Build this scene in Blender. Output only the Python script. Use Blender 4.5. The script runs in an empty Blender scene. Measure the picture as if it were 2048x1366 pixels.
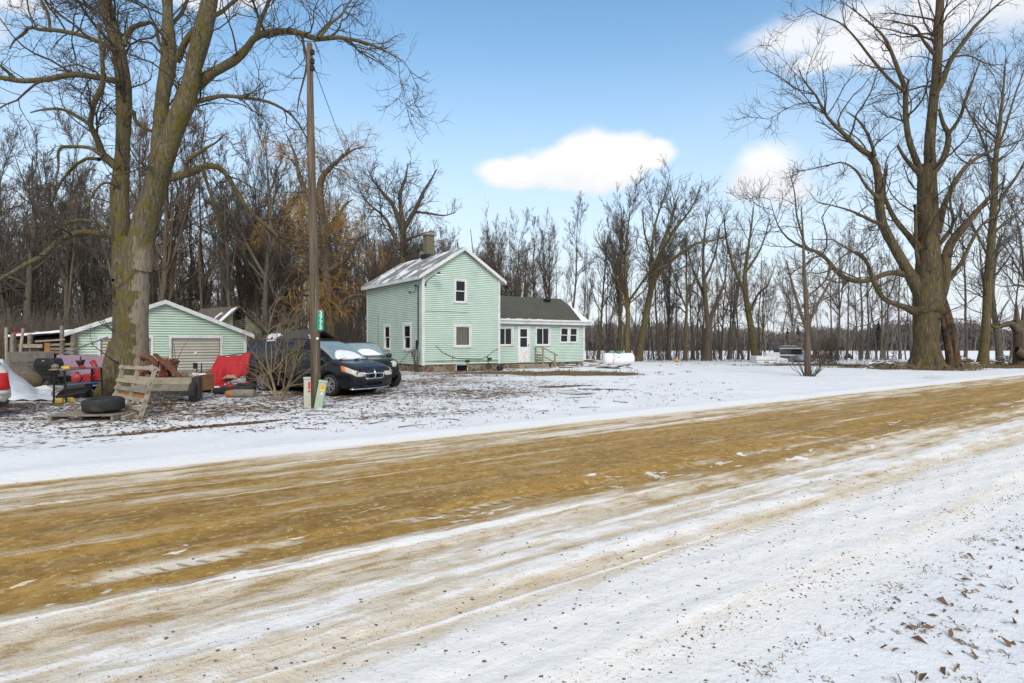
import bpy, bmesh, math, random
import numpy as np
from mathutils import Vector, Matrix, Euler

random.seed(7)
RNG = np.random.default_rng(11)
SC = bpy.context.scene
COL = SC.collection
PI = math.pi
R_ = math.radians
CAM_H = 1.7
FPX = 1180.0
RD = np.array([0.813, 0.582])      # along the road
RN = np.array([-0.582, 0.813])     # across the road, away from the viewer's verge

# ------------------------------------------------------------------ placing
def P(px, py, Y):
    return ((px - 1024) / FPX * Y, Y, CAM_H - (py - 683) / FPX * Y)

def sstep(a, b, x):
    t = np.clip((np.asarray(x, float) - a) / (b - a), 0, 1)
    return t * t * (3 - 2 * t)

def gz(x, y):
    """height of the yard, verge and field"""
    x = np.asarray(x, float); y = np.asarray(y, float)
    z = -1.2 * sstep(50, 100, y) - 2.8 * sstep(90, 420, y)
    v = x * RN[0] + y * RN[1]
    u = x * RD[0] + y * RD[1]
    b = (0.030 * np.sin(0.9 * u + 1.7 * np.sin(0.6 * v)) * np.sin(0.8 * v + 0.4) +
         0.016 * np.sin(2.3 * u + 1.1 * v) * np.sin(1.9 * v - 0.7 * u + 1.0))
    fade = sstep(9.3, 12, v) + (1 - sstep(0.2, 1.6, v))
    z = z + b * fade
    z = z + 0.05 * np.exp(-((v - 9.75) / 0.35) ** 2)
    dip = sstep(2.0, 2.7, v) * (1 - sstep(8.6, 9.3, v))
    return z - 0.10 * dip

def g(px, Y):
    x = (px - 1024) / FPX * Y
    return (x, Y, float(gz(x, Y)))

# ------------------------------------------------------------------ objects
def link(o, parent=None):
    COL.objects.link(o)
    if parent is not None: o.parent = parent
    return o

def tag(o, label=None, cat=None, group=None, kind=None):
    if label: o['label'] = label
    if cat and not kind: kind = 'thing'
    if cat: o['category'] = cat
    if group: o['group'] = group
    if kind: o['kind'] = kind
    return o

def thing(name, label, cat, loc=(0, 0, 0), rz=0.0, group=None, rot=None):
    o = bpy.data.objects.new(name, None)
    o.empty_display_size = 0.2
    link(o)
    o.location = loc
    o.rotation_euler = rot if rot else (0, 0, rz)
    return tag(o, label, cat, group)

def copy_tree(o, parent=None):
    c = o.copy(); COL.objects.link(c)
    if parent is not None: c.parent = parent
    for ch in list(o.children): copy_tree(ch, c)
    return c

def mesh_np(name, V, Fq, mats, parent=None, smooth=False, mi=None):
    """V (n,3), Fq list of arrays of faces (m,k)"""
    me = bpy.data.meshes.new(name)
    V = np.asarray(V, np.float32)
    me.vertices.add(len(V)); me.vertices.foreach_set('co', V.ravel())
    tot = []; idx = []
    for f in Fq:
        f = np.asarray(f, np.int32)
        if len(f) == 0: continue
        tot.append(np.full(len(f), f.shape[1], np.int32)); idx.append(f.ravel())
    tot = np.concatenate(tot); idx = np.concatenate(idx)
    st = np.concatenate([[0], np.cumsum(tot)[:-1]]).astype(np.int32)
    me.loops.add(len(idx)); me.loops.foreach_set('vertex_index', idx)
    me.polygons.add(len(tot)); me.polygons.foreach_set('loop_start', st)
    try: me.polygons.foreach_set('loop_total', tot)
    except Exception: pass
    if smooth: me.polygons.foreach_set('use_smooth', np.ones(len(tot), bool))
    for m in (mats if isinstance(mats, (list, tuple)) else [mats]): me.materials.append(m)
    if mi is not None: me.polygons.foreach_set('material_index', np.asarray(mi, np.int32))
    me.update(calc_edges=True); me.validate()
    o = bpy.data.objects.new(name, me)
    return link(o, parent)

class MB:
    """collects simple shapes, then becomes one mesh"""
    def __init__(s): s.v = []; s.f = []
    def add(s, vs, fs):
        n = len(s.v)
        s.v.extend([tuple(map(float, v)) for v in vs]); s.f.extend([[i + n for i in f] for f in fs])
        return s
    def box(s, c, d, rot=None):
        M = Euler(rot).to_matrix() if rot else None
        vs = []
        for k in range(8):
            w = Vector(((-.5, .5)[k & 1] * d[0], (-.5, .5)[k >> 1 & 1] * d[1], (-.5, .5)[k >> 2 & 1] * d[2]))
            if M: w = M @ w
            vs.append(w + Vector(c))
        return s.add(vs, [[0, 2, 3, 1], [4, 5, 7, 6], [0, 1, 5, 4], [2, 6, 7, 3], [0, 4, 6, 2], [1, 3, 7, 5]])
    def rng(s, x0, x1, y0, y1, z0, z1):
        return s.box(((x0 + x1) / 2, (y0 + y1) / 2, (z0 + z1) / 2), (abs(x1 - x0), abs(y1 - y0), abs(z1 - z0)))
    def bar(s, a, b, w, h, up=(0, 0, 1)):
        a = Vector(a); b = Vector(b); d = (b - a).normalized(); u = Vector(up)
        if abs(d.dot(u)) > .98: u = Vector((1, 0, 0))
        sx = d.cross(u).normalized(); sz = sx.cross(d).normalized()
        vs = [p + sx * i * w / 2 + sz * j * h / 2 for p in (a, b) for (i, j) in ((-1, -1), (1, -1), (1, 1), (-1, 1))]
        return s.add(vs, [[3, 2, 1, 0], [4, 5, 6, 7], [0, 1, 5, 4], [1, 2, 6, 5], [2, 3, 7, 6], [3, 0, 4, 7]])
    def tube(s, pts, rad, k=8, cap=True):
        pts = [Vector(p) for p in pts]; n = len(pts)
        if not hasattr(rad, '__len__'): rad = [rad] * n
        vs = []; ref = None
        for i in range(n):
            t = (pts[min(i + 1, n - 1)] - pts[max(i - 1, 0)]).normalized()
            if ref is None:
                ref = t.cross(Vector((0, 0, 1)) if abs(t.z) < .9 else Vector((1, 0, 0))).normalized()
            ref = (ref - t * ref.dot(t)).normalized(); b = t.cross(ref)
            for j in range(k):
                a = 2 * PI * j / k
                vs.append(pts[i] + (ref * math.cos(a) + b * math.sin(a)) * rad[i])
        fs = [[i * k + j, i * k + (j + 1) % k, (i + 1) * k + (j + 1) % k, (i + 1) * k + j] for i in range(n - 1) for j in range(k)]
        if cap: fs += [list(range(k))[::-1], [(n - 1) * k + j for j in range(k)]]
        return s.add(vs, fs)
    def lathe(s, prof, c=(0, 0, 0), axis='z', k=24, M=None):
        """prof: (radius, height) pairs"""
        vs = []
        for r, h in prof:
            for j in range(k):
                a = 2 * PI * j / k
                x, y = r * math.cos(a), r * math.sin(a)
                p = {'z': (x, y, h), 'y': (x, h, y), 'x': (h, x, y)}[axis]
                p = Vector(p)
                if M: p = M @ p
                vs.append(p + Vector(c))
        n = len(prof)
        fs = [[i * k + j, i * k + (j + 1) % k, (i + 1) * k + (j + 1) % k, (i + 1) * k + j] for i in range(n - 1) for j in range(k)]
        if prof[0][0] > 1e-5: fs.append([j for j in range(k)][::-1])
        if prof[-1][0] > 1e-5: fs.append([(n - 1) * k + j for j in range(k)])
        return s.add(vs, fs)
    def ring(s, R, r, c=(0, 0, 0), axis='z', k=24, kk=8):
        vs = []
        for i in range(k):
            a = 2 * PI * i / k
            for j in range(kk):
                b = 2 * PI * j / kk
                q = R + r * math.cos(b); x, y, h = q * math.cos(a), q * math.sin(a), r * math.sin(b)
                p = {'z': (x, y, h), 'y': (x, h, y), 'x': (h, x, y)}[axis]
                vs.append(Vector(p) + Vector(c))
        return s.add(vs, [[i * kk + j, ((i + 1) % k) * kk + j, ((i + 1) % k) * kk + (j + 1) % kk, i * kk + (j + 1) % kk] for i in range(k) for j in range(kk)])
    def prism(s, poly, d):
        """poly: 3-D outline, d: extrusion vector"""
        n = len(poly); d = Vector(d)
        vs = [Vector(p) for p in poly] + [Vector(p) + d for p in poly]
        return s.add(vs, [list(range(n))[::-1], list(range(n, 2 * n))] + [[i, (i + 1) % n, n + (i + 1) % n, n + i] for i in range(n)])
    def patch(s, grid):
        """grid: rows of points"""
        n = len(grid); m = len(grid[0])
        return s.add([p for r in grid for p in r], [[i * m + j, i * m + j + 1, (i + 1) * m + j + 1, (i + 1) * m + j] for i in range(n - 1) for j in range(m - 1)])
    def build(s, name, mat, parent=None, smooth=False, bevel=0, seg=2, solid=0, sub=0, fix=True):
        me = bpy.data.meshes.new(name)
        me.from_pydata(s.v, [], s.f)
        if fix:
            b = bmesh.new(); b.from_mesh(me); bmesh.ops.recalc_face_normals(b, faces=b.faces); b.to_mesh(me); b.free()
        me.materials.append(mat)
        if smooth:
            me.polygons.foreach_set('use_smooth', np.ones(len(me.polygons), bool))
        me.update()
        o = link(bpy.data.objects.new(name, me), parent)
        if solid:
            m = o.modifiers.new('solid', 'SOLIDIFY'); m.thickness = solid; m.offset = 0
        if sub:
            m = o.modifiers.new('sub', 'SUBSURF'); m.levels = sub; m.render_levels = sub
        if bevel:
            m = o.modifiers.new('bevel', 'BEVEL'); m.width = bevel; m.segments = seg; m.limit_method = 'ANGLE'; m.angle_limit = R_(35)
        return o

def smooth_by_angle(o, deg=40):
    me = o.data
    me.polygons.foreach_set('use_smooth', np.ones(len(me.polygons), bool))
    try: me.set_sharp_from_angle(angle=R_(deg))
    except Exception: pass
    return o

# ------------------------------------------------------------------ materials
class NT:
    def __init__(s, nt): s.nt = nt
    def n(s, t, **kw):
        d = s.nt.nodes.new(t)
        for k, v in kw.items():
            if k.startswith('in_'):
                k = k[3:]; k = int(k) if k.isdigit() else k
                s.set(d.inputs[k], v)
            else: setattr(d, k, v)
        return d
    def set(s, sock, v):
        if hasattr(v, 'is_output') and v.is_output: s.nt.links.new(v, sock)
        elif isinstance(v, bpy.types.Node): s.nt.links.new(v.outputs[0], sock)
        else:
            if isinstance(v, tuple) and len(v) == 3 and sock.type == 'RGBA': v = v + (1,)
            sock.default_value = v
    def m(s, op, a, b=None, c=None, clamp=False):
        d = s.nt.nodes.new('ShaderNodeMath'); d.operation = op; d.use_clamp = clamp
        s.set(d.inputs[0], a)
        if b is not None: s.set(d.inputs[1], b)
        if c is not None: s.set(d.inputs[2], c)
        return d.outputs[0]
    def mix(s, f, a, b, mode='MIX'):
        d = s.nt.nodes.new('ShaderNodeMix'); d.data_type = 'RGBA'; d.blend_type = mode
        s.set(d.inputs[0], f); s.set(d.inputs[6], a); s.set(d.inputs[7], b)
        return d.outputs[2]
    def noise(s, vec, scale, detail=4, rough=.55, dist=0.0):
        d = s.n('ShaderNodeTexNoise')
        if vec is not None: s.set(d.inputs['Vector'], vec)
        d.inputs['Scale'].default_value = scale; d.inputs['Detail'].default_value = detail
        d.inputs['Roughness'].default_value = rough; d.inputs['Distortion'].default_value = dist
        return d.outputs['Fac']
    def voro(s, vec, scale, feature='F1', out='Distance'):
        d = s.n('ShaderNodeTexVoronoi'); d.feature = feature
        if vec is not None: s.set(d.inputs['Vector'], vec)
        d.inputs['Scale'].default_value = scale
        return d.outputs[out]
    def map(s, vec, scale=(1, 1, 1), rot=(0, 0, 0), loc=(0, 0, 0)):
        d = s.n('ShaderNodeMapping'); s.set(d.inputs['Vector'], vec)
        d.inputs['Scale'].default_value = scale; d.inputs['Rotation'].default_value = rot; d.inputs['Location'].default_value = loc
        return d.outputs[0]
    def ramp(s, f, stops, interp='LINEAR'):
        d = s.n('ShaderNodeValToRGB'); s.set(d.inputs[0], f); r = d.color_ramp; r.interpolation = interp
        while len(r.elements) < len(stops): r.elements.new(0.5)
        for e, (p, c) in zip(r.elements, stops):
            e.position = p
        for e, (p, c) in zip(r.elements, stops):
            e.color = (c, c, c, 1) if not hasattr(c, '__len__') else tuple(c) + (1,) * (4 - len(c))
        return d.outputs[0]
    def step(s, x, a, b):
        d = s.n('ShaderNodeMapRange'); d.interpolation_type = 'SMOOTHSTEP'
        s.set(d.inputs[0], x); d.inputs[1].default_value = a; d.inputs[2].default_value = b
        return d.outputs[0]
    def bump(s, h, strength=.5, dist=.01, normal=None):
        d = s.n('ShaderNodeBump'); s.set(d.inputs['Height'], h)
        d.inputs['Strength'].default_value = strength; d.inputs['Distance'].default_value = dist
        if normal is not None: s.set(d.inputs['Normal'], normal)
        return d.outputs[0]

def new_mat(name):
    m = bpy.data.materials.new(name); m.use_nodes = True
    nt = m.node_tree; b = nt.nodes['Principled BSDF']
    return m, NT(nt), b

def plain(name, c, rough=.6, metal=0.0, var=.25, scale=6.0, bump=.0, spec=None, dirt=None, dirt_amt=.35, stretch=(1, 1, 1)):
    """painted or raw surface with mottling, wear and a little relief"""
    m, t, b = new_mat(name)
    tc = t.n('ShaderNodeTexCoord').outputs['Object']
    v = t.map(tc, stretch)
    n1 = t.noise(v, scale, 6, .6); n2 = t.noise(v, scale * 5.3, 4, .6)
    f = t.m('ADD', t.m('MULTIPLY', n1, .65), t.m('MULTIPLY', n2, .35))
    lo = tuple(x * (1 - var) for x in c); hi = tuple(min(1, x * (1 + var)) for x in c)
    col = t.ramp(f, [(.3, lo), (.7, hi)])
    if dirt:
        col = t.mix(t.m('MULTIPLY', t.step(t.noise(v, scale * .6, 7, .65, .4), .5, .68), dirt_amt), col, dirt)
    t.set(b.inputs['Base Color'], col)
    b.inputs['Metallic'].default_value = metal
    t.set(b.inputs['Roughness'], t.m('ADD', rough - .08, t.m('MULTIPLY', n1, .16), clamp=True))
    if spec is not None: b.inputs['Specular IOR Level'].default_value = spec
    if bump: t.set(b.inputs['Normal'], t.bump(f, bump, .02))
    return m

M = {}
def mats():
    # bark of several kinds
    def bark(name, a, bb, c, moss=None, moss_amt=.5, sc=5.0, bump=.9, lo=.48, hi=.62, scar=0):
        m, t, b = new_mat(name)
        tc = t.n('ShaderNodeTexCoord').outputs['Object']
        v = t.map(tc, (1, 1, .13))
        ridge = t.m('ADD', t.m('MULTIPLY', t.noise(v, sc * 2.2, 8, .62, .6), .68), t.m('MULTIPLY', t.noise(t.map(tc, (1, 1, .42)), sc * 3.1, 6, .7, 1.2), .32))
        big = t.noise(tc, sc * .35, 5, .6)
        col = t.ramp(ridge, [(.32, a), (.52, bb), (.72, c)])
        if moss:
            mo = t.m('MULTIPLY', t.step(t.m('ADD', t.m('MULTIPLY', big, .7), t.m('MULTIPLY', ridge, .3)), lo, hi), moss_amt)
            col = t.mix(mo, col, moss)
        if scar:   # strip where the bark has come away
            sx = t.n('ShaderNodeSeparateXYZ'); t.set(sx.inputs[0], tc)
            ms = t.m('MULTIPLY', t.step(t.m('ADD', sx.outputs[0], t.m('MULTIPLY', t.m('SUBTRACT', t.noise(tc, 2.2, 5), .5), .7)), scar, scar + .06), t.m('SUBTRACT', 1, t.step(t.m('ADD', sx.outputs[2], big), 4.6, 5.6)))
            col = t.mix(t.m('MULTIPLY', ms, .75), col, t.ramp(ridge, [(.35, (.12, .09, .06)), (.5, (.34, .28, .21)), (.7, (.45, .39, .31))]))
        t.set(b.inputs['Base Color'], col); b.inputs['Roughness'].default_value = .92
        b.inputs['Specular IOR Level'].default_value = .2
        t.set(b.inputs['Normal'], t.bump(ridge, bump, .06))
        M[name] = m
    bark('bark_mossy', (.028, .023, .014), (.13, .105, .058), (.28, .25, .18), (.125, .10, .018), .7, 9, 1.0, .46, .60)
    bark('bark_scarred', (.028, .023, .015), (.135, .112, .068), (.30, .275, .21), (.135, .105, .018), .75, 9, 1.0, .46, .60, .44)
    bark('bark_grey', (.09, .085, .07), (.21, .20, .17), (.33, .31, .27), (.17, .14, .05), .5, 4, .8)
    bark('bark_old', (.02, .015, .009), (.105, .082, .050), (.27, .22, .15), (.10, .075, .02), .6, 5.5, 1.0, .46, .62)
    bark('bark_limb', (.055, .042, .022), (.125, .092, .04), (.20, .155, .07), (.17, .115, .03), .6, 6, .7)
    bark('bark_wood', (.045, .039, .031), (.115, .10, .080), (.20, .18, .145), (.13, .11, .055), .5, 5, .7)
    bark('bark_wood_brown', (.048, .038, .028), (.115, .09, .066), (.19, .155, .115), (.12, .08, .04), .5, 4, .6)
    bark('bark_rot', (.02, .014, .010), (.085, .055, .034), (.20, .125, .068), (.012, .011, .010), .85, 2.5, 1.0, .5, .56)
    M['twig_dark'] = plain('twig_dark', (.088, .071, .056), .9, var=.35, scale=1.0)
    M['twig_big'] = plain('twig_big', (.062, .047, .032), .9, var=.4, scale=1.0)
    M['twig_grey'] = plain('twig_grey', (.155, .132, .108), .9, var=.4, scale=.7)
    M['twig_brown'] = plain('twig_brown', (.145, .105, .073), .9, var=.4, scale=.7)
    M['twig_gold'] = plain('twig_gold', (.36, .205, .05), .85, var=.4, scale=.6)
    M['shrub_stem'] = plain('shrub_stem', (.19, .145, .085), .85, var=.4, scale=4)
    # metals, paints, woods
    M['white_paint'] = plain('white_paint', (.74, .74, .74), .45, var=.10, scale=3, dirt=(.42, .40, .36), dirt_amt=.35)
    M['white_metal'] = plain('white_metal', (.76, .77, .79), .35, var=.06, scale=3, dirt=(.5, .48, .44), dirt_amt=.25)
    M['trim'] = plain('trim', (.66, .66, .655), .5, var=.14, scale=2.5, dirt=(.33, .33, .30), dirt_amt=.45)
    M['dark_metal'] = plain('dark_metal', (.02, .02, .022), .45, .2, var=.3, scale=8)
    M['black_plastic'] = plain('black_plastic', (.016, .016, .017), .5, var=.3, scale=6)
    M['rubber'] = plain('rubber', (.018, .018, .018), .85, var=.4, scale=12, bump=.2, dirt=(.10, .09, .075), dirt_amt=.4)
    M['rust'] = plain('rust', (.16, .065, .03), .85, .15, var=.5, scale=9, bump=.4, dirt=(.05, .03, .025), dirt_amt=.7)
    M['rust_red'] = plain('rust_red', (.22, .045, .03), .7, .1, var=.5, scale=7, bump=.3, dirt=(.06, .03, .02), dirt_amt=.7)
    M['old_wood'] = plain('old_wood', (.30, .255, .185), .85, var=.35, scale=5, bump=.4, stretch=(1, 1, 1), dirt=(.12, .10, .07), dirt_amt=.55)
    M['grey_wood'] = plain('grey_wood', (.21, .185, .15), .9, var=.4, scale=5, bump=.4, dirt=(.07, .06, .045), dirt_amt=.6)
    M['dark_wood'] = plain('dark_wood', (.05, .04, .032), .9, var=.4, scale=4, bump=.3)
    M['orange_wood'] = plain('orange_wood', (.33, .15, .055), .8, var=.35, scale=5, bump=.3, dirt=(.10, .06, .03), dirt_amt=.5)
    M['green_wood'] = plain('green_wood', (.30, .36, .20), .9, var=.25, scale=3, bump=.3, dirt=(.16, .15, .10), dirt_amt=.6, stretch=(3, 3, .5))
    M['red_paint'] = plain('red_paint', (.32, .02, .022), .4, var=.3, scale=5, dirt=(.14, .03, .03), dirt_amt=.4)
    M['red_tarp'] = plain('red_tarp', (.40, .012, .018), .75, var=.25, scale=4, bump=.25, dirt=(.25, .01, .015), dirt_amt=.5)
    M['yellow'] = plain('yellow', (.52, .38, .03), .5, var=.2, scale=6)
    M['orange'] = plain('orange', (.70, .27, .02), .5, var=.2, scale=6)
    M['pink'] = plain('pink', (.34, .225, .285), .7, var=.12, scale=2, dirt=(.26, .17, .20), dirt_amt=.5)
    M['blue'] = plain('blue', (.10, .20, .34), .4, var=.25, scale=4)
    M['teal_paint'] = plain('teal_paint', (.03, .075, .09), .3, .3, var=.2, scale=4)
    M['sheet_plastic'] = plain('sheet_plastic', (.66, .67, .70), .35, var=.10, scale=3, bump=.15, dirt=(.5, .5, .52), dirt_amt=.4)
    M['snow'] = plain('snow', (.82, .83, .85), .8, var=.05, scale=9, bump=.35, spec=.2)
    M['old_snow'] = plain('old_snow', (.66, .66, .67), .8, var=.12, scale=9, bump=.4, spec=.2)
    M['grey_metal'] = plain('grey_metal', (.20, .205, .21), .5, .4, var=.3, scale=5)
    M['camper_grey'] = plain('camper_grey', (.07, .074, .078), .5, var=.3, scale=5, dirt=(.25, .25, .25), dirt_amt=.4)
    M['brick_dark'] = plain('brick_dark', (.06, .055, .05), .9, var=.3, scale=6)
    M['concrete'] = plain('concrete', (.26, .225, .165), .9, var=.25, scale=5, bump=.3, dirt=(.12, .10, .07), dirt_amt=.6)
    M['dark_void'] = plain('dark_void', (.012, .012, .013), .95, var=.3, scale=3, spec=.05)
    M['chrome'] = plain('chrome', (.72, .73, .75), .2, 1.0, var=.06, scale=8)
    M['rim'] = plain('rim', (.58, .58, .59), .35, .8, var=.12, scale=8)
    M['pedestal_green'] = plain('pedestal_green', (.34, .42, .33), .6, var=.14, scale=5, dirt=(.40, .38, .34), dirt_amt=.5)
    M['pedestal_tan'] = plain('pedestal_tan', (.44, .45, .37), .6, var=.12, scale=5, dirt=(.35, .32, .26), dirt_amt=.4)
    M['sticker_red'] = plain('sticker_red', (.62, .035, .02), .5, var=.25, scale=25)
    M['sticker_yellow'] = plain('sticker_yellow', (.80, .50, .01), .5, var=.2, scale=25)
    M['sticker_white'] = plain('sticker_white', (.8, .82, .84), .5, var=.05, scale=9)
    M['sign_green'] = plain('sign_green', (.0, .24, .15), .35, var=.12, scale=9)
    M['sign_white'] = plain('sign_white', (.62, .80, .74), .4, var=.05, scale=9)
    M['curtain'] = plain('curtain', (.13, .125, .06), .9, var=.5, scale=9, stretch=(3, 3, .2))
    M['moss_grass'] = plain('moss_grass', (.125, .095, .05), .95, var=.5, scale=8)
    M['blade'] = plain('blade', (.17, .125, .06), .9, var=.65, scale=3)
    M['leaf_brown'] = plain('leaf_brown', (.15, .08, .04), .85, var=.6, scale=1.7)
    M['leaf_tan'] = plain('leaf_tan', (.30, .20, .115), .85, var=.5, scale=2.3)
    M['stone'] = plain('stone', (.125, .095, .06), .9, var=.6, scale=4)
    M['evergreen'] = plain('evergreen', (.035, .055, .035), .9, var=.4, scale=1.5)
    M['far_wood'] = plain('far_wood', (.165, .142, .132), .95, var=.35, scale=.15)

    # glass
    m, t, b = new_mat('window_glass'); b.inputs['Base Color'].default_value = (.012, .013, .016, 1)
    b.inputs['Roughness'].default_value = .06; b.inputs['Specular IOR Level'].default_value = .35; M['window_glass'] = m
    m, t, b = new_mat('clear_glass'); out = t.nt.nodes['Material Output']
    gl = t.n('ShaderNodeBsdfGlossy'); gl.inputs['Roughness'].default_value = .05
    tr = t.n('ShaderNodeBsdfTransparent'); tr.inputs['Color'].default_value = (.86, .9, .88, 1)
    mx = t.n('ShaderNodeMixShader'); mx.inputs[0].default_value = .10
    t.nt.links.new(tr.outputs[0], mx.inputs[1]); t.nt.links.new(gl.outputs[0], mx.inputs[2]); t.nt.links.new(mx.outputs[0], out.inputs[0]); M['clear_glass'] = m
    m, t, b = new_mat('car_glass'); b.inputs['Base Color'].default_value = (.02, .026, .026, 1)
    b.inputs['Roughness'].default_value = .08; b.inputs['Specular IOR Level'].default_value = .5; M['car_glass'] = m
    m, t, b = new_mat('frosted_glass')
    tc = t.n('ShaderNodeTexCoord').outputs['Object']
    t.set(b.inputs['Base Color'], t.ramp(t.noise(tc, 5, 5), [(.3, (.17, .24, .25)), (.7, (.28, .36, .37))]))
    b.inputs['Roughness'].default_value = .16; b.inputs['Specular IOR Level'].default_value = .6; M['frosted_glass'] = m
    m, t, b = new_mat('lamp_glass'); b.inputs['Base Color'].default_value = (.55, .52, .45, 1); b.inputs['Roughness'].default_value = .15; M['lamp_glass'] = m
    m, t, b = new_mat('amber_glass'); b.inputs['Base Color'].default_value = (.75, .18, .02, 1); b.inputs['Roughness'].default_value = .15; M['amber_glass'] = m
    m, t, b = new_mat('red_glass'); b.inputs['Base Color'].default_value = (.50, .01, .015, 1); b.inputs['Roughness'].default_value = .2; M['red_glass'] = m
    def paint(name, c, rough=.22, dirt=(.10, .09, .08), amt=.25):
        m, t, b = new_mat(name)
        tc = t.n('ShaderNodeTexCoord').outputs['Object']
        d = t.step(t.noise(tc, 2.2, 7, .65), .48, .75)
        t.set(b.inputs['Base Color'], t.mix(t.m('MULTIPLY', d, amt), c, dirt))
        t.set(b.inputs['Roughness'], t.m('ADD', rough, t.m('MULTIPLY', d, .3)))
        b.inputs['Specular IOR Level'].default_value = .35; b.inputs['Coat Weight'].default_value = .12; b.inputs['Coat Roughness'].default_value = .12
        M[name] = m
    paint('navy_paint', (.007, .008, .014), .2, (.06, .055, .05), .25); paint('black_paint', (.010, .010, .012)); paint('car_white', (.56, .55, .51), .35, (.4, .37, .3), .4)
    paint('silver_blue', (.22, .26, .32), .3, (.3, .3, .3), .4)

    # lap siding: mint paint, chalky patches, lap shadow lines painted into the colour
    def siding(name, c, pitch, old=.0):
        m, t, b = new_mat(name)
        tc = t.n('ShaderNodeTexCoord').outputs['Object']
        sx = t.n('ShaderNodeSeparateXYZ'); t.set(sx.inputs[0], tc)
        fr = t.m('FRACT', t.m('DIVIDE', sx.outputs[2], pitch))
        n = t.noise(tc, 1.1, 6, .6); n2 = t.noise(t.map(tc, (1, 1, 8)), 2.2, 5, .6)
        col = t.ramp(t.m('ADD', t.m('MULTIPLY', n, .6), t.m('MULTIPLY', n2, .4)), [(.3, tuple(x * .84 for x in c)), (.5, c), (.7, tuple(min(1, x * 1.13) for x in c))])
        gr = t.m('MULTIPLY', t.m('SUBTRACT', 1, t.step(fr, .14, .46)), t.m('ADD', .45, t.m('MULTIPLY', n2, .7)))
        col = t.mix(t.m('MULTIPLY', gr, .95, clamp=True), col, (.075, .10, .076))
        col = t.mix(t.m('MULTIPLY', t.step(n, .56, .8), .7 + old), col, (.40, .48, .31))
        t.set(b.inputs['Base Color'], col); b.inputs['Roughness'].default_value = .55
        b.inputs['Specular IOR Level'].default_value = .3
        M[name] = m
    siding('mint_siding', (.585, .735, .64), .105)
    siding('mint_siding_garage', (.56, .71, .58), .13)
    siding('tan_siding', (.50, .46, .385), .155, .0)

    # shingles
    def shingle(name, a, c, snow=.0, snow_scale=.8):
        m, t, b = new_mat(name)
        tc = t.n('ShaderNodeTexCoord').outputs['Object']
        br = t.n('ShaderNodeTexBrick'); t.set(br.inputs['Vector'], t.map(tc, (1, 1, 1)))
        br.inputs['Scale'].default_value = 3.0; br.inputs['Mortar Size'].default_value = .015
        br.inputs['Color1'].default_value = a + (1,); br.inputs['Color2'].default_value = c + (1,); br.inputs['Mortar'].default_value = (.03, .03, .03, 1)
        col = t.mix(t.m('MULTIPLY', t.noise(tc, 14, 4), .6), br.outputs['Color'], a)
        col = t.mix(t.m('MULTIPLY', t.step(t.noise(tc, .9, 5), .45, .65), .5), col, (.085, .08, .055))
        if snow:
            s = t.step(t.noise(t.map(tc, (.55, 1.2, 1.2)), snow_scale, 6, .6, .3), snow, snow + .07)
            col = t.mix(s, col, (.78, .79, .81))
        t.set(b.inputs['Base Color'], col); b.inputs['Roughness'].default_value = .9
        t.set(b.inputs['Normal'], t.bump(t.noise(tc, 25, 3), .4, .01))
        M[name] = m
    shingle('shingle_snowy', (.21, .225, .225), (.28, .29, .285), .50)
    shingle('shingle_mossy', (.058, .060, .048), (.10, .10, .075))
    shingle('roof_snow', (.3, .3, .3), (.35, .35, .35), .32)
    shingle('shingle_old', (.12, .10, .08), (.16, .13, .10), .60)

    # field stone foundation
    m, t, b = new_mat('field_stone')
    tc = t.n('ShaderNodeTexCoord').outputs['Object']; v = t.map(tc, (1, 1, 1.2))
    c1 = t.n('ShaderNodeTexVoronoi'); t.set(c1.inputs['Vector'], v); c1.inputs['Scale'].default_value = 2.4
    bw = t.n('ShaderNodeRGBToBW'); t.set(bw.inputs[0], c1.outputs['Color'])
    col = t.ramp(bw.outputs[0], [(.15, (.05, .042, .035)), (.4, (.13, .098, .06)), (.6, (.17, .088, .042)), (.85, (.22, .18, .12))])
    e = t.voro(v, 2.4, 'DISTANCE_TO_EDGE'); j = t.m('SUBTRACT', 1, t.step(e, .03, .09))
    col = t.mix(j, col, (.27, .235, .175)); col = t.mix(t.m('MULTIPLY', t.noise(tc, 9, 5), .5), col, (.10, .08, .06))
    t.set(b.inputs['Base Color'], col); b.inputs['Roughness'].default_value = .9
    t.set(b.inputs['Normal'], t.bump(e, .6, .05)); M['field_stone'] = m

    # chimney block
    m, t, b = new_mat('chimney_block')
    tc = t.n('ShaderNodeTexCoord').outputs['Object']
    br = t.n('ShaderNodeTexBrick'); t.set(br.inputs['Vector'], t.map(tc, (1, 1, 1), (R_(90), 0, 0)))
    br.inputs['Scale'].default_value = 2.2; br.inputs['Mortar Size'].default_value = .03
    br.inputs['Color1'].default_value = (.15, .135, .085, 1); br.inputs['Color2'].default_value = (.19, .165, .10, 1); br.inputs['Mortar'].default_value = (.11, .10, .075, 1)
    t.set(b.inputs['Base Color'], t.mix(t.m('MULTIPLY', t.noise(tc, 4, 5), .7), br.outputs['Color'], (.12, .11, .07))); b.inputs['Roughness'].default_value = .9
    M['chimney_block'] = m

    # weathered pole
    m, t, b = new_mat('pole_wood')
    tc = t.n('ShaderNodeTexCoord').outputs['Object']
    st = t.noise(t.map(tc, (1, 1, .03)), 26, 7, .6, .2); bl = t.noise(tc, .8, 4)
    col = t.ramp(st, [(.32, (.025, .019, .013)), (.5, (.115, .085, .055)), (.7, (.205, .155, .10))])
    col = t.mix(t.m('MULTIPLY', t.step(bl, .45, .65), .5), col, (.115, .095, .062))
    t.set(b.inputs['Base Color'], col); b.inputs['Roughness'].default_value = .9
    t.set(b.inputs['Normal'], t.bump(st, .6, .02)); M['pole_wood'] = m

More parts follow.
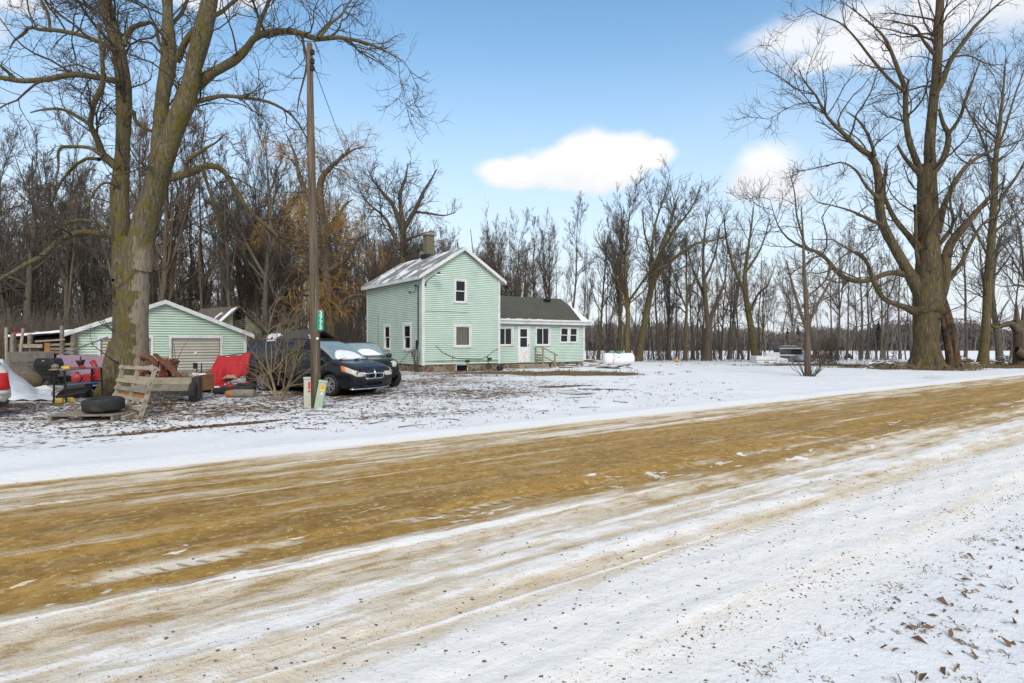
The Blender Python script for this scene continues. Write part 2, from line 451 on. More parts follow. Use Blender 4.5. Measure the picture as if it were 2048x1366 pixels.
def uv_nodes(t):
    """road coordinates (u along, v across) from world position"""
    pos = t.n('ShaderNodeNewGeometry').outputs['Position']
    sx = t.n('ShaderNodeSeparateXYZ'); t.set(sx.inputs[0], pos)
    x, y, z = sx.outputs
    u = t.m('ADD', t.m('MULTIPLY', x, RD[0]), t.m('MULTIPLY', y, RD[1]))
    v = t.m('ADD', t.m('MULTIPLY', x, RN[0]), t.m('MULTIPLY', y, RN[1]))
    return pos, u, v
def comb(t, x, y, z=0.0):
    d = t.n('ShaderNodeCombineXYZ'); t.set(d.inputs[0], x); t.set(d.inputs[1], y); t.set(d.inputs[2], z); return d.outputs[0]

def ground_mat():
    m, t, b = new_mat('snowy_yard')
    pos, u, v = uv_nodes(t)
    at = t.n('ShaderNodeAttribute'); at.attribute_name = 'bare'
    gr = t.n('ShaderNodeAttribute'); gr.attribute_name = 'grass'
    fine = t.noise(pos, 6.0, 8, .68, .35)
    mid = t.noise(pos, 1.5, 5, .6, .5)
    tiny = t.noise(pos, 24, 5, .65)
    cover = t.m('ADD', t.m('ADD', t.m('MULTIPLY', fine, .6), t.m('MULTIPLY', mid, .22)), t.m('MULTIPLY', tiny, .18))
    thr = t.m('SUBTRACT', .73, t.m('MULTIPLY', at.outputs['Fac'], .46))
    d = t.m('SUBTRACT', cover, thr)
    bare = t.step(d, -.012, .035)
    half = t.step(d, -.10, .02)
    leaf = t.noise(pos, 9, 5, .7)
    soil = t.ramp(leaf, [(.3, (.030, .022, .015)), (.45, (.085, .052, .028)), (.58, (.20, .105, .045)), (.72, (.30, .20, .10))])
    grass = t.ramp(t.noise(pos, 16, 5, .7), [(.3, (.055, .045, .018)), (.5, (.15, .115, .045)), (.7, (.27, .20, .09))])
    bcol = t.mix(t.m('MULTIPLY', gr.outputs['Fac'], .9), soil, grass)
    snow = t.ramp(t.noise(pos, .9, 5), [(.3, (.735, .745, .77)), (.7, (.82, .825, .84))])
    snow = t.mix(t.m('MULTIPLY', half, t.m('MULTIPLY', .35, t.m('ADD', at.outputs['Fac'], .25))), snow, (.42, .38, .33))
    t.set(b.inputs['Base Color'], t.mix(bare, snow, bcol))
    b.inputs['Roughness'].default_value = .8; b.inputs['Specular IOR Level'].default_value = .2
    h = t.m('ADD', t.m('MULTIPLY', t.m('SUBTRACT', 1, bare), .035), t.m('ADD', t.m('MULTIPLY', fine, .022), t.m('MULTIPLY', tiny, .007)))
    t.set(b.inputs['Normal'], t.bump(h, .9, 1.0))
    return m

def road_mat():
    m, t, b = new_mat('dirt_road')
    pos, u, v = uv_nodes(t)
    w1 = t.noise(comb(t, t.m('MULTIPLY', u, .12), t.m('MULTIPLY', v, .5)), 1.0, 4)
    vv = t.m('ADD', v, t.m('MULTIPLY', t.m('SUBTRACT', w1, .5), .55))
    prof = t.ramp(t.m('DIVIDE', vv, 10.0), [(.0, 1.05), (.205, 1.02), (.222, .86), (.24, 1.0), (.295, .97), (.318, .60), (.335, .78), (.37, .82), (.395, .70), (.415, .48), (.435, .64),
                 (.455, .40), (.475, .15), (.495, .12), (.505, .26), (.52, .13), (.575, .13), (.595, .24), (.61, .14), (.68, .17), (.74, .25), (.79, .40), (.86, .50), (.90, .52), (.913, .62), (.922, .95), (.94, 1.0)])
    streak = t.noise(comb(t, t.m('MULTIPLY', u, .22), t.m('MULTIPLY', v, 3.4)), 1.0, 8, .62, .3)
    streak2 = t.noise(comb(t, t.m('MULTIPLY', u, .7), t.m('MULTIPLY', v, 9)), 1.0, 6, .62, .2)
    patch = t.noise(comb(t, t.m('MULTIPLY', u, .9), t.m('MULTIPLY', v, 1.6)), 1.0, 7, .6, .6)
    grit = t.noise(pos, 34, 6, .7)
    mid = t.noise(pos, 7, 6, .65)
    s = t.m('ADD', t.m('ADD', t.m('MULTIPLY', t.m('SUBTRACT', streak, .5), 1.35), t.m('MULTIPLY', t.m('SUBTRACT', streak2, .5), .8)),
            t.m('ADD', t.m('MULTIPLY', t.m('SUBTRACT', patch, .5), .7), t.m('MULTIPLY', t.m('SUBTRACT', mid, .5), .35)))
    edge = t.m('SUBTRACT', 1, t.m('MULTIPLY', t.step(vv, 9.0, 9.35), .8))
    edge = t.m('MULTIPLY', edge, t.m('ADD', .25, t.m('MULTIPLY', t.step(v, 2.6, 3.6), .75)))
    c = t.m('ADD', prof, t.m('MULTIPLY', s, edge))
    grain = t.noise(pos, 85, 3, .7); lump = t.noise(comb(t, t.m('MULTIPLY', u, 2.2), t.m('MULTIPLY', v, 6.5)), 1.0, 8, .72, .5)
    zone = t.m('MULTIPLY', t.step(v, 2.9, 3.5), t.m('SUBTRACT', 1, t.step(v, 4.6, 5.1)))
    c = t.m('ADD', c, t.m('MULTIPLY', t.m('SUBTRACT', lump, .5), t.m('ADD', .3, t.m('MULTIPLY', zone, .8))))
    c = t.m('ADD', c, t.m('ADD', t.m('MULTIPLY', t.m('SUBTRACT', grit, .5), .42), t.m('MULTIPLY', t.m('SUBTRACT', grain, .5), .30)))
    lines = t.step(t.noise(comb(t, t.m('MULTIPLY', u, .07), t.m('MULTIPLY', v, 5.5)), 1.0, 3, .5, .15), .60, .68)
    c = t.m('ADD', c, t.m('MULTIPLY', t.m('MULTIPLY', lines, t.m('SUBTRACT', 1, t.step(v, 8.6, 9.2))), t.m('ADD', .08, t.m('MULTIPLY', streak, .45))))
    # tyre tread: bars across the wheel lines, gaps between the lugs
    def tread(v0, hw, pitch, slant):
        wob = t.m('MULTIPLY', t.m('SUBTRACT', w1, .5), .5)
        dv = t.m('ADD', t.m('SUBTRACT', v, v0), wob)
        band = t.m('SUBTRACT', 1, t.step(t.m('ABSOLUTE', dv), hw * .6, hw))
        ph = t.m('ADD', t.m('MULTIPLY', u, 2 * PI / pitch), t.m('ADD', t.m('MULTIPLY', dv, slant), t.m('MULTIPLY', w1, 2)))
        return t.m('MULTIPLY', band, t.step(t.m('ADD', t.m('SINE', ph), t.m('MULTIPLY', t.m('SUBTRACT', mid, .5), 1.8)), .25, .8))
    tr = t.m('MAXIMUM', t.m('MAXIMUM', tread(5.02, .06, .14, 30), tread(3.02, .055, .10, 30)), t.m('MAXIMUM', tread(2.82, .035, .09, -30), tread(7.75, .07, .15, 25)))
    brk = t.step(t.noise(comb(t, t.m('MULTIPLY', u, .45), t.m('MULTIPLY', v, .6)), 1.0, 3), .42, .62); tr = t.m('MULTIPLY', tr, t.m('MULTIPLY', brk, .8))
    # icy flakes stuck to the mud beside the ruts
    fl = t.step(t.noise(comb(t, t.m('MULTIPLY', u, 1.1), t.m('MULTIPLY', v, 2.6)), 1.0, 5, .6, .8), .62, .65)
    fl = t.m('MULTIPLY', fl, t.m('SUBTRACT', 1, t.step(t.m('ABSOLUTE', t.m('SUBTRACT', v, 4.9)), .35, .8)))
    c = t.m('ADD', c, t.m('MULTIPLY', fl, .62))
    c = t.m('SUBTRACT', c, t.m('MULTIPLY', tr, t.m('ADD', .10, t.m('MULTIPLY', c, .22))))
    rut = t.m('SUBTRACT', 1, t.step(t.m('ABSOLUTE', t.m('ADD', t.m('SUBTRACT', v, 5.02), t.m('MULTIPLY', t.m('SUBTRACT', w1, .5), .5))), .05, .11))
    c = t.m('ADD', c, t.m('MULTIPLY', rut, t.m('MULTIPLY', t.step(patch, .42, .60), .26)))
    mud = t.ramp(mid, [(.25, (.225, .12, .02)), (.5, (.375, .21, .037)), (.75, (.50, .315, .085))])
    mud = t.mix(t.m('MULTIPLY', t.step(t.noise(comb(t, t.m('MULTIPLY', u, .15), t.m('MULTIPLY', v, 1.1)), 1.3, 4), .45, .62), .4), mud, (.13, .078, .03))
    peb = t.noise(pos, 15, 4, .72); pb2 = t.noise(comb(t, t.m('MULTIPLY', u, 13), t.m('MULTIPLY', v, 17), 3.3), 1.0, 4, .7)
    mud = t.mix(t.m('MULTIPLY', t.step(peb, .575, .64), .5), mud, (.13, .075, .022)); mud = t.mix(t.m('MULTIPLY', t.step(pb2, .56, .64), .65), mud, (.62, .48, .27))
    c1 = t.mix(t.step(c, .18, .40), mud, (.46, .325, .165))
    c2 = t.mix(t.step(c, .36, .60), c1, (.74, .63, .48))
    c3 = t.mix(t.step(c, .58, .95), c2, (.83, .81, .785))
    dirt = t.m('MULTIPLY', t.step(t.m('ADD', t.m('MULTIPLY', grit, .5), t.m('MULTIPLY', t.noise(pos, 14, 6, .75), .5)), .55, .63), t.m('MULTIPLY', .65, t.m('SUBTRACT', 1, t.step(c, .8, 1.15))))
    c4 = t.mix(dirt, c3, (.25, .165, .075))
    c4 = t.mix(t.m('MULTIPLY', t.m('MULTIPLY', tr, rut), .75), c4, (.085, .055, .022))
    spk = t.step(t.m('ADD', t.m('MULTIPLY', grain, .6), t.m('MULTIPLY', grit, .4)), .60, .68)
    c4 = t.mix(t.m('MULTIPLY', spk, t.m('SUBTRACT', .6, t.m('MULTIPLY', t.step(c, .7, 1.05), .52))), c4, (.10, .065, .025))
    shoulder = t.m('MULTIPLY', t.step(v, 1.5, 2.05), t.m('SUBTRACT', 1, t.step(v, 9.25, 9.6)))
    c4 = t.mix(shoulder, t.ramp(t.noise(pos, .9, 5), [(.3, (.735, .745, .77)), (.7, (.82, .825, .84))]), c4)
    vg = t.m('MULTIPLY', t.step(t.m('ADD', t.m('MULTIPLY', t.noise(pos, 6.5, 8, .7, .4), .7), t.m('MULTIPLY', t.noise(pos, 1.3, 3), .3)), .585, .625), t.m('SUBTRACT', 1, t.step(v, 1.55, 1.85)))
    c4 = t.mix(t.m('MULTIPLY', vg, .85), c4, t.ramp(grit, [(.35, (.05, .035, .02)), (.55, (.17, .105, .05)), (.7, (.27, .19, .10))]))
    t.set(b.inputs['Base Color'], c4)
    t.set(b.inputs['Roughness'], t.m('ADD', .62, t.m('MULTIPLY', t.step(c, .2, .5), .2)))
    b.inputs['Specular IOR Level'].default_value = .25
    h = t.m('ADD', t.m('ADD', t.m('MULTIPLY', grit, .010), t.m('MULTIPLY', mid, .03)), t.m('ADD', t.m('MULTIPLY', streak, .03), t.m('MULTIPLY', t.step(c, .2, .9), .02)))
    h = t.m('SUBTRACT', h, t.m('MULTIPLY', tr, .012))
    t.set(b.inputs['Normal'], t.bump(h, .75, 1.0))
    return m
# ================================================================== setting
def blob(x, y, cx, cy, rx, ry, ang=0.0):
    c, s = math.cos(ang), math.sin(ang)
    dx, dy = x - cx, y - cy
    a, b = (dx * c + dy * s) / rx, (-dx * s + dy * c) / ry
    return np.exp(-(a * a + b * b))
ROAD_A = math.atan2(RD[1], RD[0])

def bare_fields(x, y):
    u = x * RD[0] + y * RD[1]; v = x * RN[0] + y * RN[1]
    # the littered left yard is thin snow over leaves, the right yard is cleaner
    left = sstep(6.0, -1.5, x + .06 * (y - 15)) * sstep(10.8, 12.5, v)
    bare = .22 + .07 * np.sin(u * .7) * np.sin(v * .9) + left * .155
    bare = bare + .13 * left * sstep(13.5, 16, v)
    bare = bare - .12 * left * sstep(12.2, 10.8, v)
    # bare dirt scrapes running along the road
    for cu, cv, ru, rv, a in ((1.6, 13.1, 2.6, .28, .9), (5.2, 12.6, 1.4, .3, .6), (8.5, 12.9, 1.6, .4, .45), (.0, 14.6, 1.3, .4, .55), (5.6, 9.75, 2.8, .10, .5),
                              (13, 9.9, 4, .08, .35), (9.0, 10.4, 2.0, .12, .35)):
        c = cu * RD + cv * RN
        bare = np.maximum(bare, a * blob(x, y, c[0], c[1], ru, rv, ROAD_A))
    for cx, cy, rx, ry, a in ((-2.2, 20.3, 2.4, .7, .56), (-5.0, 17.4, 2.6, .5, .56), (-9.5, 16.0, 2.2, .7, .68), (-6.6, 18.9, 3.6, 1.2, .7), (-12, 18.5, 3.5, 2.4, .56), (-9.8, 15.0, 4.2, 1.5, .60), (-4.6, 14.2, 2.6, .7, .5), (1.9, 22.6, 2.0, .7, .72), (3.2, 21.0, 1.6, .4, .68), (-.4, 24.5, 2.5, .6, .5),
                              (-13.2, 15.6, 3.0, 1.3, .66), (19.5, 27.6, 1.6, .5, .55), (20.5, 28.8, .9, .6, .5), (-14, 24, 4, 2, .5), (-2.4, 31.6, 2.5, .7, .8)):
        bare = np.maximum(bare, a * blob(x, y, cx, cy, rx, ry))
    grass = 0.9 * blob(x, y, 3.6, 31.6, 4.4, 2.6) + .5 * blob(x, y, .2, 33.6, 2.6, 1.6) + .7 * blob(x, y, -10.6, 15.9, 1.6, .7)
    bare = np.maximum(bare, 1.5 * blob(x, y, 3.3, 31.4, 3.4, 2.4))
    bare = np.maximum(bare, 1.2 * blob(x, y, -.6, 32.4, 3.0, 1.5))
    # rough grass under the big trees by the road
    for cx, cy, rx, ry, a in ((25.5, 38.6, 4.5, 2.0, 1.3), (33, 40, 8, 3.0, 1.2), (24, 42, 8, 2.5, .9), (21.5, 44, 5, 1.5, .7), (38, 42, 12, 4, .75)):
        w = blob(x, y, cx, cy, rx, ry); bare = np.maximum(bare, a * w); grass = np.maximum(grass, w)
    # woods floor
    w = sstep(34, 40, y) * sstep(-6, -12, x) + sstep(46, 50, y) * sstep(9, 6, x)
    bare = np.maximum(bare, .8 * np.clip(w, 0, 1)); grass = np.maximum(grass, .35 * np.clip(w, 0, 1))
    # tree row strip, then an open white field
    w = sstep(46, 48, y) * sstep(64, 58, y) * sstep(5, 9, x); bare = np.maximum(bare, .40 * w)
    bare = bare * (1 - .55 * sstep(64, 75, y) * sstep(5, 15, x))
    # near verge
    near = sstep(1.75, 1.4, v); bare = np.where(near > 0, .24 * near + bare * (1 - near), bare)
    return np.clip(bare, 0, 1.05), np.clip(grass, 0, 1)

def axis(knots):
    out = [knots[0][0]]
    for (a, s0), (b, s1) in zip(knots[:-1], knots[1:]):
        while out[-1] < b - 1e-6:
            tt = (out[-1] - a) / (b - a); out.append(out[-1] + s0 + (s1 - s0) * tt)
        out[-1] = b
    return np.array(out)

def build_ground():
    xs = axis([(-1600, 200), (-150, 8), (-45, .8), (-20, .25), (22, .25), (50, .8), (160, 8), (1600, 200)])
    ys = axis([(-1200, 200), (-30, 5), (-3, .25), (42, .25), (62, .8), (160, 6), (450, 20), (1900, 200)])
    X, Y = np.meshgrid(xs, ys); Z = gz(X, Y)
    V = np.stack([X, Y, Z], -1).reshape(-1, 3)
    nx, ny = len(xs), len(ys); i = np.arange(nx * ny).reshape(ny, nx)
    F = np.stack([i[:-1, :-1], i[:-1, 1:], i[1:, 1:], i[1:, :-1]], -1).reshape(-1, 4)
    o = mesh_np('ground', V, [F], ground_mat(), smooth=True)
    b, gr = bare_fields(V[:, 0], V[:, 1])
    for n, a in (('bare', b), ('grass', gr)):
        at = o.data.attributes.new(n, 'FLOAT', 'POINT'); at.data.foreach_set('value', a.astype(np.float32))
    tag(o, 'thin snow over leaves and grass in the farmyard and field', kind='structure')

def road_z(u, v):
    x = u * RD[0] + v * RN[0]; y = u * RD[1] + v * RN[1]
    z = gz(x, y) + .10 * sstep(2.0, 2.7, v) * (1 - sstep(8.6, 9.3, v)) + .006
    w = .08 * np.sin(u * .35) + .04 * np.sin(u * .9 + 2)
    inside = sstep(1.7, 2.4, v) * (1 - sstep(8.9, 9.4, v))
    r = 0
    for c, s, d in ((5.05, .14, -.022), (5.45, .12, .010), (4.55, .10, .016), (3.1, .2, -.022), (3.5, .14, .014), (4.2, .16, -.012), (2.35, .10, .016), (7.0, .3, -.010), (7.8, .2, .012), (6.05, .1, .010), (2.05, .12, -.012), (8.5, .25, -.008)):
        r = r + d * np.exp(-((v + w - c) / s) ** 2)
    r = r + .006 * np.sin(7 * u + 9 * v) * np.sin(11 * v - 3 * u) + .004 * np.sin(17 * u - 5 * v) * np.sin(23 * v + 8 * u)
    crown = .05 * np.exp(-((v - 5.6) / 2.4) ** 2)
    return x, y, z + inside * (r + crown)

def build_road():
    us = axis([(-70, 2), (-5, .1), (-2, .05), (10, .06), (26, .14), (50, .4), (170, 4)])
    vs = axis([(.3, .1), (1.5, .05), (3.5, .035), (6, .045), (9.75, .05)])
    U, Vv = np.meshgrid(us, vs); x, y, z = road_z(U, Vv)
    Vt = np.stack([x, y, z], -1).reshape(-1, 3)
    nx, ny = len(us), len(vs); i = np.arange(nx * ny).reshape(ny, nx)
    F = np.stack([i[:-1, :-1], i[:-1, 1:], i[1:, 1:], i[1:, :-1]], -1).reshape(-1, 4)
    o = mesh_np('road', Vt, [F], road_mat(), smooth=True)
    tag(o, 'ochre dirt road with slush, ruts and packed snow along its near side', kind='structure')

def flat_puddle():
    n = 40; vs = [(0, 0, 0)]
    x0, y0, z0 = g(1150, 2006 / 104)
    for k in range(n):
        a = 2 * PI * k / n; r = 1 + .12 * math.sin(3 * a + 1) + .07 * math.sin(7 * a)
        vs.append((.62 * r * math.cos(a), .42 * r * math.sin(a), 0))
    zz = max(float(gz(x0 + p[0], y0 + p[1])) for p in vs) + .012
    b = MB(); b.add(vs, [[0, 1 + k, 1 + (k + 1) % n] for k in range(n)])
    m, t, bs = new_mat('puddle_ice'); tc = t.n('ShaderNodeTexCoord').outputs['Object']
    t.set(bs.inputs['Base Color'], t.ramp(t.noise(tc, 5, 5), [(.3, (.55, .54, .53)), (.7, (.70, .70, .70))])); bs.inputs['Roughness'].default_value = .25
    o = b.build('puddle', m); o.location = (x0, y0, zz); tag(o, 'grey frozen puddle in the snow before the house', kind='structure')

# loose stuff: leaves, blades and stones --------------------------------------------------
def scatter_quads(name, pts, size, mat, label, fold=.35, flat=.35, ratio=.55, seed=1):
    r = np.random.default_rng(seed); n = len(pts)
    s = size * (.45 + 1.3 * r.random(n) ** 2.2)
    az = r.uniform(0, 2 * PI, n)
    a = np.stack([np.cos(az), np.sin(az), r.normal(0, flat, n)], 1)
    c = np.stack([-np.sin(az), np.cos(az), r.normal(0, flat, n)], 1)
    up = np.array([0, 0, 1.0]) * (r.uniform(.1, 1, n) * fold)[:, None]
    p = pts + np.array([0, 0, 1.0]) * (s * .18)[:, None]
    v0 = p - a * s[:, None]; v1 = p + c * (s * ratio)[:, None] + up * s[:, None]; v2 = p + a * s[:, None] * 1.1; v3 = p - c * (s * ratio)[:, None] + up * s[:, None] * .8
    V = np.stack([v0, v1, v2, v3], 1).reshape(-1, 3); i = np.arange(n) * 4
    F = np.concatenate([np.stack([i, i + 1, i + 2], 1), np.stack([i, i + 2, i + 3], 1)])
    o = mesh_np(name, V, [F], mat)
    return tag(o, label, kind='stuff')

def on_ground(x, y):
    u = x * RD[0] + y * RD[1]; v = x * RN[0] + y * RN[1]
    return np.stack([x, y, np.where((v > .31) & (v < 9.7), road_z(u, v)[2], gz(x, y))], 1)

def loose_stuff():
    r = np.random.default_rng(5)
    # yard leaves (kept by how bare the ground is)
    n = 90000
    Y = 11 + 14 * r.random(n) ** 1.4; X = (-.95 + 1.35 * r.random(n)) * Y
    b, gr = bare_fields(X, Y); v = X * RN[0] + Y * RN[1]
    k = (r.random(n) < np.clip((b - .18) * .30, 0, .5)) & (v > 10.6)
    pts = on_ground(X[k], Y[k]); sel = r.random(len(pts)) < .6
    scatter_quads('fallen_leaves', pts[sel], .036, M['leaf_brown'], 'brown fallen leaves scattered over the snowy yard', seed=2)
    scatter_quads('fallen_leaves', pts[~sel], .030, M['leaf_tan'], 'pale dry leaves scattered over the snowy yard', seed=3)
    # verge leaves and gravelly bits close to the viewer
    n = 7000
    u = r.uniform(-1, 11, n); v = 1.72 - 2.3 * r.random(n) ** .9
    X = u * RD[0] + v * RN[0]; Y = u * RD[1] + v * RN[1]
    clump = (np.sin(2.1 * u + 1.3 * np.sin(3 * v)) * np.sin(3.3 * v + .8 * u) > r.uniform(-.7, 1.4, n)) & (Y > 1.6)
    k = clump & (r.random(n) < .42)
    scatter_quads('verge_leaves', on_ground(X[k], Y[k]), .024, M['leaf_brown'], 'curled brown leaves on the snow beside the road', fold=.8, flat=.5, ratio=.4, seed=4)
    k2 = clump & ~k & (r.random(n) < .30)
    scatter_quads('verge_leaves', on_ground(X[k2], Y[k2]), .019, M['leaf_tan'], 'curled tan leaves on the snow beside the road', fold=.8, flat=.5, ratio=.35, seed=6)
    n = 4200; u = r.uniform(-1, 13, n); q = r.random(n)
    v = np.where(q < .28, 2.16 - .012 * u + r.normal(0, .05, n), np.where(q < .55, 1.74 + r.normal(0, .06, n), r.uniform(-.7, 2.3, n)))
    X = u * RD[0] + v * RN[0]; Y = u * RD[1] + v * RN[1]; k = (Y > 1.6) & (np.sin(3.1 * u + 2 * np.sin(1.7 * u)) + r.normal(0, .7, n) > -.2)
    scatter_quads('leaf_crumbs', on_ground(X[k], Y[k]), .0085, M['leaf_brown'], 'small brown leaf crumbs in lines along the edge of the road', fold=.8, flat=.4, ratio=.45, seed=8)
    # dead grass blades: verge clumps plus yard tufts
    P0 = []; D = []; L = []; Wd = []
    ends = []
    def tuft(x, y, nb, h, rad, w, lean=.9):
        z = float(on_ground(np.array([x]), np.array([y]))[0, 2])
        for _ in range(nb):
            a = r.uniform(0, 2 * PI); q = rad * r.random() ** .6
            P0.append((x + q * math.cos(a), y + q * math.sin(a), z - .005)); aa = a + r.normal(0, .7)
            ln = r.uniform(.2, lean); D.append((math.cos(aa) * ln, math.sin(aa) * ln, r.uniform(.25, 1))); L.append(h * r.uniform(.4, 1.2)); Wd.append(w)
    for _ in range(330):
        uu = r.uniform(-.5, 9); v = 1.6 - 2.3 * r.random()
        x, y = uu * RD + v * RN
        if y < 1.7: continue
        tuft(x, y, int(r.integers(3, 16)), r.uniform(.03, .085), r.uniform(.015, .07), .0030, 1.9)
    for _ in range(80):   # line of debris pushed up at the road's near lip
        uu = 1.2 + .55 * int(r.integers(0, 14)) + r.normal(0, .10); v = 1.72 + r.normal(0, .06) - .05 * math.sin(uu); x, y = uu * RD + v * RN
        tuft(x, y, int(r.integers(4, 12)), .05, .07, .003, 1.9)
    for _ in range(900):
        Yq = 11 + 14 * r.random() ** 1.2; Xq = (-.92 + 1.3 * r.random()) * Yq
        if Xq * RN[0] + Yq * RN[1] < 10: continue
        bq, _g = bare_fields(np.array([Xq]), np.array([Yq]))
        if r.random() > bq[0] * 1.2: continue
        tuft(Xq, Yq, int(r.integers(4, 14)), r.uniform(.05, .14), .12, .006, 1.5)
    for _ in range(3200):
        Xq = r.uniform(-2, 45); Yq = r.uniform(26, 50)
        bq, gq = bare_fields(np.array([Xq]), np.array([Yq]))
        if r.random() > gq[0] * .9: continue
        tuft(Xq, Yq, int(r.integers(5, 12)), r.uniform(.08, .3), .25, .016, 1.1)
    for _ in range(170):
        a = r.uniform(0, 6.28); q = 1.0 + 1.2 * r.random(); tuft(25.5 + 1.5 * q * math.cos(a), 36.4 + q * math.sin(a), 9, r.uniform(.2, .75), .2, .016, .7)
    for _ in range(500):
        px = r.uniform(-50, 560); Yq = r.uniform(26, 45); Xq = (px - 1024) / FPX * Yq
        tuft(Xq, Yq, 8, r.uniform(.1, .45), .3, .018, 1.0)
    P0 = np.array(P0); D = np.array(D); D /= np.linalg.norm(D, axis=1)[:, None]; L = np.array(L); Wd = np.array(Wd)
    side = np.cross(D, r.normal(0, 1, D.shape)); side /= np.linalg.norm(side, axis=1)[:, None]; side *= Wd[:, None]
    mid = P0 + D * (L * .55)[:, None]; tip = P0 + D * L[:, None] - np.array([0, 0, 1.0]) * (L * .25)[:, None]
    V = np.stack([P0 - side, P0 + side, mid + side * .8, mid - side * .8, tip], 1).reshape(-1, 3); i = np.arange(len(P0)) * 5
    o = mesh_np('dry_grass', V, [np.stack([i, i + 1, i + 2, i + 3], 1), np.stack([i + 3, i + 2, i + 4], 1)], M['blade'])
    tag(o, 'dead straw coloured grass poking through the snow', kind='stuff')
    # stones and frozen clods along the road
    n = 9000
    u = -2 + 34 * r.random(n) ** 1.5
    v = np.where(r.random(n) < .45, r.normal(3.0, .4, n), np.where(r.random(n) < .5, r.normal(2.12, .14, n), r.uniform(3, 9.2, n)))
    v = np.clip(v, 1.4, 9.3)
    x, y, z = road_z(u, v); s = .0028 + .0075 * r.random(n) ** 5
    s = np.where((v > 1.5) & (v < 2.2), s * .8, s)
    base = np.array([(-1, -1, -.5), (1, -1, -.5), (1, 1, -.5), (-1, 1, -.5), (-.6, -.6, .8), (.6, -.6, .7), (.6, .6, .9), (-.6, .6, .6)], float)
    jit = base[None] * r.uniform(.6, 1.3, (n, 8, 3)); az = r.uniform(0, 6.28, n); c, sn = np.cos(az), np.sin(az)
    jx = jit[..., 0] * c[:, None] - jit[..., 1] * sn[:, None]; jy = jit[..., 0] * sn[:, None] + jit[..., 1] * c[:, None]
    V = np.stack([x[:, None] + jx * s[:, None] * 1.3, y[:, None] + jy * s[:, None], z[:, None] + jit[..., 2] * s[:, None] * .8], -1).reshape(-1, 3)
    q = np.array([[0, 3, 2, 1], [4, 5, 6, 7], [0, 1, 5, 4], [1, 2, 6, 5], [2, 3, 7, 6], [3, 0, 4, 7]]); F = (np.arange(n)[:, None, None] * 8 + q[None]).reshape(-1, 4)
    o = mesh_np('gravel', V, [F], M['stone'], smooth=True); tag(o, 'gravel and frozen clods strewn over the road', kind='stuff')
    # fallen sticks
    b = MB()
    for _ in range(150):
        Yq = r.uniform(11, 24); Xq = (-.9 + 1.25 * r.random()) * Yq
        if Xq * RN[0] + Yq * RN[1] < 10.5: continue
        a = r.uniform(0, 6.28); l = r.uniform(.15, .7); z = float(gz(Xq, Yq)) + .012
        b.tube([(Xq, Yq, z), (Xq + l * .5 * math.cos(a), Yq + l * .5 * math.sin(a), z + .02), (Xq + l * math.cos(a + .2), Yq + l * math.sin(a + .2), z)], [.010, .008, .004], 4)
    o = b.build('fallen_sticks', M['twig_dark']); tag(o, 'short fallen sticks lying on the snowy yard', kind='stuff')

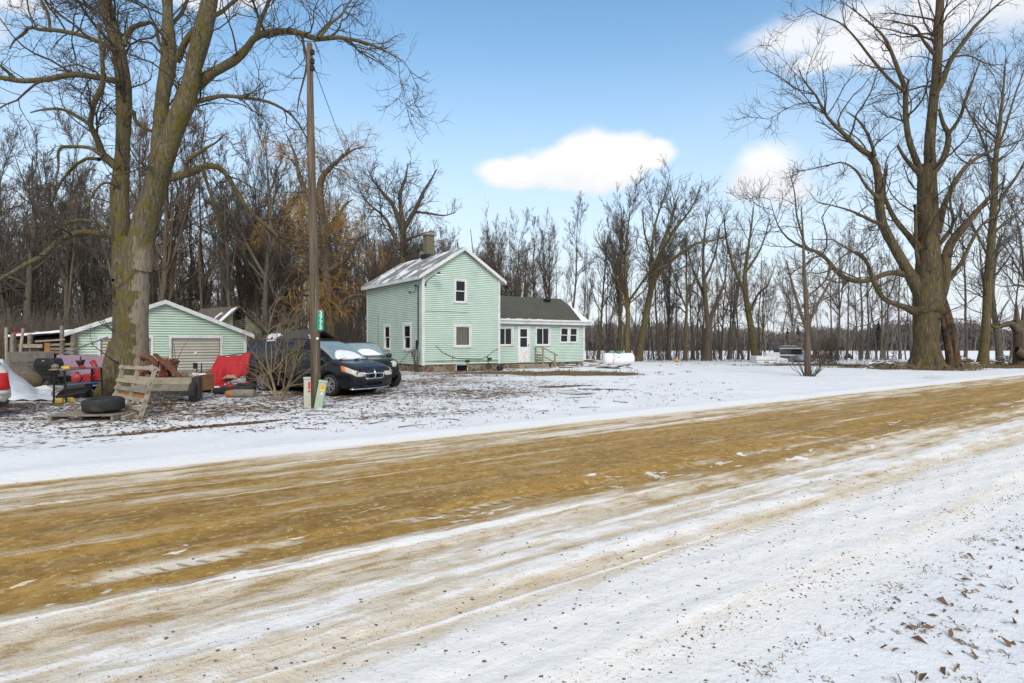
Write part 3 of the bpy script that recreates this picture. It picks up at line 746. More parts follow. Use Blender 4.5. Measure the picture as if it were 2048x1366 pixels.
# ------------------------------------------------------------------ sky, sun, camera
SUN_EL, SUN_AZ = 34.0, 172.0       # azimuth clockwise from +Y
def sky_and_light():
    w = bpy.data.worlds.new('World'); SC.world = w; w.use_nodes = True
    t = NT(w.node_tree); bg = w.node_tree.nodes['Background']
    sky = t.n('ShaderNodeTexSky'); sky.sky_type = 'NISHITA'; sky.sun_disc = False
    sky.sun_elevation = R_(SUN_EL); sky.sun_rotation = R_(SUN_AZ); sky.air_density = 1.0; sky.dust_density = .6; sky.ozone_density = 1.6
    dirv = t.n('ShaderNodeTexCoord').outputs['Generated']
    sx = t.n('ShaderNodeSeparateXYZ'); t.set(sx.inputs[0], dirv); x, y, z = sx.outputs
    az = t.m('ARCTAN2', x, y); el = t.m('ARCSINE', z)
    hs = t.n('ShaderNodeHueSaturation'); hs.inputs['Saturation'].default_value = SKY_SAT; hs.inputs['Value'].default_value = SKY_VAL; t.set(hs.inputs['Color'], sky.outputs[0])
    col = t.mix(1.0, hs.outputs[0], (.86, 1.0, .95, 1), 'MULTIPLY')
    # thin veil towards the horizon
    veil = t.m('SUBTRACT', 1, t.step(el, R_(-2), R_(31)))
    wisp = t.noise(comb(t, t.m('MULTIPLY', az, 3.0), t.m('MULTIPLY', el, 9.0)), 1.0, 5, .6, .6)
    veil = t.m('MULTIPLY', veil, t.m('ADD', .72, t.m('MULTIPLY', wisp, .55)), clamp=True)
    col = t.mix(veil, col, VEIL_C)
    # fair weather clouds, each a bunch of puffs at its place in the sky
    nz = t.noise(comb(t, t.m('MULTIPLY', az, 9), t.m('MULTIPLY', el, 14)), 1.0, 6, .55, .3)
    nb = t.m('SUBTRACT', nz, .5)
    def puffs(lst, lo, hi, rough):
        acc = None
        for px, py, rx, ry in lst:
            dx, dz = (px - 1024) / FPX, (683 - py) / FPX
            ca = math.atan2(dx, 1); ce = math.atan2(dz, math.hypot(dx, 1)); k = math.cos(ca)
            ra = rx / FPX * k * k; re = ry / FPX * k
            qx = t.m('DIVIDE', t.m('SUBTRACT', az, ca), ra); qy = t.m('DIVIDE', t.m('SUBTRACT', el, ce), re)
            q = t.m('SUBTRACT', 1, t.m('SQRT', t.m('ADD', t.m('MULTIPLY', qx, qx), t.m('MULTIPLY', qy, qy))))
            acc = q if acc is None else t.m('SMOOTH_MAX', acc, q, .18)
        return t.step(t.m('ADD', acc, t.m('MULTIPLY', nb, rough)), lo, hi)
    fill_mask = t.m('MAXIMUM', t.step(el, R_(38), R_(62)), t.step(t.m('MULTIPLY', y, -1), -.25, .35))
    cum = puffs([(1188, 315, 92, 62), (1240, 318, 80, 55), (1300, 312, 62, 34), (1040, 345, 88, 36), (1120, 335, 90, 46), (1180, 350, 140, 36)], -.08, .36, 1.0)
    sid = puffs([(1535, 350, 95, 62), (1580, 380, 60, 40), (1500, 370, 60, 40)], -.12, .62, 1.1)
    top = puffs([(1600, 72, 130, 48), (1720, 60, 170, 75), (1880, 20, 200, 70), (2030, 10, 160, 60), (1660, 118, 110, 28), (1760, 100, 120, 40), (20, 0, 110, 34), (-80, 20, 120, 60), (380, -10, 110, 30), (500, 0, 60, 18)], -.15, .75, 1.2)
    cc = t.m('MAXIMUM', t.m('MAXIMUM', cum, sid), t.m('MULTIPLY', top, .85))
    shade = t.ramp(t.m('ADD', nz, 0.0), [(.3, tuple(c * .93 for c in CLOUD_C)), (.6, CLOUD_C)])
    shade = t.mix(t.m('SUBTRACT', 1, t.step(t.m('ADD', el, t.m('MULTIPLY', nb, .05)), R_(13.2), R_(16.6))), shade, (4.6, 4.72, 4.98, 1))
    col = t.mix(cc, col, shade)
    fill_deck = t.ramp(t.noise(dirv, 2.2, 6, .6, .4), [(.35, (2.6, 2.9, 3.3)), (.55, (4.6, 4.7, 4.85)), (.75, (5.6, 5.6, 5.6))])  # white clouds overhead and behind, out of view, added to whiten the ambient light
    col = t.mix(t.m('MULTIPLY', fill_mask, .92), col, fill_deck)
    t.set(bg.inputs[0], col); bg.inputs[1].default_value = SKY_STR
    L = bpy.data.lights.new('sun', 'SUN'); L.energy = SUN_STR; L.angle = R_(SUN_SOFT); L.color = (1, .96, .90)
    o = link(bpy.data.objects.new('sun', L))
    d = Vector((math.sin(R_(SUN_AZ)) * math.cos(R_(SUN_EL)), math.cos(R_(SUN_AZ)) * math.cos(R_(SUN_EL)), math.sin(R_(SUN_EL))))
    o.rotation_euler = (-d).to_track_quat('-Z', 'Y').to_euler(); o.location = d * 60

SKY_SAT, SKY_VAL, SKY_STR = 1.05, 1.2, .11
VEIL_C = (4.2, 4.42, 4.85); CLOUD_C = (5.45, 5.45, 5.5)
SUN_STR, SUN_SOFT, EXPO = 1.35, 30.0, 0.80

def camera():
    cam = bpy.data.cameras.new('camera'); cam.sensor_width = 36; cam.lens = 36 * FPX / 2048; cam.clip_start = .05; cam.clip_end = 6000
    o = link(bpy.data.objects.new('camera', cam)); o.location = (0, 0, CAM_H); o.rotation_euler = (R_(90), 0, 0); SC.camera = o
    vs = SC.view_settings; vs.view_transform = 'Standard'; vs.look = 'None'; vs.exposure = EXPO; vs.gamma = 1
    SC.render.resolution_x, SC.render.resolution_y = 1024, 683
    try:
        SC.cycles.max_bounces = 6; SC.cycles.transparent_max_bounces = 8
        SC.cycles.use_denoising = True
    except Exception: pass
# ================================================================== trees
def norm(a): return a / np.maximum(np.linalg.norm(a, axis=-1, keepdims=True), 1e-9)

def resample(pts, rad, n):
    pts = np.asarray(pts, float); rad = np.asarray(rad, float)
    # smooth the traced polyline (Catmull-Rom) before resampling
    Q = [pts[0]]; R = [rad[0]]
    for i in range(len(pts) - 1):
        p0 = pts[max(i - 1, 0)]; p1 = pts[i]; p2 = pts[i + 1]; p3 = pts[min(i + 2, len(pts) - 1)]
        for s in (.25, .5, .75, 1.0):
            Q.append(.5 * ((2 * p1) + (-p0 + p2) * s + (2 * p0 - 5 * p1 + 4 * p2 - p3) * s * s + (-p0 + 3 * p1 - 3 * p2 + p3) * s ** 3))
            R.append(rad[i] + (rad[i + 1] - rad[i]) * s)
    Q = np.array(Q); R = np.array(R)
    d = np.concatenate([[0], np.cumsum(np.linalg.norm(np.diff(Q, axis=0), axis=1))])
    s = np.linspace(0, d[-1], n)
    return np.stack([np.interp(s, d, Q[:, k]) for k in range(3)], 1), np.interp(s, d, R), d[-1]

def spawn(P, Rd, L, spec, rng):
    """children of a set of limbs; all arrays at once"""
    B, n, _ = P.shape
    if 'per_m' in spec: cnt = rng.poisson(np.maximum(L * spec['per_m'], .3))
    else: cnt = np.full(B, spec['count'])
    par = np.repeat(np.arange(B), cnt); N = len(par)
    if N == 0: return None
    t = spec['t0'] + (spec.get('t1', 1.0) - spec['t0']) * rng.random(N) ** spec.get('tpow', 1.0)
    f = t * (n - 1); i = np.minimum(f.astype(int), n - 2); fr = f - i
    A = P[par, i]; Bp = P[par, i + 1]; pos = A + (Bp - A) * fr[:, None]
    T = norm(Bp - A); rp = Rd[par, i] * (1 - fr) + Rd[par, i + 1] * fr
    a = np.radians(rng.uniform(*spec['ang'], N))
    rv = rng.normal(0, 1, (N, 3)); S = norm(rv - T * np.sum(rv * T, 1)[:, None])
    D = T * np.cos(a)[:, None] + S * np.sin(a)[:, None]
    D[:, 2] += spec.get('lift', 0.0); D = norm(D)
    Lc = L[par] * spec['len'] * (1 - spec.get('fall', .55) * t) * rng.uniform(.6, 1.25, N)
    if 'len_max' in spec: Lc = np.minimum(Lc, spec['len_max'] * rng.uniform(.6, 1.1, N))
    if 'len_min' in spec: Lc = np.maximum(Lc, spec['len_min'] * rng.uniform(.7, 1.3, N))
    r0 = np.minimum(rp * spec.get('r', .62), Lc * spec.get('rl', .028)) * rng.uniform(.8, 1.1, N)
    r0 = np.maximum(r0, spec.get('rmin', .006))
    m = spec.get('n', 5); st = Lc / (m - 1); pts = np.zeros((N, m, 3)); pts[:, 0] = pos
    up = np.array([0, 0, 1.0]); d = D
    for k in range(1, m):
        d = norm(d + rng.normal(0, spec.get('wig', .18), (N, 3)) + up * spec.get('up', .08))
        pts[:, k] = pts[:, k - 1] + d * st[:, None]
    tp = spec.get('tip', .35)
    rad = r0[:, None] * np.linspace(1, tp, m)[None]
    return pts, rad, Lc

def tubes_np(sets):
    """sets of (P (B,n,3), R (B,n), k) -> vertices, quads"""
    VV = []; FF = []; off = 0
    for Pp, Rr, k in sets:
        B, n, _ = Pp.shape
        T = np.zeros_like(Pp); T[:, 1:-1] = Pp[:, 2:] - Pp[:, :-2]; T[:, 0] = Pp[:, 1] - Pp[:, 0]; T[:, -1] = Pp[:, -1] - Pp[:, -2]; T = norm(T)
        ref = np.where(np.abs(T[:, :1, 2:3]) < .85, np.array([0, 0, 1.0]), np.array([1.0, 0, 0]))
        ref = np.broadcast_to(ref, T.shape)
        a = norm(np.cross(T, ref)); b = np.cross(T, a)
        th = np.arange(k) * 2 * PI / k
        V = Pp[:, :, None] + Rr[:, :, None, None] * (a[:, :, None] * np.cos(th)[None, None, :, None] + b[:, :, None] * np.sin(th)[None, None, :, None])
        VV.append(V.reshape(-1, 3))
        idx = off + np.arange(B * n * k).reshape(B, n, k); nx = np.roll(idx, -1, axis=2)
        F = np.stack([idx[:, :-1], nx[:, :-1], nx[:, 1:], idx[:, 1:]], -1).reshape(-1, 4)
        FF.append(F); off += B * n * k
    return np.concatenate(VV), np.concatenate(FF)

def grow(limbs, levels, rng):
    """limbs: list of (pts, rad); returns list of (P,R,k) level sets; level 0 is the traced wood"""
    rs = [resample(p, r, 24) for p, r in limbs]
    P0 = np.array([a[0] for a in rs]); R0 = np.array([a[1] for a in rs]); L0 = np.array([a[2] for a in rs])
    out = [[P0, R0, 12]]; cur = (P0, R0, L0)
    for sp in levels:
        nxt = spawn(*cur, sp, rng)
        if nxt is None: break
        out.append([nxt[0], nxt[1], sp.get('k', 3)]); cur = nxt
    return out

def rough_trunk(V, amp, seed):
    s = seed
    d = (np.sin(V[:, 2] * 1.7 + s) * np.sin(V[:, 0] * 3.1 + V[:, 2] * .6 + s) + .6 * np.sin(V[:, 1] * 6 + V[:, 2] * 1.1 + 2 * s) * np.sin(V[:, 0] * 7 + s))
    return V + amp * d[:, None] * np.array([1, 1, 0])

def tree_object(name, label, cat, root, sets, wood_levels, bark, twig, group=None, rough=0.0, trunk_limbs=None):
    """Empty at the base > trunk (heavy wood), crown (branches and twigs)"""
    o = thing(name, label, cat, root, 0, group)
    rt = np.array(root)
    V, F = tubes_np([tuple(s) for s in sets[:wood_levels]])
    if rough: V = rough_trunk(V, rough, len(V) % 7)
    mesh_np('trunk', V - rt, [F], bark, o, smooth=True)
    if len(sets) > wood_levels:
        V, F = tubes_np([tuple(s) for s in sets[wood_levels:]])
        mesh_np('crown', V - rt, [F], twig, o, smooth=True)
    return o

def traced(lst, Y, drift):
    """traced limb: [(px, py, r)...]; Y at its start, drift in depth along it"""
    n = len(lst); pts = []; rad = []
    for i, (px, py, r) in enumerate(lst):
        f = i / (n - 1); pts.append(P(px, py, Y + drift * f * f ** .2)); rad.append(r)
    return pts, rad

# ---- the two giants ---------------------------------------------------------------------
def giant_by_the_yard():
    Y = 18.7; rng = np.random.default_rng(3)
    T = lambda l, d, y0=Y: traced(l, y0, d)
    limbs = [
        T([(250, 806, 1.0), (252, 788, .80), (255, 765, .68), (257, 735, .61), (260, 690, .60), (262, 640, .585), (264, 590, .56), (266, 540, .53), (268, 505, .49), (272, 478, .44)], 0),
        T([(248, 560, .42), (243, 520, .37), (241, 480, .325), (241, 420, .30), (242, 360, .285), (246, 300, .27), (249, 250, .26), (247, 200, .25), (243, 150, .25), (237, 100, .245), (228, 60, .235), (217, 18, .22), (205, -30, .2), (195, -120, .15), (190, -230, .05)], .6),
        T([(274, 540, .48), (284, 475, .46), (300, 410, .44), (316, 350, .42), (332, 300, .41), (352, 250, .375), (373, 200, .355), (386, 150, .335), (398, 100, .325), (409, 50, .31), (421, 0, .295), (436, -70, .25), (456, -160, .17), (472, -270, .05)], -.8),
        T([(318, 320, .30), (320, 260, .275), (325, 205, .265), (333, 150, .255), (338, 100, .25), (339, 60, .24), (336, 20, .21), (333, -30, .18), (340, -120, .12), (346, -210, .04)], 1.2),
        T([(349, 122, .12), (362, 98, .13), (378, 75, .13), (396, 52, .14)], -.3),
        T([(396, 172, .20), (428, 146, .175), (470, 118, .155), (497, 90, .14), (522, 69, .125), (560, 62, .11), (600, 66, .10), (637, 79, .09), (682, 75, .07), (730, 85, .05), (772, 102, .03), (810, 125, .012)], -2.0),
        T([(515, 72, .10), (521, 40, .08), (536, 10, .07), (562, -30, .05), (590, -90, .02)], -1, 17.6),
        T([(640, 78, .07), (660, 50, .05), (690, 20, .04), (720, -20, .02)], 1, 17.0),
        T([(388, 205, .10), (440, 193, .075), (490, 195, .065), (540, 205, .055), (577, 226, .045), (602, 256, .035), (618, 292, .02), (628, 330, .01)], 1.5),
        T([(328, 358, .17), (368, 350, .14), (415, 331, .125), (446, 341, .115), (471, 376, .105), (497, 417, .095), (530, 450, .085), (570, 486, .07), (602, 512, .05), (645, 522, .025)], 2.5),
        T([(372, 350, .09), (373, 326, .085), (396, 306, .07), (425, 288, .04), (450, 270, .02)], -1),
        T([(405, 333, .08), (412, 370, .07), (430, 420, .055), (440, 470, .03)], 1.2),
        T([(240, 168, .15), (224, 160, .115), (200, 156, .105), (150, 150, .10), (100, 157, .095), (50, 162, .09), (0, 155, .08), (-60, 140, .05), (-120, 130, .02)], -1.5),
        T([(36, 163, .06), (18, 146, .05), (0, 130, .045), (-40, 110, .02)], -.5, 17.8),
        T([(232, 104, .11), (203, 86, .09), (160, 70, .08), (120, 62, .08), (80, 59, .07), (56, 54, .06), (45, 70, .05), (20, 98, .025)], 1.5),
        T([(103, 64, .06), (100, 40, .055), (86, 5, .05), (70, -40, .03)], .4, 19.6),
        T([(238, 336, .18), (207, 311, .135), (195, 280, .125), (180, 250, .12), (185, 228, .105), (200, 190, .09), (207, 150, .07), (206, 100, .05), (198, 50, .025)], -2.2),
        T([(180, 250, .08), (158, 236, .07), (130, 221, .055), (100, 216, .04), (60, 225, .02)], -1, 17.8),
        T([(206, 312, .08), (180, 296, .065), (140, 293, .06), (116, 300, .05), (112, 342, .03), (100, 370, .012)], -.6, 18.2),
        T([(201, 319, .075), (170, 318, .06), (141, 340, .05), (116, 380, .04), (100, 416, .02)], 1.6, 18.4),
        T([(258, 232, .08), (268, 222, .075), (272, 240, .07), (291, 256, .055), (312, 265, .06)], .3, 18.9),
        T([(224, 472, .14), (182, 465, .11), (150, 468, .10), (120, 485, .10), (80, 515, .09), (40, 535, .075), (0, 560, .05), (-50, 590, .02)], -2.5),
        T([(215, 468, .09), (196, 444, .08), (150, 442, .07), (120, 456, .055), (90, 490, .03)], 1.5),
        T([(250, 92, .10), (262, 60, .085), (281, 48, .08), (306, 47, .07), (318, 88, .055), (335, 100, .05)], .5, 19.1),
        T([(410, 40, .10), (440, 25, .08), (470, 0, .07), (510, -40, .04)], 2),
        T([(222, 40, .09), (190, 20, .075), (150, 0, .06), (110, -30, .03)], 1.5, 19.2),
        T([(338, 60, .08), (365, 20, .07), (380, -20, .05)], 1.5, 19.9),
        T([(245, 380, .06), (215, 365, .05), (190, 385, .035), (170, 420, .02)], -1.5),
    ]
    lv = [dict(per_m=2.1, t0=.16, ang=(30, 75), len=.42, len_max=2.4, len_min=.7, fall=.3, r=.55, rl=.018, rmin=.012, n=7, wig=.26, up=.03, k=5, tip=.35),
          dict(per_m=4.6, t0=.12, ang=(25, 70), len=.62, len_max=1.5, len_min=.35, fall=.3, r=.6, rl=.013, rmin=.008, n=6, wig=.26, up=.05, k=4, tip=.5),
          dict(per_m=5.5, t0=.15, ang=(20, 65), len=.6, len_max=.75, len_min=.2, fall=.3, r=.65, rl=.011, rmin=.0055, n=5, wig=.24, up=.05, k=3, tip=.6)]
    limbs = [(p, [q * .83 for q in rr]) for p, rr in limbs]; s = grow(limbs, lv, rng); s[0][2] = 18
    # the flared foot with its buttress roots
    root = g(252, Y); foot = []
    for k in range(9):
        a = 2 * PI * k / 9 + .3; c, sn = math.cos(a), math.sin(a); q = 1.0 + .25 * math.sin(3.1 * k)
        foot.append(([(root[0] + .95 * q * c, Y + .95 * q * sn, -.08), (root[0] + .58 * c, Y + .58 * sn, .22), (root[0] + .38 * c, Y + .38 * sn, .75), (root[0] + .26 * c, Y + .26 * sn, 1.7)], [.10, .19, .22, .18]))
    fs = [resample(p, r, 24) for p, r in foot]
    s[0][0] = np.concatenate([s[0][0], np.array([f[0] for f in fs])]); s[0][1] = np.concatenate([s[0][1], np.array([f[1] for f in fs])])
    tree_object('giant_tree', 'giant mossy multi-stemmed bare tree towering over the junk and the garage', 'tree', root, s, 1, M['bark_scarred'], M['twig_big'], rough=.035)

def giant_by_the_road():
    Y = 36.5; rng = np.random.default_rng(8)
    T = lambda l, d, y0=Y: traced(l, y0, d)
    limbs = [
        T([(1851, 742, 1.15), (1851, 732, .98), (1851, 715, .80), (1852, 690, .68), (1852, 650, .70), (1855, 610, .80), (1856, 560, .76), (1857, 520, .66), (1857, 480, .60), (1856, 440, .57), (1855, 400, .55), (1854, 360, .52), (1857, 330, .44)], 0),
        T([(1862, 350, .46), (1859, 300, .41), (1862, 250, .385), (1867, 200, .365), (1873, 150, .35), (1876, 100, .35), (1878, 50, .33), (1880, 0, .3), (1882, -60, .24), (1885, -150, .12), (1888, -240, .03)], .6),
        T([(1846, 355, .32), (1832, 320, .25), (1818, 280, .225), (1811, 230, .205), (1811, 182, .20), (1800, 150, .17), (1785, 110, .14), (1770, 76, .10), (1740, 46, .07), (1702, 16, .04), (1680, 0, .02)], -1.5),
        T([(1809, 183, .14), (1780, 160, .12), (1746, 121, .105), (1711, 76, .08), (1680, 46, .06), (1640, 30, .04), (1608, 10, .015)], 2, 35.6),
        T([(1866, 345, .30), (1889, 312, .23), (1897, 272, .205), (1886, 247, .16), (1878, 217, .11)], -.5),
        T([(1896, 268, .15), (1920, 236, .13), (1931, 200, .10), (1946, 160, .07), (1962, 118, .03)], -2, 36),
        T([(1868, 190, .22), (1884, 165, .20), (1901, 120, .19), (1930, 80, .16), (1956, 45, .12), (1991, 14, .08), (2022, -12, .04)], -2),
        T([(1905, 114, .09), (1940, 112, .065), (1982, 130, .05), (2020, 125, .02)], 1),
        T([(1867, 107, .16), (1846, 80, .105), (1831, 55, .085), (1800, 45, .06), (1758, 38, .02)], -1.5),
        T([(1842, 590, .55), (1812, 535, .40), (1786, 490, .36), (1766, 450, .34), (1759, 400, .32), (1756, 350, .285), (1746, 316, .25), (1716, 295, .20), (1690, 270, .16), (1656, 236, .12), (1631, 190, .08), (1606, 160, .05), (1594, 128, .02)], -3),
        T([(1750, 312, .14), (1736, 270, .105), (1716, 240, .08), (1694, 224, .04)], 1.5, 34.8),
        T([(1757, 398, .16), (1731, 370, .105), (1711, 340, .08), (1681, 325, .06), (1640, 335, .04), (1604, 342, .015)], -1.5, 35),
        T([(1786, 492, .17), (1771, 455, .15), (1740, 440, .12), (1710, 425, .09), (1680, 415, .06), (1640, 405, .03)], -2, 35.4),
        T([(1834, 555, .34), (1782, 545, .21), (1732, 562, .20), (1690, 556, .18), (1660, 526, .16), (1640, 506, .14), (1610, 496, .12), (1580, 480, .08), (1556, 450, .05), (1540, 398, .015)], -2),
        T([(1660, 528, .10), (1652, 560, .08), (1620, 590, .06), (1590, 640, .03)], -1.2, 35),
        T([(1612, 496, .09), (1595, 440, .07), (1590, 390, .05), (1578, 340, .02)], 1.5, 34.8),
        T([(1836, 625, .42), (1806, 613, .23), (1786, 606, .20), (1765, 595, .185), (1746, 561, .175), (1736, 530, .15), (1716, 505, .11), (1688, 510, .06), (1660, 540, .02)], -3.5),
        T([(1842, 500, .40), (1816, 470, .23), (1791, 440, .20), (1776, 411, .18), (1768, 380, .12), (1775, 330, .05)], 2.5),
        T([(1862, 650, .4), (1878, 605, .42), (1889, 565, .42), (1893, 510, .36), (1906, 480, .32), (1931, 450, .28), (1956, 420, .20), (1978, 395, .14), (2010, 360, .06)], -1.5),
        T([(1892, 560, .22), (1920, 530, .16), (1950, 470, .12), (1975, 440, .09), (2010, 430, .04)], 2),
        T([(1874, 465, .34), (1893, 400, .21), (1925, 341, .17), (1961, 311, .13), (1988, 300, .09), (2020, 270, .04)], 2),
        T([(1842, 350, .26), (1813, 320, .14), (1795, 291, .10)], -.8),
        T([(1841, 540, .20), (1833, 505, .15), (1831, 420, .12), (1828, 412, .11)], -.9),
        T([(1870, 500, .20), (1905, 450, .12), (1900, 400, .08), (1912, 340, .03)], -2),
    ]
    lv = [dict(per_m=1.25, t0=.2, ang=(28, 70), len=.40, len_max=4.2, len_min=1.2, fall=.3, r=.5, rl=.017, rmin=.022, n=7, wig=.24, up=.07, k=5, tip=.35),
          dict(per_m=2.4, t0=.15, ang=(25, 65), len=.5, len_max=2.0, len_min=.6, fall=.3, r=.6, rl=.013, rmin=.013, n=6, wig=.24, up=.08, k=3, tip=.5),
          dict(per_m=3.0, t0=.15, ang=(20, 60), len=.6, len_max=1.2, len_min=.3, fall=.3, r=.65, rl=.011, rmin=.0085, n=4, wig=.22, up=.08, k=3, tip=.6)]
    limbs = [limbs[0]] + [(p, [q * .74 for q in rr]) for p, rr in limbs[1:]]; s = grow(limbs, lv, rng); s[0][2] = 18
    root = g(1853, Y); foot = []
    for k in range(11):
        a = 2 * PI * k / 11 + .2; c, sn = math.cos(a), math.sin(a); q = 1.0 + .2 * math.sin(2.3 * k)
        foot.append(([(root[0] + 1.15 * q * c, Y + 1.15 * q * sn, -.1), (root[0] + .78 * c, Y + .78 * sn, .3), (root[0] + .52 * c, Y + .52 * sn, 1.1), (root[0] + .38 * c, Y + .38 * sn, 2.8)], [.14, .26, .26, .22]))
    fs = [resample(p, r, 24) for p, r in foot]
    s[0][0] = np.concatenate([s[0][0], np.array([f[0] for f in fs])]); s[0][1] = np.concatenate([s[0][1], np.array([f[1] for f in fs])])
    # burl collar where the low limbs leave the trunk
    tr = tree_object('giant_tree', 'giant gnarled bare tree with a very thick flared trunk beside the road', 'tree', root, s, 1, M['bark_old'], M['twig_big'], rough=.045)
    b = MB(); b.lathe([(.72, -.34), (.88, -.15), (.93, .0), (.90, .14), (.74, .34)], P(1855, 619, Y), k=24); b.v = [(v[0] - root[0], v[1] - root[1], v[2] - root[2] + .12 * math.sin(3 * v[0])) for v in b.v]
    b.build('burl', M['bark_old'], tr, smooth=True)
    # the rotted half trunk leaning against it
    limbs = [T([(1914, 742, .50), (1911, 725, .44), (1906, 690, .40), (1898, 650, .38), (1890, 615, .34), (1882, 585, .26)], .3, 36.2), T([(1901, 738, .35), (1897, 700, .30), (1889, 660, .22), (1884, 630, .1)], .3, 36.0)]; limbs = [(p, [q * .72 for q in rr]) for p, rr in limbs]
    s = grow(limbs, [], rng); s[0][2] = 14; r2 = g(1906, 36.2)
    tree_object('rotten_trunk', 'rotten orange and black half trunk leaning on the thick roadside tree', 'dead tree', r2, s, 1, M['bark_rot'], M['twig_dark'], rough=.07)

def second_tree_by_the_road():
    Y = 40.5; rng = np.random.default_rng(21)
    T = lambda l, d, y0=Y: traced(l, y0, d)
    limbs = [
        T([(1965, 736, .72), (1966, 722, .56), (1969, 690, .47), (1973, 640, .44), (1976, 560, .43), (1983, 480, .40), (1988, 400, .35), (1990, 330, .28), (1996, 280, .2), (2005, 200, .13), (2012, 110, .04)], 0),
        T([(1986, 420, .22), (2010, 385, .16), (2035, 350, .12), (2060, 300, .08), (2080, 240, .03)], -2),
        T([(1987, 345, .18), (1972, 300, .13), (1955, 255, .10), (1935, 220, .07), (1918, 180, .03)], 2),
        T([(1992, 310, .16), (2012, 250, .12), (2030, 190, .09), (2048, 140, .06), (2062, 80, .02)], 1),
        T([(1980, 520, .14), (1955, 470, .1), (1935, 430, .07), (1915, 410, .03)], 2.5),
        T([(1984, 470, .15), (2015, 440, .11), (2045, 420, .08), (2080, 390, .03)], 2),
        T([(1974, 640, .17), (1990, 655, .16), (2010, 648, .14), (2030, 640, .12)], 1.5),
    ]
    lv = [dict(per_m=1.5, t0=.2, ang=(25, 60), len=.45, len_max=4.0, len_min=1.3, fall=.3, r=.5, rl=.016, rmin=.02, n=7, wig=.2, up=.09, k=4, tip=.35),
          dict(per_m=2.6, t0=.15, ang=(22, 60), len=.5, len_max=1.9, len_min=.6, fall=.3, r=.6, rl=.013, rmin=.013, n=5, wig=.2, up=.09, k=3, tip=.5),
          dict(per_m=3.0, t0=.15, ang=(20, 55), len=.6, len_max=1.2, len_min=.3, fall=.3, r=.65, rl=.011, rmin=.009, n=4, wig=.2, up=.09, k=3, tip=.6)]
    limbs = [(p, [q * .60 for q in rr]) for p, rr in limbs]; s = grow(limbs, lv, rng); s[0][2] = 14
    tree_object('bare_tree', 'tall straight olive-barked tree just beyond the thick roadside giant', 'tree', g(1965, Y), s, 1, M['bark_mossy'], M['twig_dark'], rough=.02)
    # broken trunk at the edge
    limbs = [T([(2042, 735, .55), (2041, 715, .42), (2039, 690, .36), (2038, 660, .32), (2038, 640, .24)], 0, 41.5), T([(2036, 650, .16), (2034, 620, .09), (2033, 605, .02)], 0, 41.5), T([(2044, 660, .16), (2046, 625, .09), (2045, 610, .02)], 0, 41.5),
             T([(2036, 662, .3), (2022, 648, .22), (2000, 652, .16)], 0, 41.3), T([(2030, 700, .3), (2050, 712, .28), (2075, 718, .2)], 0, 41.0)]
    s = grow(limbs, [], rng); s[0][2] = 12
    tree_object('broken_trunk', 'splintered broken trunk with jagged spikes at the end of the tree row', 'dead tree', g(2038, 41.5), s, 1, M['bark_wood_brown'], M['twig_dark'], rough=.06)
    # fork-stemmed tree behind
    limbs = [T([(2000, 728, .5), (1998, 700, .42), (1992, 650, .36), (1985, 600, .28), (1988, 540, .2), (2000, 470, .1)], 0, 46), T([(1993, 655, .2), (1978, 610, .15), (1965, 560, .1), (1958, 480, .04)], 1, 46)]
    limbs = [(p, [q * .6 for q in rr]) for p, rr in limbs]; s = grow(limbs, lv[:2], rng); s[0][2] = 10
    tree_object('bare_tree', 'fork-stemmed leaning tree between the splintered trunk and the straight tree', 'tree', g(2000, 46), s, 1, M['bark_wood'], M['twig_dark'])

def house_back_tree():
    Y = 49; rng = np.random.default_rng(31); T = lambda l, d, y0=Y: traced(l, y0, d)
    limbs = [T([(809, 722, .6), (808, 660, .46), (807, 560, .42), (806, 500, .39), (807, 465, .36), (806, 440, .28)], 0),
             T([(807, 470, .36), (787, 412, .26), (766, 386, .2), (747, 361, .12), (735, 338, .04)], -1.5), T([(806, 448, .32), (800, 392, .23), (811, 356, .15), (816, 326, .04)], 1.5),
             T([(809, 455, .33), (830, 421, .25), (846, 386, .2), (861, 361, .12), (874, 338, .04)], -1), T([(829, 424, .17), (855, 426, .14), (888, 431, .09), (912, 424, .03)], 1.5),
             T([(800, 500, .3), (777, 447, .2), (760, 426, .14), (735, 405, .09), (715, 375, .04)], 2), T([(812, 480, .18), (840, 470, .12), (862, 462, .06)], -1)]
    lv = [dict(per_m=2.6, t0=.2, ang=(25, 65), len=.45, len_max=3.4, len_min=1.1, fall=.3, r=.5, rl=.018, rmin=.024, n=6, wig=.22, up=.08, k=4, tip=.35),
          dict(per_m=3.4, t0=.15, ang=(22, 60), len=.55, len_max=1.9, len_min=.5, fall=.3, r=.6, rl=.014, rmin=.015, n=5, wig=.2, up=.08, k=3, tip=.5),
          dict(per_m=3.2, t0=.15, ang=(20, 55), len=.6, len_max=1.0, len_min=.3, fall=.3, r=.65, rl=.012, rmin=.010, n=4, wig=.2, up=.08, k=3, tip=.6)]
    limbs = [(p, [q * .68 for q in rr]) for p, rr in limbs]; s = grow(limbs, lv, rng)
    tree_object('bare_tree', 'spreading dark bare tree behind the house roof beside the chimney', 'tree', g(809, Y), s, 1, M['bark_wood_brown'], M['twig_dark'])

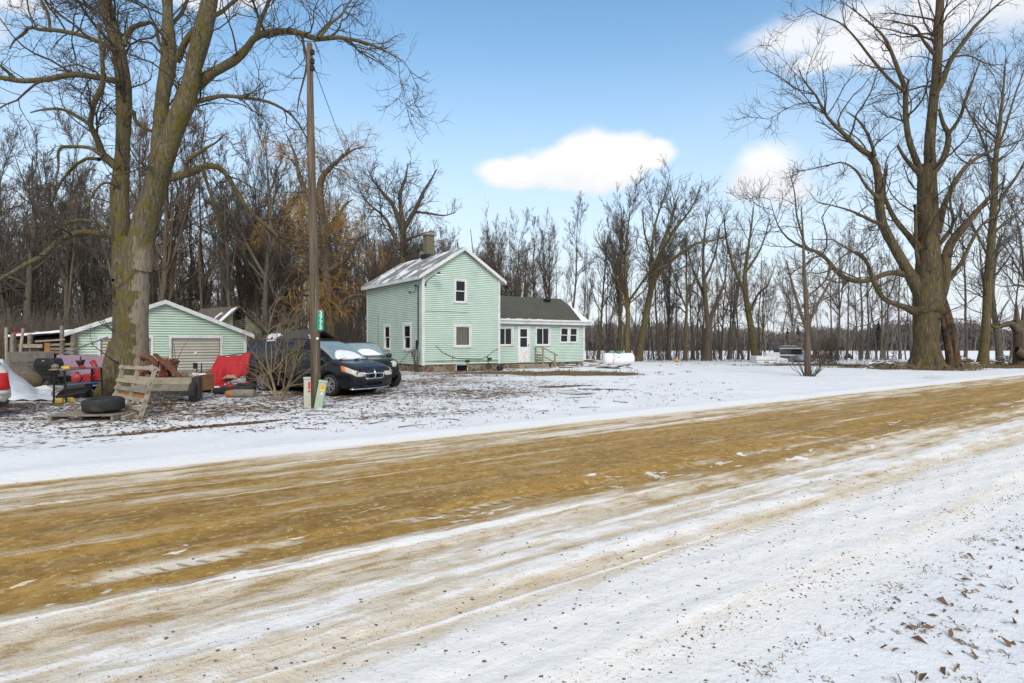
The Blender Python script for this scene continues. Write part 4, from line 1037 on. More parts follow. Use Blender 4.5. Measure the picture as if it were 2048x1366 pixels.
def willow():
    Y = 40; rng = np.random.default_rng(33); T = lambda l, d, y0=Y: traced(l, y0, d)
    limbs = [T([(668, 735, .6), (664, 690, .46), (658, 620, .42), (652, 540, .38), (646, 460, .34), (641, 400, .28)], 0),
             T([(641, 410, .34), (641, 365, .3), (655, 341, .23), (676, 321, .16), (702, 302, .09), (728, 292, .03)], -1), T([(643, 430, .28), (613, 385, .24), (598, 350, .19), (590, 310, .12), (572, 268, .04)], 1),
             T([(648, 520, .3), (605, 492, .26), (575, 476, .18), (552, 462, .12), (530, 450, .04)], -2.5), T([(655, 600, .3), (625, 565, .2), (600, 540, .14), (575, 530, .05)], 1.5),
             T([(652, 545, .28), (690, 520, .2), (715, 480, .14), (735, 470, .06)], -1.5), T([(650, 480, .25), (672, 440, .18), (690, 410, .12), (705, 400, .05)], 1.5), T([(664, 640, .3), (690, 600, .2), (720, 590, .13), (750, 600, .05)], 1)]
    lv = [dict(per_m=2.6, t0=.15, ang=(25, 70), len=.45, len_max=3.2, len_min=1.0, fall=.3, r=.5, rl=.017, rmin=.02, n=6, wig=.26, up=.02, k=4, tip=.35),
          dict(per_m=4.2, t0=.15, ang=(25, 70), len=.6, len_max=2.0, len_min=.6, fall=.3, r=.6, rl=.012, rmin=.011, n=6, wig=.22, up=-.10, k=3, tip=.5),
          dict(per_m=2.9, t0=.1, ang=(20, 60), len=.9, len_max=1.9, len_min=.7, fall=.3, r=.65, rl=.010, rmin=.0105, n=5, wig=.16, up=-.26, k=3, tip=.6)]
    limbs = [(p, [q * .75 for q in rr]) for p, rr in limbs]; s = grow(limbs, lv, rng)
    o = thing('willow_tree', 'bare willow with golden drooping twigs behind the utility pole', 'tree', g(666, Y)); rt = np.array(o.location)
    V, F = tubes_np([tuple(s[0]), tuple(s[1])]); mesh_np('trunk', V - rt, [F], M['bark_wood_brown'], o, smooth=True)
    V, F = tubes_np([tuple(q) for q in s[2:]]); mesh_np('crown', V - rt, [F], M['twig_gold'], o, smooth=True)

# ---- woodland kinds, copied out ------------------------------------------------------------
WOOD_LV = {
    'tall': [dict(count=16, t0=.30, ang=(22, 50), len=.36, fall=.6, r=.55, rl=.020, rmin=.02, n=7, wig=.13, up=.12, k=4, tip=.3),
             dict(count=9, t0=.18, ang=(22, 50), len=.45, fall=.5, r=.6, rl=.016, rmin=.013, n=6, wig=.15, up=.12, k=3, tip=.45),
             dict(count=9, t0=.15, ang=(20, 50), len=.55, fall=.4, r=.65, rl=.014, rmin=.0115, n=4, wig=.15, up=.12, k=3, tip=.6)],
    'broad': [dict(count=12, t0=.25, ang=(30, 65), len=.50, fall=.55, r=.6, rl=.022, rmin=.025, n=8, wig=.18, up=.08, k=4, tip=.3),
              dict(count=10, t0=.18, ang=(25, 60), len=.45, fall=.5, r=.6, rl=.016, rmin=.014, n=6, wig=.2, up=.08, k=3, tip=.45),
              dict(count=9, t0=.15, ang=(20, 60), len=.55, fall=.4, r=.65, rl=.014, rmin=.0115, n=4, wig=.2, up=.06, k=3, tip=.6)],
    'dense': [dict(count=18, t0=.18, ang=(16, 38), len=.50, fall=.55, r=.6, rl=.018, rmin=.022, n=7, wig=.10, up=.12, k=4, tip=.3),
              dict(count=10, t0=.2, ang=(18, 42), len=.42, fall=.5, r=.6, rl=.015, rmin=.013, n=5, wig=.12, up=.14, k=3, tip=.45),
              dict(count=9, t0=.15, ang=(18, 45), len=.55, fall=.4, r=.65, rl=.013, rmin=.011, n=4, wig=.12, up=.12, k=3, tip=.6)],
    'thin': [dict(count=10, t0=.25, ang=(25, 55), len=.26, fall=.6, r=.5, rl=.016, rmin=.016, n=6, wig=.14, up=.10, k=3, tip=.35),
             dict(count=7, t0=.2, ang=(22, 55), len=.5, fall=.5, r=.6, rl=.014, rmin=.011, n=5, wig=.15, up=.10, k=3, tip=.5),
             dict(count=7, t0=.15, ang=(20, 50), len=.55, fall=.4, r=.65, rl=.013, rmin=.0115, n=4, wig=.15, up=.1, k=3, tip=.6)],
}
def straight(h, r0, rng, bend=.25, n=9):
    p = np.zeros((n, 3)); a = rng.uniform(0, 6.28)
    for k in range(1, n):
        p[k] = p[k - 1] + np.array([rng.normal(0, bend) * h / 40, rng.normal(0, bend) * h / 40, h / (n - 1)])
    r = r0 * (1 - np.linspace(0, 1, n) ** 1.1 * .93); r[0] *= 1.45
    return p.tolist(), r.tolist()
def proto_meshes():
    out = []
    kinds = [('tall', 16, .22), ('tall', 16, .18), ('broad', 15, .30), ('broad', 15, .26), ('dense', 16, .26), ('dense', 16, .2), ('thin', 14, .11), ('thin', 15, .13), ('tall', 17, .25), ('thin', 15, .10)]
    for i, (kd, h, r) in enumerate(kinds):
        rng = np.random.default_rng(100 + i)
        limbs = [straight(h, r, rng)]
        if kd in ('broad', 'dense') or i == 8:
            # a main fork
            p, rr = limbs[0]; q = [list(p[3])]
            a = rng.uniform(0, 6.28); d = np.array([math.cos(a) * .38, math.sin(a) * .38, .9])
            for k in range(6):
                d = norm(d + rng.normal(0, .08, 3) + np.array([0, 0, .06])); q.append((np.array(q[-1]) + d * h * .095).tolist())
            limbs.append((q, np.linspace(rr[3] * .75, .02, 7).tolist()))
        s = grow(limbs, WOOD_LV[kd], rng); s[0][2] = 8
        # resample trunks with fewer rings
        s[0][0] = s[0][0][:, ::2]; s[0][1] = s[0][1][:, ::2]
        V1, F1 = tubes_np([tuple(q) for q in s[:2]]); V2, F2 = tubes_np([tuple(q) for q in s[2:]])
        out.append((kd, h, V1, F1, V2, F2))
    return out
PROTOS = []
def make_protos():
    for i, (kd, h, V1, F1, V2, F2) in enumerate(proto_meshes()):
        brown = i % 3 == 1
        a = mesh_np('trunk', V1, [F1], M['bark_wood_brown'] if brown else M['bark_wood'], None, smooth=True)
        b = mesh_np('crown', V2, [F2], M['twig_brown'] if brown else (M['twig_grey'] if i % 3 == 0 else M['twig_dark']), None, smooth=True)
        PROTOS.append((kd, h, a.data, b.data)); bpy.data.objects.remove(a); bpy.data.objects.remove(b)

def plant(i, x, y, h, rz, label, group=None, lean=(0, 0), name='bare_tree', girth=1.0, mats_=None):
    kd, hh, ma, mb = PROTOS[i]; s = h / hh
    o = thing(name, label, 'tree', (x, y, float(gz(x, y)) - .06), 0, group, rot=(lean[0], lean[1], rz))
    o.scale = (s * girth, s * girth, s)
    a = link(bpy.data.objects.new('trunk', ma), o); b = link(bpy.data.objects.new('crown', mb), o)
    if mats_:
        for ob, m in ((a, mats_[0]), (b, mats_[1])):
            ob.material_slots[0].link = 'OBJECT'; ob.material_slots[0].material = m
    return o

def woods():
    r = np.random.default_rng(77)
    lab_l = 'bare leafless tree of the crowded wood behind the garage and sheds'
    cnt = 0; used = []
    # wood behind the garage, sheds and house, thick from the edge inwards
    for k in range(2600):
        Yq = 40 + 42 * r.random() ** 1.15; px = r.uniform(-110, 760)
        x = (px - 1024) / FPX * Yq
        if px > 600 and Yq < 46: continue
        # keep clear of the buildings
        if Yq < 44 and 600 < px: continue
        if any((x - a) ** 2 + (Yq - b) ** 2 < 1.9 ** 2 for a, b in used): continue
        used.append((x, Yq)); i = int(r.choice([0, 1, 2, 3, 4, 5, 6, 7, 8, 9, 0, 8, 6, 7]))
        h = r.uniform(12.5, 17.5) * (1.0 if px < 560 else .88)
        plant(i, x, Yq, h, r.uniform(0, 6.28), lab_l, 'trees of the wood behind the outbuildings', (r.normal(0, .035), r.normal(0, .035)), girth=r.uniform(.8, 1.15)); cnt += 1
        if cnt >= 150: break
    lab_m = 'small bare tree of the grey wood showing above the house roofs'
    for k in range(78):
        Yq = r.uniform(64, 92); px = r.uniform(735, 1085); x = (px - 1024) / FPX * Yq
        plant(int(r.choice([0, 1, 4, 5, 6, 7])), x, Yq, r.uniform(11.5, 15.5), r.uniform(0, 6.28), lab_m, 'trees of the wood behind the house', (r.normal(0, .04), r.normal(0, .04)))
    # deeper wood that reads as one grey-brown mass
    PP = []; RR = []
    n = 760
    Yq = r.uniform(70, 130, n); px = r.uniform(-520, 1010, n); x = (px - 1024) / FPX * Yq
    base = np.stack([x, Yq, gz(x, Yq)], 1); h = r.uniform(9, 17, n)
    pts = np.zeros((n, 6, 3)); pts[:, 0] = base
    for k in range(1, 6): pts[:, k] = pts[:, k - 1] + np.stack([r.normal(0, .35, n), r.normal(0, .35, n), h / 5], 1)
    rad = r.uniform(.10, .24, n)[:, None] * np.linspace(1, .2, 6)[None]
    c1 = spawn(pts, rad, h, dict(count=10, t0=.2, ang=(20, 55), len=.34, fall=.5, r=.5, rl=.016, rmin=.03, n=5, wig=.15, up=.1), r)
    c2 = spawn(*c1, dict(count=6, t0=.15, ang=(20, 55), len=.5, fall=.4, r=.6, rl=.014, rmin=.02, n=4, wig=.15, up=.1), r)
    V, F = tubes_np([(pts, rad, 5), (c1[0], c1[1], 3), (c2[0], c2[1], 3)])
    o = mesh_np('deep_wood', V, [F], M['twig_grey'], smooth=True); tag(o, 'far trunks and branches deep in the wood', kind='stuff')
    # undergrowth of upright canes
    n = 8000
    Yq = 37 + 40 * r.random(n) ** 1.1; px = r.uniform(-320, 770, n); x = (px - 1024) / FPX * Yq
    k = ~((px > 560) & (Yq < 44)); Yq = Yq[k]; x = x[k]; n = len(x)
    base = np.stack([x, Yq, gz(x, Yq)], 1); h = r.uniform(1.2, 4.2, n)
    pts = np.zeros((n, 5, 3)); pts[:, 0] = base; d = norm(np.stack([r.normal(0, .22, n), r.normal(0, .22, n), np.ones(n)], 1))
    for j in range(1, 5):
        d = norm(d + r.normal(0, .12, (n, 3))); pts[:, j] = pts[:, j - 1] + d * (h / 4)[:, None]
    rad = r.uniform(.012, .032, n)[:, None] * np.linspace(1, .35, 5)[None]
    c1 = spawn(pts, rad, h, dict(count=7, t0=.25, ang=(20, 60), len=.42, fall=.5, r=.6, rl=.014, rmin=.009, n=4, wig=.2, up=.06), r)
    h_ = n // 2; hc = len(c1[0]) // 2
    for a_, b_, e_, f_, mm, lab in ((0, h_, 0, hc, 'twig_brown', 'brown leafless undergrowth along the edge of the wood'), (h_, n, hc, 99 * n, 'twig_grey', 'grey leafless undergrowth along the edge of the wood')):
        V, F = tubes_np([(pts[a_:b_], rad[a_:b_], 3), (c1[0][e_:f_], c1[1][e_:f_], 3)])
        tag(mesh_np('undergrowth', V, [F], M[mm], smooth=True), lab, kind='stuff')

def row_of_trees():
    """the open row between the yard and the field"""
    r = np.random.default_rng(55); G_ = 'trees in the open row before the field'
    D = (M['bark_wood'], M['twig_dark']); B = (M['bark_mossy'], M['twig_dark'])
    rows = [  # px of foot, depth, top px, kind, lean (x tilt right), girth, label
        (1140, 54, 375, 1, .0, 1.0, 'tall forked tree rising straight above the low wing roof', D),
        (1066, 62, 470, 6, -.05, 1.2, 'thin dark tree peeping over the ridge of the low wing', D),
        (1196, 55, 425, 0, -.10, .9, 'tree leaning towards the house just beyond the wing corner', B),
        (1214, 58, 470, 7, .02, 1.2, 'thin sapling between the wing corner and the gas tank', D),
        (1236, 53, 400, 4, .02, 1.15, 'mossy tree directly behind the green-capped gas tank', B),
        (1259, 50, 372, 5, -.02, 1.75, 'thickest dark trunk with a dense upright crown behind the gas tank end', B),
        (1296, 60, 460, 9, .03, 1.2, 'thin pole-like tree right behind the leaning tree by the tank', D),
        (1319, 55, 410, 1, -.03, .95, 'straight brown tree by the orange bag', D),
        (1337, 57, 440, 6, .03, 1.3, 'thin tree growing just short of the orange bag', D),
        (1352, 62, 450, 9, .0, 1.2, 'thin far tree right behind the orange bag', D),
        (1370, 52, 415, 3, .02, .95, 'mossy forked tree just past the orange bag', B),
        (1396, 60, 470, 7, -.04, 1.1, 'thin tree between the orange bag and the stout low-forked tree', D),
        (1440, 62, 450, 9, .03, 1.2, 'thin tree right of the stout low-forked tree', D),
        (1457, 56, 470, 6, -.02, 1.3, 'slim dark tree midway between two forked trees', D),
        (1476, 60, 480, 7, .06, 1.3, 'crooked small tree short of the white truck cap', D),
        (1531, 56, 500, 6, .05, 1.5, 'short dark tree rising behind the white truck cap', B),
        (1660, 60, 470, 7, .0, 1.2, 'slim tree behind the rusty scrap beyond the young tree', D),
        (1692, 58, 430, 1, -.03, .8, 'slim grey tree at the field edge past the rusty scrap', D),
        (1722, 62, 420, 7, .02, 1.4, 'first of two close trunks at the field edge', D),
        (1737, 62, 410, 9, -.02, 1.6, 'second of two close trunks at the field edge', D),
        (1768, 70, 450, 6, .03, 1.3, 'thin field-edge tree before the dark evergreen', D),
        (1800, 66, 420, 0, -.05, .8, 'slender tree seen just before the giant roadside trunk', D),
        (1930, 50, 330, 1, .04, .8, 'reddish tree between the rotten trunk and the straight olive tree', (M['bark_wood_brown'], M['twig_brown'])),
        (2022, 55, 420, 0, .03, .8, 'slim tree behind the splintered broken trunk', D),
        (2062, 48, 300, 2, -.05, .9, 'broad tree at the far end of the roadside row', D),
        (2100, 60, 350, 3, -.05, 1.0, 'tree outside the end of the roadside row', D),
        (1100, 60, 440, 4, .04, .9, 'bushy tree half hidden behind the ridge of the wing roof', D),
        (1164, 66, 480, 7, .03, 1.3, 'thin tree rising behind the end of the wing roof', D),
    ]
    for px, Yq, top, i, lean, girth, lab, mm in rows:
        x = (px - 1024) / FPX * Yq; h = (CAM_H + (683 - top) / FPX * Yq) * .88 + .3; girth *= .85
        plant(i, x, Yq, h, r.uniform(0, 6.28), lab, G_, (r.normal(0, .02), lean), girth=girth, mats_=mm)
    for k in range(30):
        px = [1186, 1205, 1224, 1247, 1284, 1307, 1328, 1345, 1361, 1381, 1390, 1405, 1428, 1449, 1466, 1484, 1494, 1519, 1545, 1562, 1590, 1640, 1676, 1704, 1752, 1784, 1816, 1088, 1116, 1152][k] + r.normal(0, 3); Yq = r.uniform(52, 66); x = (px - 1024) / FPX * Yq
        plant(int(r.choice([6, 7, 9, 1, 6])), x, Yq, r.uniform(6, 13), r.uniform(0, 6.28), 'thin pole-like sapling among the bigger trees of the open row', 'saplings of the open row', (r.normal(0, .09), r.normal(0, .09)), girth=r.uniform(.6, 1.2), mats_=D if k % 3 else (M['bark_wood'], M['twig_grey']))
    for k in range(24):
        px = 1085 + (k + r.random()) * 30.4; Yq = r.uniform(56, 76); x = (px - 1024) / FPX * Yq
        plant(int(r.choice([0, 1, 2, 3, 6, 7, 4])), x, Yq, r.uniform(8, 15), r.uniform(0, 6.28), 'fine-twigged grey tree in the back of the open row before the field', 'back trees of the open row', (r.normal(0, .07), r.normal(0, .07)), girth=r.uniform(.5, .85), mats_=(M['bark_wood'], M['twig_grey'] if k % 2 else M['twig_brown']))
    # two that need their own shape
    rng = np.random.default_rng(41)
    lv = [dict(per_m=1.5, t0=.2, ang=(22, 55), len=.36, len_max=2.8, len_min=1.0, fall=.3, r=.5, rl=.017, rmin=.022, n=6, wig=.16, up=.10, k=4, tip=.35),
          dict(per_m=2.8, t0=.15, ang=(20, 55), len=.55, len_max=2.2, len_min=.6, fall=.3, r=.6, rl=.013, rmin=.014, n=5, wig=.16, up=.1, k=3, tip=.5),
          dict(per_m=3.2, t0=.15, ang=(20, 50), len=.6, len_max=1.2, len_min=.3, fall=.3, r=.65, rl=.011, rmin=.010, n=4, wig=.16, up=.1, k=3, tip=.6)]
    T = lambda l, d, y0: traced(l, y0, d)
    Yq = 51
    s = grow([T([(1276, 733, .45), (1279, 705, .34), (1287, 660, .30), (1298, 600, .27), (1310, 545, .23), (1325, 490, .18), (1343, 440, .11), (1355, 395, .04)], 0, Yq), T([(1306, 560, .2), (1345, 520, .14), (1385, 490, .1), (1430, 480, .06), (1460, 470, .02)], -1.5, Yq),
              T([(1300, 590, .18), (1302, 520, .14), (1310, 450, .1), (1330, 390, .06), (1340, 350, .02)], 1, Yq), T([(1316, 515, .15), (1350, 460, .11), (1380, 420, .07), (1400, 380, .02)], 1.5, Yq), T([(1312, 535, .1), (1290, 470, .08), (1285, 420, .03)], -1, Yq)], lv, rng)
    tree_object('bare_tree', 'large tree leaning away from the gas tank with a wide crown', 'tree', g(1276, Yq), s, 1, M['bark_mossy'], M['twig_dark'], G_)
    Yq = 52
    s = grow([T([(1413, 735, .62), (1414, 715, .44), (1416, 690, .38), (1417, 660, .34), (1420, 640, .22), (1435, 600, .14), (1450, 560, .07), (1455, 500, .02)], 0, Yq), T([(1417, 665, .26), (1413, 620, .2), (1409, 570, .16), (1406, 520, .12), (1410, 460, .07), (1418, 420, .02)], -1, Yq),
              T([(1412, 600, .15), (1395, 560, .1), (1380, 520, .06), (1372, 470, .02)], 1, Yq), T([(1408, 560, .12), (1430, 510, .08), (1440, 450, .03)], -1.2, Yq)], lv, rng)
    tree_object('bare_tree', 'stout low-forked tree with a ruddy top between gas tank and white truck cap', 'tree', g(1414, Yq), s, 1, M['bark_wood_brown'], M['twig_brown'], G_)
    Yq = 52
    s = grow([T([(1513, 724, .42), (1509, 700, .33), (1503, 660, .28), (1496, 620, .25), (1489, 570, .2), (1493, 520, .14), (1502, 460, .09), (1508, 405, .02)], 0, Yq), T([(1490, 585, .17), (1470, 540, .13), (1455, 490, .1), (1447, 430, .04)], -1, Yq), T([(1497, 630, .14), (1515, 590, .1), (1535, 570, .07), (1550, 530, .02)], 1, Yq),
              T([(1491, 545, .12), (1520, 500, .08), (1540, 440, .03)], 1, Yq)], lv, rng)
    tree_object('bare_tree', 'mossy tree with a curved leaning trunk beside the white truck cap', 'tree', g(1513, Yq), s, 1, M['bark_mossy'], M['twig_dark'], G_)
    # brush between the trunks
    r2 = np.random.default_rng(66); n = 420
    Yb = r2.uniform(49, 62, n); px = np.where(r2.random(n) < .8, r2.uniform(1175, 1490, n), r2.uniform(1630, 1800, n)); x = (px - 1024) / FPX * Yb
    base = np.stack([x, Yb, gz(x, Yb)], 1); h = r2.uniform(.8, 3.4, n); pts = np.zeros((n, 5, 3)); pts[:, 0] = base; d = norm(np.stack([r2.normal(0, .2, n), r2.normal(0, .2, n), np.ones(n)], 1))
    for j in range(1, 5):
        d = norm(d + r2.normal(0, .12, (n, 3))); pts[:, j] = pts[:, j - 1] + d * (h / 4)[:, None]
    rad = r2.uniform(.012, .03, n)[:, None] * np.linspace(1, .35, 5)[None]
    c1 = spawn(pts, rad, h, dict(count=6, t0=.25, ang=(20, 60), len=.42, fall=.5, r=.6, rl=.014, rmin=.01, n=4, wig=.2, up=.06), r2)
    V, F = tubes_np([(pts, rad, 3), (c1[0], c1[1], 3)])
    tag(mesh_np('brush', V, [F], M['twig_dark'], smooth=True), 'thin leafless brush between the trunks of the open row', kind='stuff')

def young_tree():
    Y = 29; rng = np.random.default_rng(43); T = lambda l, d: traced(l, Y, d)
    lv = [dict(per_m=2.4, t0=.1, ang=(30, 65), len=.5, len_max=2.2, len_min=.6, fall=.4, r=.5, rl=.014, rmin=.011, n=6, wig=.16, up=.06, k=4, tip=.4),
          dict(per_m=2.6, t0=.15, ang=(25, 60), len=.5, len_max=1.1, len_min=.3, fall=.3, r=.6, rl=.011, rmin=.0075, n=5, wig=.16, up=.06, k=3, tip=.5),
          dict(per_m=2.8, t0=.15, ang=(20, 60), len=.6, len_max=.6, len_min=.2, fall=.3, r=.65, rl=.01, rmin=.006, n=4, wig=.16, up=.06, k=3, tip=.6)]
    s = grow([T([(1616, 757, .22), (1616, 745, .165), (1615, 715, .15), (1615, 680, .14), (1614, 640, .125), (1611, 590, .10), (1608, 530, .075), (1606, 470, .05), (1602, 410, .02)], 0), T([(1615, 665, .09), (1600, 620, .07), (1585, 570, .05), (1572, 520, .02)], -.8), T([(1615, 650, .09), (1640, 600, .065), (1665, 555, .045), (1690, 520, .02)], .8)], lv, rng)
    tree_object('young_tree', 'young bare tree standing alone in the snow with sprouts at its foot', 'tree', g(1616, Y), s, 1, M['bark_wood_brown'], M['twig_grey'])
    # sprouts round the foot: one shrub
    n = 26; r = np.random.default_rng(9); x0, y0, z0 = g(1617, Y - .05); pts = np.zeros((n, 5, 3)); a = r.uniform(0, 6.28, n)
    pts[:, 0] = np.stack([x0 + .25 * np.cos(a), y0 + .25 * np.sin(a), np.full(n, z0 - .02)], 1); d = norm(np.stack([np.cos(a) * .55, np.sin(a) * .4, r.uniform(.4, 1, n)], 1)); L = r.uniform(.4, 1.35, n)
    for j in range(1, 5):
        d = norm(d + r.normal(0, .12, (n, 3)) + np.array([0, 0, .05])); pts[:, j] = pts[:, j - 1] + d * (L / 4)[:, None]
    rad = np.full((n, 1), .016) * np.linspace(1, .4, 5)[None]; c = spawn(pts, rad, L, dict(count=3, t0=.3, ang=(20, 50), len=.5, rmin=.006, n=4), r)
    V, F = tubes_np([(pts, rad, 4), (c[0], c[1], 3)])
    tag(mesh_np('sprouting_shrub', V, [F], M['twig_dark'], smooth=True), 'dark leafless sprouts crowding the foot of the young tree', 'shrub')
    # tawny bush behind it
    for px, Yb, h, lab in ((1655, 44, 2.7, 'tawny dry bush behind the young lone tree'),):
        n = 70; x0, y0, z0 = g(px, Yb); pts = np.zeros((n, 5, 3)); pts[:, 0] = np.stack([x0 + r.normal(0, .5, n), y0 + r.normal(0, .3, n), np.full(n, z0)], 1); d = norm(np.stack([r.normal(0, .45, n), r.normal(0, .4, n), np.ones(n)], 1)); L = r.uniform(.5, 1, n) * h
        for j in range(1, 5):
            d = norm(d + r.normal(0, .15, (n, 3))); pts[:, j] = pts[:, j - 1] + d * (L / 4)[:, None]
        rad = np.full((n, 1), .018) * np.linspace(1, .4, 5)[None]; c = spawn(pts, rad, L, dict(count=9, t0=.3, ang=(20, 60), len=.42, rmin=.011, n=4, wig=.2), r)
        V, F = tubes_np([(pts, rad, 3), (c[0], c[1], 3)]); tag(mesh_np('dry_bush', V, [F], M['twig_brown'], smooth=True), lab, 'bush')

def pole_shrub():
    Y = 16.6; rng = np.random.default_rng(47)
    T = lambda l, d, y0=Y: traced(l, y0, d)
    limbs = [T([(558, 808, .085), (552, 790, .06), (546, 765, .05), (541, 749, .045)], 0), T([(541, 752, .03), (521, 725, .022), (501, 698, .015), (490, 680, .007)], -.4),
             T([(540, 750, .034), (534, 723, .03), (532, 698, .027), (534, 675, .023), (537, 663, .021), (541, 640, .017), (551, 610, .012), (560, 592, .006)], .3), T([(536, 664, .016), (526, 652, .012), (518, 642, .009), (508, 626, .005)], -.2), T([(537, 664, .016), (545, 655, .013), (563, 648, .010), (582, 640, .005)], .4),
             T([(542, 748, .028), (543, 712, .022), (542, 687, .012)], .5), T([(546, 744, .03), (553, 710, .026), (562, 683, .021), (583, 642, .013), (600, 608, .005)], -.5), T([(550, 739, .028), (577, 709, .021), (598, 697, .014), (612, 680, .006)], .5),
             T([(556, 770, .03), (562, 731, .023), (567, 701, .013), (570, 680, .006)], .2), T([(566, 795, .036), (581, 757, .026), (590, 728, .02), (597, 700, .011), (606, 680, .005)], -.4), T([(570, 800, .03), (588, 740, .022), (604, 712, .014), (618, 700, .006)], .3),
             T([(556, 785, .028), (581, 769, .024), (597, 755, .021), (623, 736, .012), (640, 722, .005)], -.5), T([(556, 800, .026), (535, 770, .02), (512, 752, .013), (498, 740, .006)], .3), T([(560, 804, .03), (575, 775, .022), (602, 768, .014), (625, 765, .006)], -.3),
             T([(562, 805, .03), (571, 745, .024), (575, 690, .017), (578, 655, .007)], .2), T([(553, 800, .03), (528, 748, .02), (515, 715, .012), (512, 690, .005)], .6)]
    lv = [dict(per_m=7, t0=.2, ang=(25, 60), len=.5, len_max=.9, len_min=.25, fall=.3, r=.6, rl=.012, rmin=.005, n=6, wig=.2, up=.05, k=4, tip=.45),
          dict(per_m=5, t0=.15, ang=(25, 60), len=.55, len_max=.4, len_min=.12, fall=.3, r=.6, rl=.013, rmin=.004, n=4, wig=.2, up=.05, k=3, tip=.6)]
    limbs = [(p, [q * .72 for q in rr]) for p, rr in limbs]; s = grow(limbs, lv, rng); s[0][2] = 8
    V, F = tubes_np([tuple(q) for q in s])
    tag(mesh_np('leafless_shrub', V, [F], M['shrub_stem'], smooth=True), 'pale many-stemmed leafless shrub in front of the dark minivan', 'shrub')

def far_woods():
    r = np.random.default_rng(91); n = 5200
    Yq = r.uniform(330, 440, n); px = r.uniform(930, 2350, n); x = (px - 1024) / FPX * Yq; h = r.uniform(8, 14, n) * (1 + .18 * np.sin(px * .011) + .1 * np.sin(px * .043)); w = r.uniform(2.2, 5, n)
    # each far crown: a ragged leafless dome of a few crossing sprays
    V = []; F = []
    base = np.stack([x, Yq, gz(x, Yq)], 1); pts = np.zeros((n, 4, 3)); pts[:, 0] = base; d = norm(np.stack([r.normal(0, .05, n), r.normal(0, .05, n), np.ones(n)], 1))
    for j in range(1, 4): pts[:, j] = pts[:, j - 1] + d * (h / 3)[:, None] + r.normal(0, .2, (n, 3))
    rad = r.uniform(.3, .5, n)[:, None] * np.linspace(1, .45, 4)[None]
    c1 = spawn(pts, rad, h, dict(count=9, t0=.12, ang=(20, 60), len=.5, fall=.5, r=.9, rl=.05, rmin=.22, n=4, wig=.15, up=.1, tip=.6), r)
    V, F = tubes_np([(pts, rad, 4), (c1[0], c1[1], 3)])
    tag(mesh_np('far_wood', V, [F], M['far_wood'], smooth=True), 'grey-brown wood along the far side of the snowy field', kind='stuff')
    for px, Yb, h, lab in ((1757, 330, 17, 'dark evergreen standing out of the far wood beside the giant tree'), (1596, 345, 14.5, 'dark evergreen in the far wood above the grey camper top'), (1575, 350, 13.5, 'smaller dark evergreen next to the one above the camper top'), (1330, 345, 12, 'dark evergreen in the far wood behind the orange bag')):
        x0, y0, z0 = g(px, Yb); o = thing('evergreen_tree', lab, 'tree', (x0, y0, z0), 0, 'evergreens in the far wood')
        MB().tube([(0, 0, 0), (0, 0, h * .9)], [.3, .08], 6).build('trunk', M['bark_wood'], o)
        m = 1500; tt = r.random(m) ** .8; zz = h * (.12 + .88 * tt); a = r.uniform(0, 6.28, m); rr = (1.02 - tt) * h * .24 * r.uniform(.5, 1.15, m)
        p0 = np.stack([np.zeros(m), np.zeros(m), zz], 1); p1 = np.stack([rr * np.cos(a), rr * np.sin(a), zz - rr * .3], 1)
        sd = np.stack([-np.sin(a), np.cos(a), r.normal(0, .4, m)], 1) * (.35 + .25 * r.random(m))[:, None]; md = p0 * .4 + p1 * .6
        Vq = np.stack([p0, md + sd, p1, md - sd], 1).reshape(-1, 3); i = np.arange(m) * 4
        mesh_np('crown', Vq, [np.stack([i, i + 1, i + 2, i + 3], 1)], M['evergreen'], o)
# ================================================================== buildings
class Frame:
    """a building's own axes: x along the front, y to the back"""
    def __init__(s, cx, cy, deg):
        s.c = (cx, cy); a = R_(deg); s.a = a; s.d = (math.cos(a), math.sin(a)); s.n = (-math.sin(a), math.cos(a))
    def front(s, px, py, y):
        k = (px - 1024) / FPX
        x = (k * (s.c[1] + s.n[1] * y) - s.c[0] - s.n[0] * y) / (s.d[0] - k * s.d[1])
        Y = s.c[1] + s.d[1] * x + s.n[1] * y
        return x, CAM_H - (py - 683) / FPX * Y
    def side(s, px, py, x):
        k = (px - 1024) / FPX
        y = (k * (s.c[1] + s.d[1] * x) - s.c[0] - s.d[0] * x) / (s.n[0] - k * s.n[1])
        Y = s.c[1] + s.d[1] * x + s.n[1] * y
        return y, CAM_H - (py - 683) / FPX * Y

def lap_wall(b, org, dr, out, length, z0, z1, pitch, holes=(), peak=None):
    """clapboards: each course tilts out to its lower lip; holes are (a0,a1,z0,z1)"""
    z = z0; top = peak[1] if peak else z1
    def pt(a, zz, o): return (org[0] + dr[0] * a + out[0] * o, org[1] + dr[1] * a + out[1] * o, zz)
    def span(zz):
        if zz <= z1 or not peak: return 0, length
        f = (zz - z1) / (peak[1] - z1)
        return peak[0] * f, length + (peak[0] - length) * f
    while z < top - 1e-4:
        zt = min(z + pitch, top)
        if not peak: zt = min(zt, z1)
        l0, l1 = span(z); u0, u1 = span(zt)
        hs = sorted([h for h in holes if h[2] < (z + zt) / 2 < h[3]])
        segs = []; a = None
        xs = [(l0, u0)]
        for h in hs: xs += [(h[0], h[0]), (h[1], h[1])]
        xs.append((l1, u1))
        for k in range(0, len(xs), 2):
            (a0, b0), (a1, b1) = xs[k], xs[k + 1]
            if a1 - a0 < .01: continue
            b.add([pt(a0, z, .024), pt(a1, z, .024), pt(b1, zt, .004), pt(b0, zt, .004), pt(a0, z, .0), pt(a1, z, .0)], [[0, 1, 2, 3], [4, 5, 1, 0]])
        z = zt

